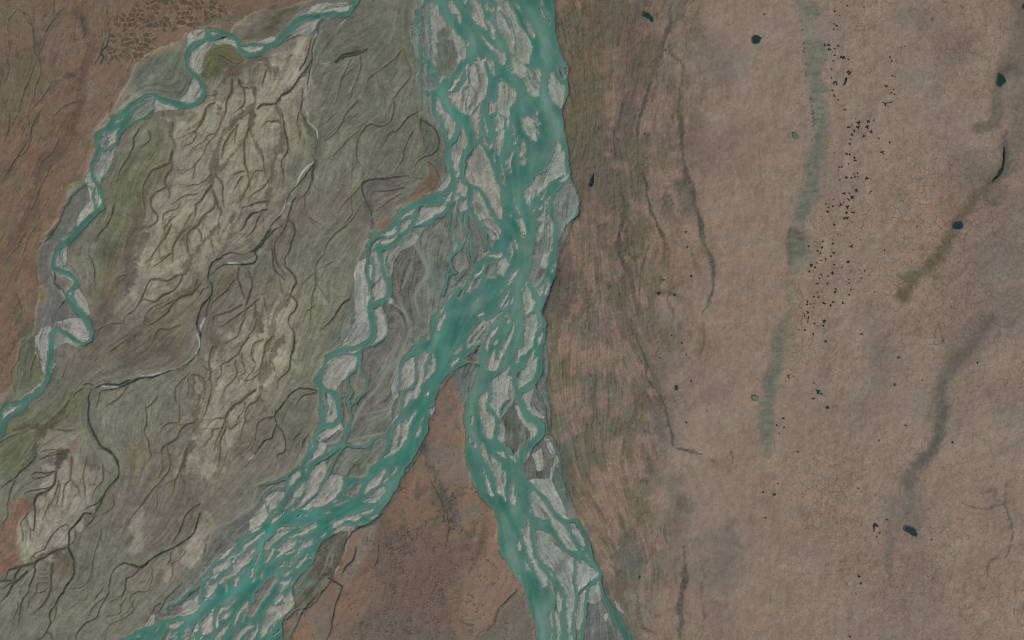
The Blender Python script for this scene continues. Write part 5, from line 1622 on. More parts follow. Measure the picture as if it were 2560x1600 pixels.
def lic_long(src, steps):
    acc = src.copy()
    for sgn in (1.0, -1.0):
        px = np.broadcast_to(np.arange(NX, dtype=np.float32), (NY, NX)).copy()
        py = np.broadcast_to(np.arange(NY, dtype=np.float32)[:, None], (NY, NX)).copy()
        lx = DX * sgn; ly = DY * sgn
        for k in range(steps):
            px += lx; py += ly
            np.clip(px, 0, NX - 1, out=px); np.clip(py, 0, NY - 1, out=py)
            ii = px.astype(np.int32); jj = py.astype(np.int32)
            ux = DX[jj, ii]; uy = DY[jj, ii]
            fl = np.where(ux * lx + uy * ly < 0, -1.0, 1.0).astype(np.float32)
            lx = ux * fl; ly = uy * fl
            acc += src[jj, ii]
    return acc
S1, S2, S3, S4 = lic(13, 1.25)
S3 = lic_long(n3, 30)
S4 = (S4 / S4.std()).astype(np.float32)
hair = np.clip(S3, 0, 1.0)
S1 = (S1 / S1.std()).astype(np.float32); S2 = (S2 / S2.std()).astype(np.float32)
S1 = np.clip(S1, -2.5, 2.5); S2 = np.clip(S2, -2.5, 2.5)
N60 = fbm(XX, YY, 60, 61, 5); N60 /= N60.std()
N18 = fbm(XX, YY, 18, 62, 4); N18 /= N18.std()
N200 = fbm(XX, YY, 220, 63, 5); N200 /= N200.std()
N5 = vnoise(XX, YY, 4.2, 64); N5 /= N5.std()

# ------------------------------------------------------------------ land and water: L > 0 is dry ground, in photo pixels from the waterline
L = np.full((NY, NX), 60.0, np.float32)
barm = np.zeros((NY, NX), np.float32)                       # cover of traced bars
barc = np.zeros((NY, NX, 3), np.float32)
BAR_COL = {'B': (144, 143, 135), 'G': (95, 105, 98), 'H': (116, 121, 113), 'O': (92, 92, 83), 'R': (109, 103, 92)}
for p in water_polys:
    sl = window(p, 62)
    L[sl] = np.minimum(L[sl], -sd_poly(p, WX[sl], WY[sl]))
open_w = sstep(2, 7, -L)                                    # water before the bars go in
brng = np.random.default_rng(5)
for kind, p in bars:
    sl = window(p, 12)
    d = sd_poly(p, WX[sl], WY[sl])
    d = d + 1.2
    L[sl] = np.maximum(L[sl], np.where(d > -10, d, -99))
    m = sstep(-4.5, -1.0, d)
    col = np.array(BAR_COL[kind]) + brng.normal(0, 3.0) + brng.normal(0, 1.2, 3)
    if p[:, 0].mean() > 1240: col = col + (-3, 4, 2)
    k = m[..., None]
    barc[sl] = barc[sl] * (1 - k) + col * k
    barm[sl] = np.maximum(barm[sl], m)
for p, w in chans:
    sl, d = sd_line(p, w, WX, WY, 62)
    L[sl] = np.minimum(L[sl], d)
# ragged silt streaks that break the surface in the wide shallow reaches
shal = np.clip(fbm(XX, YY, 90, 71, 3) * 3.2 - 0.25, 0, 1) * open_w
L = np.where((S2 + 0.35 * S4 > 1.35) & (shal > 0.10) & (L < -2) & (L > -22), (S2 + 0.35 * S4 - 1.3) * 3.4, L)
L = L + (0.5 * S1 + 0.75 * S2 + 0.7 * N5 + 0.5 * N18) * sstep(9, 1, np.abs(L)) * (0.35 + 0.65 * np.clip(open_w + barm, 0, 1))

newbar = sstep(-1.0, 0.6, L) * (barm < 0.2) * open_w * (shal > 0.02)
barc = np.where((newbar > barm)[..., None], np.array((140, 142, 133), np.float32), barc)
barm = np.maximum(barm, newbar)
# drop specks, label what stands clear of the water
mask = L > 0
def label(mask):
    parent = [0]
    def find(a):
        while parent[a] != a:
            parent[a] = parent[parent[a]]; a = parent[a]
        return a
    lab = np.zeros(mask.shape, np.int32)
    prev = []
    for j in range(mask.shape[0]):
        r = np.flatnonzero(np.diff(np.concatenate(([0], mask[j].view(np.int8), [0]))))
        cur = []; k = 0
        for a, b in zip(r[::2], r[1::2]):
            while k < len(prev) and prev[k][1] <= a: k += 1
            q = k; lb = 0
            while q < len(prev) and prev[q][0] < b:
                t = find(prev[q][2])
                if lb == 0: lb = t
                elif t != lb:
                    hi, lo = max(t, lb), min(t, lb); parent[hi] = lo; lb = lo
                q += 1
            if lb == 0:
                lb = len(parent); parent.append(lb)
            cur.append((a, b, lb)); lab[j, a:b] = lb
        prev = cur
    tab = np.array([find(i) for i in range(len(parent))])
    u, inv = np.unique(tab, return_inverse=True)
    return inv.astype(np.int32)[lab], len(u)
lab, nl = label(mask)
area = np.bincount(lab.ravel(), minlength=nl); area[0] = 0
small = (area < 7) & (np.arange(nl) > 0)
L = np.where(small[lab] & mask, -0.6, L)
mask = L > 0
lab, nl = label(mask)
area = np.bincount(lab.ravel(), minlength=nl); area[0] = 0

# ------------------------------------------------------------------ what the ground is made of (colours as seen, 0-255 sRGB)
A = np.empty((NY, NX, 3), np.float32)
A[:] = (108, 109, 97)
zsd = {}
for nm, p in zones:
    zsd[nm] = sd_poly(p, PXX * 0.35 + WX * 0.65, PYY * 0.35 + WY * 0.65)
zm = {k: sstep(-3, 3, v) for k, v in zsd.items()}
def lay(m, col):
    global A
    A += m[..., None] * (np.asarray(col, np.float32) - A)
lay(zm['NW'], (115, 98, 84)); lay(zm['EAST'], (134, 118, 105)); lay(zm['HEAD'], (123, 102, 86)); lay(zm['COR'], (108, 111, 102))
blk = []
ribz = np.zeros((NY, NX), np.float32)
def muted(col):
    c = np.asarray(col, np.float32)
    return c + 0.3 * (c @ np.array((0.3, 0.59, 0.11), np.float32) - c) if c[0] > c[1] + 6 else c
for e in patches:
    if len(e) == 4:
        col, soft, st, p = e
        ridge_patch = p[:, 0].min() > 1880 and col[1] >= col[0]
        col = muted(col)
        sl = window(p, soft + 30)
        q_ = min(1.0, soft / 16.0)
        d = sd_poly(p, WX[sl] * (1 - q_) + PXX[sl] * q_, WY[sl] * (1 - q_) + PYY[sl] * q_)
        if min(col) > 112 and p[:, 0].max() < 800: d = d + 9
        m = st * sstep(-soft, soft, d + soft * 0.40 * N18[sl] + soft * 0.12 * S2[sl])
    else:
        w, soft, col, st, p = e
        ridge_patch = False; col = muted(col)
        wl = widths(w, len(p))
        if soft <= 5:
            k_ = max(3, len(p) // 3)
            wl = wl * np.interp(np.linspace(0, 1, len(p)), np.linspace(0, 1, k_), np.random.default_rng(len(p) + int(p[0][1])).uniform(0.45, 1.5, k_)) * (0.3 + 0.7 * sstep(0, 0.1, np.linspace(0, 1, len(p)))) * (1 - 0.7 * sstep(0.85, 1, np.linspace(0, 1, len(p))))
            if p[:, 0].max() < 1000: col = col + np.array((-3, 0, 1), np.float32)
        sl, d = sd_line(p, wl, KX * 0.7 + PXX * 0.3, KY * 0.7 + PYY * 0.3, soft + 12)
        if soft <= 4 and p[:, 0].min() > 1360: blk.append((sl, 0.75 * sstep(2.5, -1.0, d) * sstep(0.2, 1.2, N5[sl] * 0.8 + N18[sl] * 0.5)))
        m = st * sstep(soft, -soft * 0.6, d + (min(soft, 5) * 0.35 + 0.7) * N18[sl] + (min(soft, 5) * 0.2 + 0.35) * N5[sl])
    if ridge_patch: ribz[sl] = np.maximum(ribz[sl], m)
    A[sl] += m[..., None] * (np.asarray(col, np.float32) - A[sl])
upl = np.clip(zm['NW'] + zm['EAST'] + zm['HEAD'], 0, 1)
cor = zm['COR'] * (1 - upl)
flat = np.clip(1 - upl - cor, 0, 1)
for sl, m in blk:
    A[sl] += m[..., None] * (np.array((50, 53, 48), np.float32) - A[sl])
# streaked flats and mottled upland
A += flat[..., None] * np.array((2.5, 1.0, 0.5), np.float32)
A *= (1 + flat * (0.022 * S1 + 0.020 * S2 + 0.026 * S4 + 0.022 * N60 + 0.028 * N18 + 0.026 * N5))[..., None]
A -= (flat * 10.0 * hair * sstep(-0.6, 1.2, N60 + 0.5 * S4))[..., None] * np.array((1.0, 0.95, 0.9), np.float32)
A += (flat * 3.0 * N200)[..., None] * np.array((0.5, 0.8, 0.3), np.float32)
nearb = zm['EAST'] * sstep(1790, 1600, XX + 40 * N60 + 0.06 * (YY - 800))
st4 = sstep(-1.2, 1.3, 0.9 * S4 + 0.5 * N60 + 0.3 * S2)
lay(0.85 * nearb * st4, (90, 84, 70))
lay(0.30 * nearb * sstep(0.4, 1.8, N60 * 0.8 - 0.6 * S4 + 0.4 * N18), (88, 96, 82))
lay(0.35 * zm['NW'] * st4, (98, 82, 68))
lay(0.25 * zm['NW'] * sstep(0.3, 1.6, N60 * 0.8 - 0.5 * S4), (100, 98, 80))
A *= (1 + upl * (0.016 * N60 + 0.026 * N18 + 0.030 * N5 + 0.014 * S1 + 0.012 * S2) + nearb * 0.040 * S4 + zm['NW'] * 0.030 * S4)[..., None]
A += ((nearb + 0.8 * zm['NW']) * 1.1 * np.clip(N60 + 0.6 * S4, -2, 2))[..., None] * np.array((-1.0, 0.45, 0.1), np.float32)
A -= ((nearb + zm['NW']) * 16.0 * hair * sstep(-0.6, 0.8, N18))[..., None]
A *= (1 + nearb * 0.035 * S1)[..., None]
rib = vnoise(XX * 0.10 + 0.02 * YY, YY + 3.0 * N18, 3.4, 78) + 0.6 * vnoise(XX * 0.16, YY, 2.3, 79)
A *= (1 - 0.17 * ribz * sstep(-0.05, 0.35, rib))[..., None]
A += (ribz * 8.0 * sstep(0.1, 0.5, -rib))[..., None]
A += (upl * (1.3 * N200 + 0.9 * fbm(XX, YY, 45, 65, 3) / 0.15))[..., None] * np.array((0.9, -0.1, -0.5), np.float32)
brk = fbm(XX, YY, 26, 66, 4); brk /= brk.std()
A += (upl * 3.5 * sstep(0.6, 2.2, brk))[..., None] * np.array((-1.3, -0.6, -0.7), np.float32)
# floodplain between the channels: silt streaks, sedge, damp ground
A += (cor * (1 - barm))[..., None] * ((3.6 * S1 + 3.6 * S2 + 5.0 * N18 + 4.5 * N5)[..., None] * np.array((1.0, 0.98, 0.93), np.float32))
A -= (cor * (1 - barm) * 18.0 * hair)[..., None]
fil = np.abs(fbm(XX + 3 * S2, YY + 3 * S2, 26, 84, 3) + 0.02 * S2)
lay(cor * (1 - barm) * 0.34 * sstep(0.022, 0.004, fil) * sstep(-0.5, 0.8, N60), (140, 143, 133))
damp = cor * (1 - barm) * sstep(0.5, 1.8, fbm(XX, YY, 34, 67, 4) / 0.16 + 0.5 * S2)
fr = cor * (1 - barm) * sstep(-0.8, 0.6, fbm(XX, YY, 45, 93, 3) / 0.16)
lay(0.50 * fr * sstep(0.22, 0.05, np.abs(S2 - 0.5 + 0.35 * N18)), (84, 112, 103))
lay(0.42 * fr * sstep(0.20, 0.05, np.abs(S2 + 0.6 + 0.35 * N18)), (144, 148, 138))
lay(0.5 * damp, (88, 102, 92))
mot = sstep(0.3, 1.3, N5 * 0.55 + fbm(XX, YY, 15, 85, 3) / 0.2 * 0.8)
lay(0.30 * cor * (1 - barm) * mot, (82, 90, 80))
lay(0.30 * cor * (1 - barm) * sstep(0.3, 1.3, -N5 * 0.55 - fbm(XX, YY, 15, 85, 3) / 0.2 * 0.8), (132, 138, 127))
lay(cor * (1 - barm) * 0.34 * sstep(0.9, 2.0, S1 * 0.7 + S2 * 0.7), (142, 145, 134))
# bars: dry silt with grey-green damp streaks and thin runnels
bt = barc.copy()
bt *= (1 + 0.042 * S1 + 0.036 * S2 + 0.030 * N5 + 0.026 * N18)[..., None]
gs = 0.70 * sstep(0.1, 1.3, S2 * 0.75 + 0.65 * fbm(XX, YY, 40, 68, 4) / 0.16)
bt += gs[..., None] * (np.array((113, 121, 111), np.float32) - bt)
gs = 0.5 * sstep(1.25, 2.0, S1 * 0.8 + 0.5 * N18)
bt += gs[..., None] * (np.array((98, 106, 97), np.float32) - bt)
gs = 0.35 * sstep(0.8, 2.0, -S2)
bt += gs[..., None] * (np.array((166, 164, 155), np.float32) - bt)
run = sstep(0.20, 0.06, np.abs(S2 - 0.35 + 0.25 * N18)) * sstep(-0.6, 0.8, fbm(XX, YY, 36, 90, 3) / 0.16)
bt += (0.55 * run)[..., None] * (np.array((94, 110, 100), np.float32) - bt)
wetm = 0.62 * sstep(4.5, 0.3, L + 1.2 * S2)
bt += wetm[..., None] * (np.array((106, 121, 112), np.float32) - bt)
bt -= (30.0 * hair * sstep(-0.4, 0.8, fbm(XX, YY, 30, 83, 3) / 0.16))[..., None]
latm = np.zeros((NY, NX), np.float32)
for col, soft, st, p in late:
    sl = window(p, soft + 30)
    d = sd_poly(p, PXX[sl], PYY[sl])
    m = st * sstep(-soft, soft, d + soft * 0.5 * N18[sl] + soft * 0.5 * S2[sl])
    latm[sl] = np.maximum(latm[sl], m)
    bt[sl] += m[..., None] * (np.asarray(col, np.float32) * (1 + 0.05 * S1[sl] + 0.04 * S2[sl] + 0.03 * N5[sl])[..., None] - bt[sl])
k = barm[..., None]
A += k * (bt - A)
# thaw polygons of the north-west corner and shrub speckle of the headland
def cells(size, seed, jit=0.42):
    r = np.random.default_rng(seed).random((256, 256, 2)).astype(np.float32)
    u = (XX + 3.5 * N18) / size; v = (YY + 2.5 * N60) / (size * 0.9)
    iu_ = np.floor(u).astype(np.int32); iv_ = np.floor(v).astype(np.int32)
    f1 = np.full(u.shape, 9.0, np.float32); f2 = f1.copy(); idn = np.zeros(u.shape, np.float32)
    for dj in (-1, 0, 1):
        for di in (-1, 0, 1):
            q = r[(iv_ + dj) & 255, (iu_ + di) & 255]
            ddx = iu_ + di + 0.5 + jit * 2 * (q[..., 0] - 0.5) - u; ddy = iv_ + dj + 0.5 + jit * 2 * (q[..., 1] - 0.5) - v
            d = np.sqrt(ddx * ddx + ddy * ddy)
            nearer = d < f1
            f2 = np.where(nearer, f1, np.minimum(f2, d)); f1 = np.where(nearer, d, f1); idn = np.where(nearer, q[..., 0], idn)
    return f2 - f1, idn
polyz = np.array([(262, 170), (250, 110), (290, 45), (360, -5), (500, -30), (560, 10), (585, 45), (520, 62), (470, 70), (420, 92), (385, 120), (360, 150), (310, 160)], float)
pz = sstep(-12, 14, sd_poly(catmull(polyz, True), PXX, PYY))
e1, id1 = cells(15.0, 91)
pm = pz * sstep(0.10, 0.22, e1) * sstep(0.25, 0.5, id1 + 0.15 * N18)
lay(0.88 * pm, (80, 71, 60)); lay(pz * 0.65 * sstep(0.16, 0.05, e1), (130, 110, 93))
spz = np.array([(930, 1310), (1000, 1300), (1200, 1310), (1210, 1340), (1170, 1430), (1150, 1480), (1160, 1620), (870, 1620), (890, 1560), (950, 1480), (960, 1380)], float)
sm = sstep(-18, 14, sd_poly(catmull(spz, True), PXX, PYY))
rawn = rng.random((NY, NX)).astype(np.float32)
lay(sm * 0.85 * sstep(0.60, 0.95, rawn * 0.75 + 0.12 * N18 + 0.06 * N60 + 0.1), (62, 56, 50))
lay(sm * 0.4 * sstep(0.30, 0.02, rawn), (126, 104, 88))
hz = zm['HEAD'] * (1 - sm)
lay(hz * 0.6 * sstep(0.9, 2.0, N5 * 0.9 + 0.5 * N18), (76, 68, 58))
thz = sstep(-20, 10, sd_poly(np.array([(1090, 1225), (1145, 1210), (1150, 1260), (1110, 1310), (1085, 1250)], float), PXX, PYY))
lay(thz * 0.7 * sstep(0.3, 1.0, N5 + 0.4 * N18), (62, 62, 60))
lay(zm['EAST'] * 0.34 * sstep(0.90, 0.99, rawn) * sstep(-1.0, 1.0, N18), (88, 77, 65)); lay(zm['EAST'] * 0.20 * sstep(0.10, 0.01, rawn), (152, 136, 122))
lay(zm['NW'] * 0.4 * sstep(1.2, 2.2, brk * 0.7 + 0.7 * N5), (80, 78, 64))
ru = XX * 0.93 + YY * 0.36; rv = (-XX * 0.36 + YY * 0.93) * 0.38
gul = np.abs(fbm(ru, rv, 30, 86, 4)); g2 = np.abs(fbm(ru + 300, rv + 90, 15, 87, 3))
lay(zm['NW'] * 0.62 * sstep(0.020, 0.003, gul) * sstep(-0.2, 0.9, N60 + 0.5 * N18), (74, 68, 56))
lay(zm['NW'] * 0.40 * sstep(0.026, 0.004, g2) * sstep(0.1, 1.0, S4), (84, 76, 62))
gul = np.abs(fbm(XX * 1.0, YY * 0.34, 30, 88, 4)); g2 = np.abs(fbm(XX * 1.0, YY * 0.4, 14, 89, 3))
lay(nearb * 0.75 * sstep(0.022, 0.003, gul) * sstep(0.0, 1.0, N60 + 0.5 * N18), (76, 70, 60))
lay(nearb * 0.52 * sstep(0.030, 0.004, g2) * sstep(0.0, 1.0, S4), (82, 78, 66))
lay(nearb * 0.30 * sstep(0.9, 2.0, N5 * 0.8 + N18 * 0.6), (80, 80, 68))
lay(upl * 0.20 * sstep(0.9, 2.0, N5 * 0.8 + N18 * 0.6), (96, 86, 74))
lay(upl * 0.22 * sstep(0.9, 2.0, -N5 * 0.8 - N18 * 0.6), (150, 132, 117))
# drained lake margins: light lines beside thin dark seepage in the north-west and east
ridge = np.abs(fbm(XX * 1.0, YY * 0.55, 46, 69, 4)); 
lay(upl * 0.34 * sstep(0.016, 0.0, ridge) * sstep(0.2, 1.2, N200 * 0.8 + 0.6), (88, 82, 70))

# ------------------------------------------------------------------ tidal creeks: brown silted beds with dark wet threads
KC = {'b': ((80, 77, 63), (102, 97, 79), .80), 'd': ((64, 62, 53), (92, 89, 76), .85), 'v': ((46, 54, 49), (84, 87, 76), .9),
      'r': ((98, 84, 72), (112, 102, 88), .7), 'o': ((85, 84, 68), (100, 99, 82), .7), 'l': ((168, 170, 160), (124, 128, 116), .85), 'p': ((132, 136, 126), (118, 122, 112), .42)}
cut = np.zeros((NY, NX), np.float32)
crng = random.Random(3)
def draw_creek(kind, p, w, st=1.0):
    core, halo, s_ = KC[kind]
    t = np.linspace(0, 1, len(w))
    wob = np.interp(t, np.linspace(0, 1, max(3, len(w) // 3)), np.random.default_rng(len(w) * 7 + int(p[0][0])).uniform(0.72, 1.25, max(3, len(w) // 3)))
    w = w * wob * (0.75 + 0.25 * sstep(0, 0.08, t)) * (1 - 0.75 * sstep(0.72, 1.0, t))
    if kind not in 'vlp': w = w * 0.9
    sl, d = sd_line(p, w, KX, KY, 9)
    dd = d + 0.30 * S1[sl] + 0.28 * N5[sl]
    m = 0.46 * st * sstep(6.0, -1.5, d)
    A[sl] += (m * (1 - barm[sl] * 0.6))[..., None] * (np.array(halo, np.float32) - A[sl])
    m = s_ * st * sstep(0.7, -1.1, dd)
    A[sl] += m[..., None] * (np.array(core, np.float32) - A[sl])
    if kind not in 'lp':
        cut[sl] = np.maximum(cut[sl], st * sstep(1.5, -1.5, d))
def sprout(p, w, kind, depth):
    n = len(p); tot = np.hypot(*np.diff(p, axis=0).T).sum()
    k = max(1, int(tot / (32 if depth == 1 else 24)))
    side = crng.choice((-1, 1))
    for q in range(k):
        t = (q + crng.uniform(0.2, 0.9)) / k
        i = min(n - 2, int(t * (n - 1)))
        a = math.atan2(p[i + 1][1] - p[i][1], p[i + 1][0] - p[i][0])
        side = -side if crng.random() < 0.7 else side
        a += side * crng.uniform(0.35, 0.9)
        ln = crng.uniform(0.35, 1.0) * (62 if depth == 1 else 30)
        w0 = min(w[i] * 0.45, 2.1) if depth == 1 else 1.2
        pts = [p[i].copy()]; m = max(4, int(ln / 7)); curl = crng.uniform(-0.05, 0.05)
        for _ in range(m):
            # drift back towards the general slope of the flats, down and to the left
            goal = math.radians(118)
            a += 0.10 * math.sin(goal - a) + curl + crng.uniform(-0.22, 0.22)
            pts.append(pts[-1] + np.array((math.cos(a), math.sin(a))) * ln / m)
        pp = catmull(np.array(pts), False, 2)
        ww = np.linspace(w0, 0.5, len(pp))
        mx, my = pp[len(pp) // 2]
        ci = int((mx - X0) / G); cj = int((my - Y0) / G)
        if not (0 <= ci < NX and 0 <= cj < NY) or L[cj, ci] < 6 or zm['NW'][cj, ci] > 0.5 or zm['EAST'][cj, ci] > 0.5 or zm['HEAD'][cj, ci] > 0.5 or (depth == 1 and A[cj, ci].mean() < 98):
            continue
        draw_creek('b' if kind in 'dv' else kind, pp, ww, 0.6 if depth == 1 else 0.45)
        if depth == 1 and ln > 34:
            sprout(pp, ww, kind, 2)
for kind, p, w in creeks:
    if kind in 'bro' and w.mean() > 2.4:
        sprout(p, w, kind, 1)
for kind, p, w in creeks:
    draw_creek(kind, p, w)
# foam-pale silt lips along the creek water
lip = sstep(0.3, 0.9, fbm(XX, YY, 12, 77, 2) * 3)

# wet mud and bank shadow painted as dark rims where higher banks meet water
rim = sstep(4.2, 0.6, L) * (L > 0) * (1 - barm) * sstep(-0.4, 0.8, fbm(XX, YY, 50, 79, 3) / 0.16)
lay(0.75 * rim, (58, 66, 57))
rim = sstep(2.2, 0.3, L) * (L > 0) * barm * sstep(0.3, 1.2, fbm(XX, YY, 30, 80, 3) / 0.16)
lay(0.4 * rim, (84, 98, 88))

# ------------------------------------------------------------------ water colour (suspended silt)
westside0 = sd_poly(np.array([(980, -200), (520, 700), (400, 1100), (100, 1800), (-400, 1800), (-400, -200)], float), XX, YY) > 0
Wc = np.empty((NY, NX, 3), np.float32)
Wc[:] = (71, 114, 100)
Wc[westside0] = (67, 106, 91)
wk = np.zeros((NY, NX), np.float32)
westside = sd_poly(np.array([(980, -200), (520, 700), (400, 1100), (100, 1800), (-400, 1800), (-400, -200)], float), XX, YY) > 0
lines = []
for f, ox, oy, s in parse(FLOW):
    if f[0] == 'V':
        lines.append((np.array([float(v) for v in f[1].split(',')]), float(f[2]), catmull(pts_of(f[3:], ox, oy, s), False)))
for f, ox, oy, s in parse(FLOW):
    if f[0] == 'X':
        p = catmull(pts_of(f[3:], ox, oy, s), True, 3); sf = float(f[2])
        sl = window(p, 30 + sf)
        m = 0.8 * sstep(-sf, sf, sd_poly(p, PXX[sl], PYY[sl]) + 4 * S2[sl])
        Wc[sl] += m[..., None] * (np.array([float(v) for v in f[1].split(',')], np.float32) - Wc[sl])
shoal = 0.62 * sstep(0.1, 1.5, S2 * 0.8 + fbm(XX, YY, 70, 73, 3) / 0.17 * 0.8) * open_w
Wc += shoal[..., None] * (np.array((76, 112, 104), np.float32) - Wc)
for col, w, p in lines:
    sl, d = sd_line(p, np.full(len(p), w), KX * 0.5 + PXX * 0.5, KY * 0.5 + PYY * 0.5, w * 0.9)
    g_ = col @ np.array((0.3, 0.59, 0.11)); col = (g_ + (col - g_) * 0.80) * 0.975
    if p[:, 0].mean() < 760 and p[:, 1].mean() < 400: col = np.array((67, 108, 92.0))
    m = 0.9 * sstep(w * 0.45, -w * 0.35, d + 1.6 * S2[sl])
    Wc[sl] += m[..., None] * (col.astype(np.float32) - Wc[sl])
dk_ = open_w * sstep(0.5, 1.8, -S4 + 0.4 * N60); Wc += (0.45 * dk_)[..., None] * (np.array((58, 104, 93), np.float32) - Wc)
pl_ = open_w * sstep(0.6, 1.9, S4 + 0.4 * N60); Wc += (0.40 * pl_)[..., None] * (np.array((98, 130, 115), np.float32) - Wc)
Wc *= (1 + 0.018 * S1 + 0.024 * S2 + 0.030 * S4 + 0.022 * N60)[..., None]
Wc += (3.2 * S4 * open_w)[..., None] * np.array((1.0, -0.3, 0.1), np.float32)
sh = 0.55 * sstep(-12, -0.5, L + 1.8 * S2) * (0.5 + 0.5 * np.clip(barm * 3, 0, 1))
Wc += sh[..., None] * (np.array((84, 117, 106), np.float32) - Wc)
sh = 0.65 * sstep(-5.0, 0.0, L) * np.clip(barm * 3 + cor * 0.4, 0, 1)
Wc += sh[..., None] * (np.array((100, 122, 113), np.float32) - Wc)
sv = sstep(0.18, 0.04, np.abs(S2 + 0.3 * N18)) * open_w * sstep(0.0, 1.2, fbm(XX, YY, 60, 92, 3) / 0.16)
Wc += (0.35 * sv)[..., None] * (np.array((88, 122, 110), np.float32) - Wc)

def lin(c):
    c = np.clip(c, 2, 250) / 255.0
    return np.where(c <= 0.04045, c / 12.92, ((c + 0.055) / 1.055) ** 2.4)
# ------------------------------------------------------------------ relief
Z = np.where(L > 0, 2.3 * (1 - np.exp(-L / 5.0)), -1.6 * (1 - np.exp(np.minimum(L, 0) / 4.0)))
Z += np.where(L > 0, (1 - np.exp(-np.maximum(L, 0) / 6.0)), 0) * (upl * (2.0 + 0.45 * N60 + 0.20 * N18) + flat * (0.22 * S2 + 0.22 * N18) + cor * (0.22 * S2 + 0.18 * N18) - nearb * 0.5 * sstep(0.03, 0.0, np.abs(gul)))
Z -= cut * 1.5 * np.where(L > 0, (1 - np.exp(-np.maximum(L, 0) / 3.0)), 0)
Z = np.where(L > 0, np.maximum(Z, 0.02), Z).astype(np.float32)

# ------------------------------------------------------------------ materials
def ground_material(name, fine, rough=0.92, crack=False, bump=0.15):
    m = bpy.data.materials.new(name); m.use_nodes = True
    nt = m.node_tree; b = nt.nodes['Principled BSDF']; lk = nt.links.new
    b.inputs['Roughness'].default_value = rough
    b.inputs['Specular IOR Level'].default_value = 0.12
    at = nt.nodes.new('ShaderNodeAttribute'); at.attribute_name = 'ground_colour'
    tc_ = nt.nodes.new('ShaderNodeTexCoord')
    nz = nt.nodes.new('ShaderNodeTexNoise'); nz.inputs['Scale'].default_value = 0.36; nz.inputs['Detail'].default_value = 5; nz.inputs['Roughness'].default_value = 0.65
    lk(tc_.outputs['Object'], nz.inputs['Vector'])
    mr = nt.nodes.new('ShaderNodeMapRange')
    mr.inputs['From Min'].default_value = 0.3; mr.inputs['From Max'].default_value = 0.7
    mr.inputs['To Min'].default_value = 1 - fine; mr.inputs['To Max'].default_value = 1 + fine
    lk(nz.outputs['Fac'], mr.inputs['Value'])
    mul = nt.nodes.new('ShaderNodeVectorMath'); mul.operation = 'SCALE'
    lk(at.outputs['Color'], mul.inputs[0]); lk(mr.outputs['Result'], mul.inputs['Scale'])
    last = mul.outputs['Vector']
    if crack:
        ca = nt.nodes.new('ShaderNodeAttribute'); ca.attribute_name = 'frost_cracks'
        wob = nt.nodes.new('ShaderNodeTexNoise'); wob.inputs['Scale'].default_value = 0.06; wob.inputs['Detail'].default_value = 3
        lk(tc_.outputs['Object'], wob.inputs['Vector'])
        wv = nt.nodes.new('ShaderNodeVectorMath'); wv.operation = 'SCALE'; wv.inputs['Scale'].default_value = 14.0
        lk(wob.outputs['Color'], wv.inputs[0])
        for i, (sc, wd, st, msc) in enumerate(((1 / 17.0, 0.070, 0.62, 0.024), (1 / 9.5, 0.10, 0.46, 0.036), (1 / 52.0, 0.026, 0.42, 0.010))):
            ad = nt.nodes.new('ShaderNodeVectorMath'); ad.operation = 'ADD'
            lk(tc_.outputs['Object'], ad.inputs[0]); lk(wv.outputs['Vector'], ad.inputs[1])
            vo = nt.nodes.new('ShaderNodeTexVoronoi'); vo.feature = 'DISTANCE_TO_EDGE'; vo.inputs['Scale'].default_value = sc
            vo.voronoi_dimensions = '2D'
            lk(ad.outputs['Vector'], vo.inputs['Vector'])
            r = nt.nodes.new('ShaderNodeMapRange'); r.inputs['From Min'].default_value = wd * 0.3; r.inputs['From Max'].default_value = wd
            r.inputs['To Min'].default_value = st; r.inputs['To Max'].default_value = 0.0
            lk(vo.outputs['Distance'], r.inputs['Value'])
            mk = nt.nodes.new('ShaderNodeTexNoise'); mk.inputs['Scale'].default_value = msc * 2.2; mk.inputs['Detail'].default_value = 5; mk.inputs['Roughness'].default_value = 0.65
            mk.noise_dimensions = '4D'; mk.inputs['W'].default_value = 3.1 * i
            lk(tc_.outputs['Object'], mk.inputs['Vector'])
            r2 = nt.nodes.new('ShaderNodeMapRange'); r2.inputs['From Min'].default_value = 0.45; r2.inputs['From Max'].default_value = 0.57
            lk(mk.outputs['Fac'], r2.inputs['Value'])
            m1 = nt.nodes.new('ShaderNodeMath'); m1.operation = 'MULTIPLY'; lk(r.outputs['Result'], m1.inputs[0]); lk(r2.outputs['Result'], m1.inputs[1])
            m2 = nt.nodes.new('ShaderNodeMath'); m2.operation = 'MULTIPLY'; lk(m1.outputs[0], m2.inputs[0]); lk(ca.outputs['Fac'], m2.inputs[1])
            mx = nt.nodes.new('ShaderNodeMix'); mx.data_type = 'RGBA'
            dk = lin(np.array((70, 63, 53))) / ILL
            mx.inputs['B'].default_value = (dk[0], dk[1], dk[2], 1)
            lk(m2.outputs[0], mx.inputs['Factor']); lk(last, mx.inputs['A'])
            last = mx.outputs['Result']
    lk(last, b.inputs['Base Color'])
    if bump:
        bp = nt.nodes.new('ShaderNodeBump'); bp.inputs['Strength'].default_value = bump; bp.inputs['Distance'].default_value = 0.8
        n3 = nt.nodes.new('ShaderNodeTexNoise'); n3.inputs['Scale'].default_value = 0.22; n3.inputs['Detail'].default_value = 6
        lk(tc_.outputs['Object'], n3.inputs['Vector']); lk(n3.outputs['Fac'], bp.inputs['Height']); lk(bp.outputs['Normal'], b.inputs['Normal'])
    return m
M_SAND = ground_material('river_silt', 0.10)
M_FLAT = ground_material('tidal_mud', 0.10)
M_TUNDRA = ground_material('tundra_turf', 0.13, crack=True)
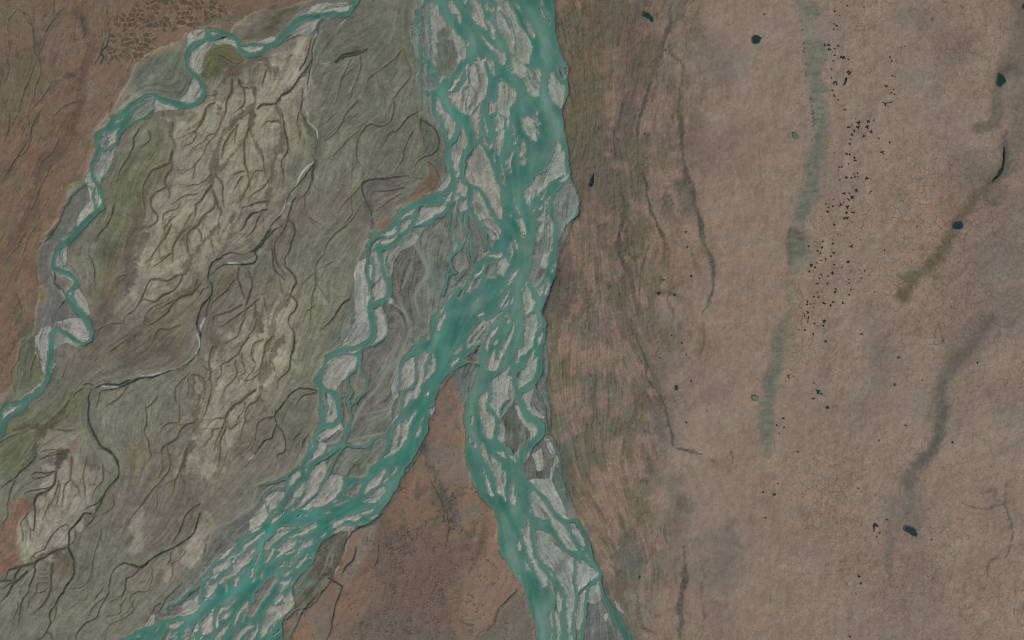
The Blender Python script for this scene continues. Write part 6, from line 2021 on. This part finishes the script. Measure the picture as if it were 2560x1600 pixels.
def water_material():
    m = bpy.data.materials.new('silty_water'); m.use_nodes = True
    nt = m.node_tree; b = nt.nodes['Principled BSDF']; lk = nt.links.new
    at = nt.nodes.new('ShaderNodeAttribute'); at.attribute_name = 'ground_colour'
    lk(at.outputs['Color'], b.inputs['Base Color'])
    b.inputs['Roughness'].default_value = 0.22
    b.inputs['IOR'].default_value = 1.33
    tc_ = nt.nodes.new('ShaderNodeTexCoord')
    nz = nt.nodes.new('ShaderNodeTexNoise'); nz.inputs['Scale'].default_value = 0.8; nz.inputs['Detail'].default_value = 3
    lk(tc_.outputs['Object'], nz.inputs['Vector'])
    bp = nt.nodes.new('ShaderNodeBump'); bp.inputs['Strength'].default_value = 0.05; bp.inputs['Distance'].default_value = 0.3
    lk(nz.outputs['Fac'], bp.inputs['Height']); lk(bp.outputs['Normal'], b.inputs['Normal'])
    return m
M_WATER = water_material()
def plain(name, rgb, rough, var=0.12, scale=0.2):
    m = bpy.data.materials.new(name); m.use_nodes = True
    nt = m.node_tree; b = nt.nodes['Principled BSDF']; lk = nt.links.new
    c = lin(np.array(rgb, float)) / ILL
    nz = nt.nodes.new('ShaderNodeTexNoise'); nz.inputs['Scale'].default_value = scale; nz.inputs['Detail'].default_value = 4
    tc_ = nt.nodes.new('ShaderNodeTexCoord'); lk(tc_.outputs['Object'], nz.inputs['Vector'])
    cr = nt.nodes.new('ShaderNodeValToRGB')
    cr.color_ramp.elements[0].position = 0.3; cr.color_ramp.elements[1].position = 0.7
    cr.color_ramp.elements[0].color = (*(c * (1 - var)), 1); cr.color_ramp.elements[1].color = (*(c * (1 + var)), 1)
    lk(nz.outputs['Fac'], cr.inputs['Fac']); lk(cr.outputs['Color'], b.inputs['Base Color'])
    b.inputs['Roughness'].default_value = rough
    return m

# ------------------------------------------------------------------ meshes cut from the survey grid
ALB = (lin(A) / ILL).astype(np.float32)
WAL = (lin(Wc) / ILL).astype(np.float32)
crk = (zm['EAST'] * (0.30 * sstep(1560, 1640, XX + 30 * N60) + 0.70 * sstep(1930, 2040, XX + 25 * N60)) * (0.75 + 0.25 * np.clip(N200, -1, 1))).astype(np.float32)
green = np.abs(A[..., 0] - A[..., 1]) < 6
crk *= np.where(green, 0.35, 1.0)

def build(name, cell, zz, col, mat, stride=1, extra=None):
    jj, ii = np.nonzero(cell)
    if len(jj) == 0: return None
    s_ = stride
    c00 = (jj * s_) * NX + ii * s_; c10 = c00 + s_; c01 = c00 + s_ * NX; c11 = c01 + s_
    quad = np.stack([c01, c11, c10, c00], 1)           # counter-clockwise seen from above (y is flipped)
    u, inv = np.unique(quad.ravel(), return_inverse=True)
    co = np.empty((len(u), 3), np.float32)
    co[:, 0] = XX.ravel()[u] - 1280.0; co[:, 1] = 800.0 - YY.ravel()[u]; co[:, 2] = zz.ravel()[u]
    me = bpy.data.meshes.new(name)
    me.vertices.add(len(u)); me.vertices.foreach_set('co', co.ravel())
    nq = len(quad)
    me.loops.add(nq * 4); me.loops.foreach_set('vertex_index', inv.astype(np.int32))
    me.polygons.add(nq); me.polygons.foreach_set('loop_start', np.arange(0, nq * 4, 4, dtype=np.int32))
    me.polygons.foreach_set('use_smooth', np.ones(nq, bool))
    me.update(calc_edges=True)
    at = me.color_attributes.new('ground_colour', 'FLOAT_COLOR', 'POINT')
    cc = np.ones((len(u), 4), np.float32); cc[:, :3] = col.reshape(-1, 3)[u]
    at.data.foreach_set('color', cc.ravel())
    if extra is not None:
        ea = me.attributes.new('frost_cracks', 'FLOAT', 'POINT'); ea.data.foreach_set('value', extra.ravel()[u])
    me.materials.append(mat)
    o = bpy.data.objects.new(name, me); C.objects.link(o)
    return o

# spread each piece of ground a little way under the water, so that the waterline is where it meets the water sheet
ext = lab.copy()
for _ in range(5):
    for ax, sh_ in ((0, 1), (0, -1), (1, 1), (1, -1)):
        r = np.roll(ext, sh_, ax)
        ext = np.where(ext == 0, r, ext)
cl = np.maximum(np.maximum(ext[:-1, :-1], ext[1:, :-1]), np.maximum(ext[:-1, 1:], ext[1:, 1:]))
def probe(x, y):
    return lab[int((y - Y0) / G), int((x - X0) / G)]
SPLIT = 1000                                            # east of this column the ground is level enough for every second point
big = {}
for nm, spots in (('tundra_plain', ((2000, 800),)), ('tundra_upland', ((60, 300),)), ('mudflat', ((500, 700),)), ('headland', ((1110, 1200),))):
    for sx, sy in spots:
        big.setdefault(int(probe(sx, sy)), nm)
order = np.argsort(-area)
edge_touch = np.zeros(nl, bool)
for row in (lab[0], lab[-1], lab[:, 0], lab[:, -1]):
    edge_touch[np.unique(row)] = True
fine_cell = cl.copy(); fine_cell[:, SPLIT:] = 0
flatidx = np.argsort(fine_cell.ravel(), kind='stable')
vals = fine_cell.ravel()[flatidx]
starts = np.searchsorted(vals, np.arange(nl)); ends = np.searchsorted(vals, np.arange(nl), side='right')
def cells_of(lb):
    m = np.zeros(fine_cell.size, bool); m[flatidx[starts[lb]:ends[lb]]] = True
    return m.reshape(fine_cell.shape)
def build_idx(name, idx, mat, extra=None):
    jj = idx // fine_cell.shape[1]; ii = idx % fine_cell.shape[1]
    j0, j1, i0, i1 = jj.min(), jj.max() + 1, ii.min(), ii.max() + 1
    m = np.zeros(fine_cell.shape, bool); m[jj, ii] = True
    return build(name, m, Z, ALB, mat, 1, extra)
def structure(o):
    if o is not None: o['kind'] = 'structure'
    return o
for lb, nm in big.items():
    idx = flatidx[starts[lb]:ends[lb]]
    if len(idx):
        tundra = nm in ('tundra_plain', 'tundra_upland', 'headland')
        structure(build_idx(nm, idx, M_TUNDRA if tundra else M_FLAT, crk))
# the even eastern plain beyond the split
ce = np.ones(((NY - 1) // 2, (NX - 1) // 2), bool); ce[:, :SPLIT // 2] = False
structure(build('tundra_plain', ce, Z, ALB, M_TUNDRA, 2, crk))
# the same plain on to the horizon
def surround():
    x0, x1 = X0 + 2 - 1280, X0 + G * (NX - 1) - 2 - 1280; y1, y0 = 800 - (Y0 + 2), 800 - (Y0 + G * (NY - 1) - 2)
    R = 90000.0
    v = [(x0, y0, 0), (x1, y0, 0), (x1, y1, 0), (x0, y1, 0), (-R, -R, 0), (R, -R, 0), (R, R, 0), (-R, R, 0)]
    v = [(a, b, -1.9) for a, b, c in v]
    f = [(4, 5, 1, 0), (5, 6, 2, 1), (6, 7, 3, 2), (7, 4, 0, 3)]
    me = bpy.data.meshes.new('far_plain'); me.from_pydata(v, [], f); me.materials.append(plain('far_turf', (126, 110, 96), 0.95, 0.15, 0.004))
    o = bpy.data.objects.new('far_plain', me); C.objects.link(o); o['kind'] = 'structure'
surround()

# ------------------------------------------------------------------ water sheets
wet = (L < 4.0)
wcell = wet[:-1, :-1] | wet[1:, :-1] | wet[:-1, 1:] | wet[1:, 1:]
# every second point is enough for level water
w2 = np.zeros(((NY - 1) // 2, (NX - 1) // 2), bool)
for a in (0, 1):
    for b in (0, 1):
        w2 |= wcell[a:a + 2 * w2.shape[0]:2, b:b + 2 * w2.shape[1]:2]
ws2 = westside[:-1:2, :-1:2][:w2.shape[0], :w2.shape[1]]
Z0 = np.zeros_like(Z)
structure(build('main_river', w2 & ~ws2, Z0, WAL, M_WATER, 2))
structure(build('west_river', w2 & ws2, Z0, WAL, M_WATER, 2))

# ------------------------------------------------------------------ islands and sandbars, each a thing of its own
MARKS = [('big diamond island', 1110, 110), ('white east-bank bar', 1395, 225), ('grey east-bank lozenge bar', 1413, 512),
        ('brown-tipped oval bar', 1350, 670), ('dark oval mud island', 1290, 1085), ('rusty headland tip', 1125, 950),
        ('dark green backwater', 1370, 1306), ('rust red bank patch', 958, 555), ('west river S-bend', 500, 205),
        ('west river hairpin', 180, 840), ('big left-hand meander', 800, 960), ('dark curved bank', 925, 1305),
        ('dark brown mudflat', 830, 1390), ('dark vegetated island', 1010, 690), ('bottom edge', 1330, 1590), ('top edge', 1220, 10),
        ('lower left braids', 380, 1580), ('olive mud island', 1185, 890), ('west bank elbow', 900, 600),
        ('pinkish-brown bar', 880, 1220), ('braids above the fork', 1200, 760), ('west river neck', 240, 520), ('lower braids', 560, 1480),
        ('east bank elbow', 1385, 1240), ('meandering right arm', 1350, 1060)]
def direction(dx, dy):
    v = 'below' if dy > 0 else 'above'; h = 'right of' if dx > 0 else 'left of'
    if abs(dx) > 2.2 * abs(dy): return h
    if abs(dy) > 2.2 * abs(dx): return v
    return v + ' ' + h
def reach(x, y):
    if westside[int((y - Y0) / G), int((x - X0) / G)]: return 'west river'
    if y < 905: return 'upper braids'
    return 'left branch' if x < 1080 - (y - 905) * 0.15 else 'right branch'
cand = [i for i in order if i > 0 and area[i] > 0 and int(i) not in big]
cand_small = cand[300:]
things = []
def main_piece(idx):
    jj = idx // fine_cell.shape[1]; ii = idx % fine_cell.shape[1]
    m = np.zeros((jj.max() - jj.min() + 1, ii.max() - ii.min() + 1), bool); m[jj - jj.min(), ii - ii.min()] = True
    lb, n = label(m)
    if n <= 2: return idx
    c = np.bincount(lb.ravel()); c[0] = 0
    return idx[lb[jj - jj.min(), ii - ii.min()] == c.argmax()]
ORD = ['topmost', 'second', 'third', 'fourth', 'fifth', 'sixth', 'seventh', 'eighth', 'ninth', 'tenth', 'eleventh', 'twelfth']
for i in cand[:300]:
    idx = flatidx[starts[i]:ends[i]]
    if len(idx) < 2: continue
    idx = main_piece(idx)
    jj = idx // fine_cell.shape[1]; ii = idx % fine_cell.shape[1]
    px = gx[ii]; py = gy[jj]
    vis = (px > 0) & (px < 2560) & (py > 0) & (py < 1600)
    if vis.sum() < 2: continue
    mx, my = px[vis].mean(), py[vis].mean()
    ev = np.linalg.eigvalsh(np.cov(np.stack([px[vis], py[vis]])) + np.eye(2) * 0.5)
    el = math.sqrt(ev[1] / ev[0]); ar = vis.sum() * G * G
    dry = L[jj, ii] > 0
    col = A[jj, ii][dry].mean(0) if dry.any() else np.array((140, 140, 130))
    barf = barm[jj, ii][dry].mean() if dry.any() else 1
    size = 'huge' if ar > 9000 else 'large' if ar > 3500 else 'mid-sized' if ar > 1300 else 'small' if ar > 420 else 'tiny'
    shape = 'needle-thin' if el > 4.6 else 'slim' if el > 3 else 'elongated' if el > 1.9 else 'rounded'
    lum = col.mean()
    tone = 'pale' if lum > 132 else 'light grey' if lum > 119 else 'brownish' if col[0] > col[1] + 4 else 'grey-green' if col[1] > col[0] + 2 else 'grey'
    kind = 'island' if (ar > 5000 and barf < 0.6) else 'sandbar'
    lm = min(MARKS, key=lambda q: (q[1] - mx) ** 2 + (q[2] - my) ** 2)
    dx, dy = mx - lm[1], my - lm[2]
    if math.hypot(dx, dy) < 22: text = '%s %s %s %s at the %s' % (size, shape, tone, kind, lm[0])
    else: text = '%s %s %s %s %s the %s' % (size, shape, tone, kind, direction(dx, dy), lm[0])
    things.append([text, kind, my, mx, i, idx, reach(mx, my)])
seen = {}
for t in things: seen.setdefault(t[0], []).append(t)
for text, ts_ in seen.items():
    if len(ts_) > 1:
        ts_.sort(key=lambda q: q[2])
        for k, t in enumerate(ts_):
            t[0] = text + ', ' + (ORD[k] if k < len(ORD) else 'lowest') + (' down' if 0 < k < len(ORD) else '')
for text, kind, my, mx, i, idx, rc in things:
    jj = idx // fine_cell.shape[1]; ii = idx % fine_cell.shape[1]
    hol = latm[jj, ii] > 0.42
    if hol.sum() > 25:
        keep = np.isin(idx, main_piece(idx[hol])); hol = hol & keep
        body = main_piece(idx[~hol])
        hol = ~np.isin(idx, body)
    part = hol.sum() > 25 and (~hol).sum() > 25
    o = build_idx(kind, idx[~hol] if part else idx, M_SAND)
    if part:
        h_ = build_idx('damp_hollow', idx[hol], M_SAND); h_.parent = o
    o['label'] = text; o['category'] = kind; o['group'] = kind + 's of the ' + rc
used = {t[4] for t in things}
rest = [flatidx[starts[i]:ends[i]] for i in cand if i not in used]
rest = [r for r in rest if len(r)]
if rest:
    o = build_idx('silt_specks', np.concatenate(rest), M_SAND); o['kind'] = 'stuff'

# ------------------------------------------------------------------ ponds
def ground_z(x, y):
    return float(Z[int(np.clip((y - Y0) / G, 0, NY - 1)), int(np.clip((x - X0) / G, 0, NX - 1))])
def pond_mesh(name, p, mat, lift=0.9):
    cxy = p.mean(0)
    zz = max(ground_z(a, b) for a, b in p) + lift
    n = len(p)
    vo = [(a - cxy[0], cxy[1] - b, 0.0) for a, b in p]
    # a sloping peat lip outside the water's edge carries the sheet down into the turf
    vi = [((a - cxy[0]) * 1.12, (cxy[1] - b) * 1.12, -2.6) for a, b in p]
    me = bpy.data.meshes.new(name)
    area_ = sum(vo[i][0] * vo[(i + 1) % n][1] - vo[(i + 1) % n][0] * vo[i][1] for i in range(n))
    if area_ < 0: vo.reverse(); vi.reverse()
    fs = [tuple(range(n))] + [(i, n + i, n + (i + 1) % n, (i + 1) % n) for i in range(n)]
    me.from_pydata(vo + vi, [], fs); me.materials.append(mat)
    o = bpy.data.objects.new(name, me); o.location = (cxy[0] - 1280.0, 800.0 - cxy[1], zz)
    C.objects.link(o)
    return o
PM = {'green': plain('pond_water_green', (24, 52, 42), 0.3), 'deep': plain('pond_water_teal', (22, 48, 44), 0.3), 'navy': plain('pond_water_blue', (24, 34, 46), 0.3),
      'algae': plain('pond_weed', (74, 102, 68), 0.6), 'slit': plain('pool_water_black', (30, 40, 36), 0.35), 'ring': plain('pool_water_peat', (28, 36, 32), 0.35)}
M_RIM = plain('peat_rim', (78, 80, 68), 0.9)
ox = oy = 0.0; s = 1.0
for line in LAKE.strip().splitlines():
    if line.startswith('T '):
        f = line.split(); ox, oy, s = float(f[1]), float(f[2]), float(f[3]); continue
    kind, text, pt = line.split('|')
    p = catmull(pts_of(pt.split(), ox, oy, s), True, 4)
    p = p.mean(0) + (p - p.mean(0)) * 0.92 + np.random.default_rng(len(text)).normal(0, 0.42, p.shape)
    o = pond_mesh('pond' if kind not in ('slit', 'ring') else 'tundra_pool', p, PM[kind])
    n_ = len(p); c_ = p.mean(0)
    if kind in ('green', 'deep', 'navy', 'algae'):
        v_ = [((a - c_[0]) * 1.0, (c_[1] - b) * 1.0, -0.05) for a, b in p] + [((a - c_[0]) * 1.10 + 0.8 * np.sign(a - c_[0]), (c_[1] - b) * 1.10 + 0.8 * np.sign(c_[1] - b), -0.5) for a, b in p]
        me = bpy.data.meshes.new('peat_rim'); me.from_pydata(v_, [], [(k, n_ + k, n_ + (k + 1) % n_, (k + 1) % n_) for k in range(n_)])
        me.materials.append(M_RIM)
        ro = bpy.data.objects.new('peat_rim', me); C.objects.link(ro); ro.parent = o
    o['label'] = text; o['category'] = 'pond' if kind not in ('slit', 'ring') else 'pool'
prng = random.Random(8)
pools = []
for f, ox, oy, s in parse(POND):
    for t in f:
        a, b, r = [float(v) for v in t.split(',')]
        pools.append((ox + a / s, oy + b / s, r / s))
for x, y, r in pools:
    arms = prng.choice((2, 3, 3, 3, 4)); a0 = prng.uniform(0, 6.28)
    p = []
    for k in range(arms):
        a = a0 + k * 2 * math.pi / arms + prng.uniform(-0.35, 0.35)
        rr = r * prng.uniform(1.0, 1.5); hw = 0.22 * prng.uniform(0.7, 1.4)
        p += [(x + rr * math.cos(a - hw), y + rr * math.sin(a - hw)), (x + rr * 1.06 * math.cos(a + hw), y + rr * 1.06 * math.sin(a + hw))]
        am = a + math.pi / arms; ri = r * prng.uniform(0.42, 0.62)
        p.append((x + ri * math.cos(am), y + ri * math.sin(am)))
    o = pond_mesh('tundra_pool', catmull(np.array(p), True, 2), PM['slit' if prng.random() < 0.6 else 'ring'])
    if x < 1900: part, where = 'western', 'cracked tundra between the river and the green ridge'
    elif x > 2215: part, where = 'outlying', 'tundra right of the pool belt'
    elif y < 280: part, where = 'upper', 'upper part of the pool belt'
    elif y < 560: part, where = 'middle', 'middle part of the pool belt'
    elif y < 860: part, where = 'lower', 'lower part of the pool belt'
    else: part, where = 'southern', 'tundra below the pool belt'
    sz = 'tiny' if r < 2.2 else 'small'
    shp = {2: 'slit-shaped', 3: 'three-pointed', 4: 'four-pointed'}[arms]
    o['label'] = '%s black %s frost-crack pool in the %s' % (sz, shp, where)
    o['category'] = 'pool'; o['group'] = '%s %s pools of the %s' % (sz, shp, where)
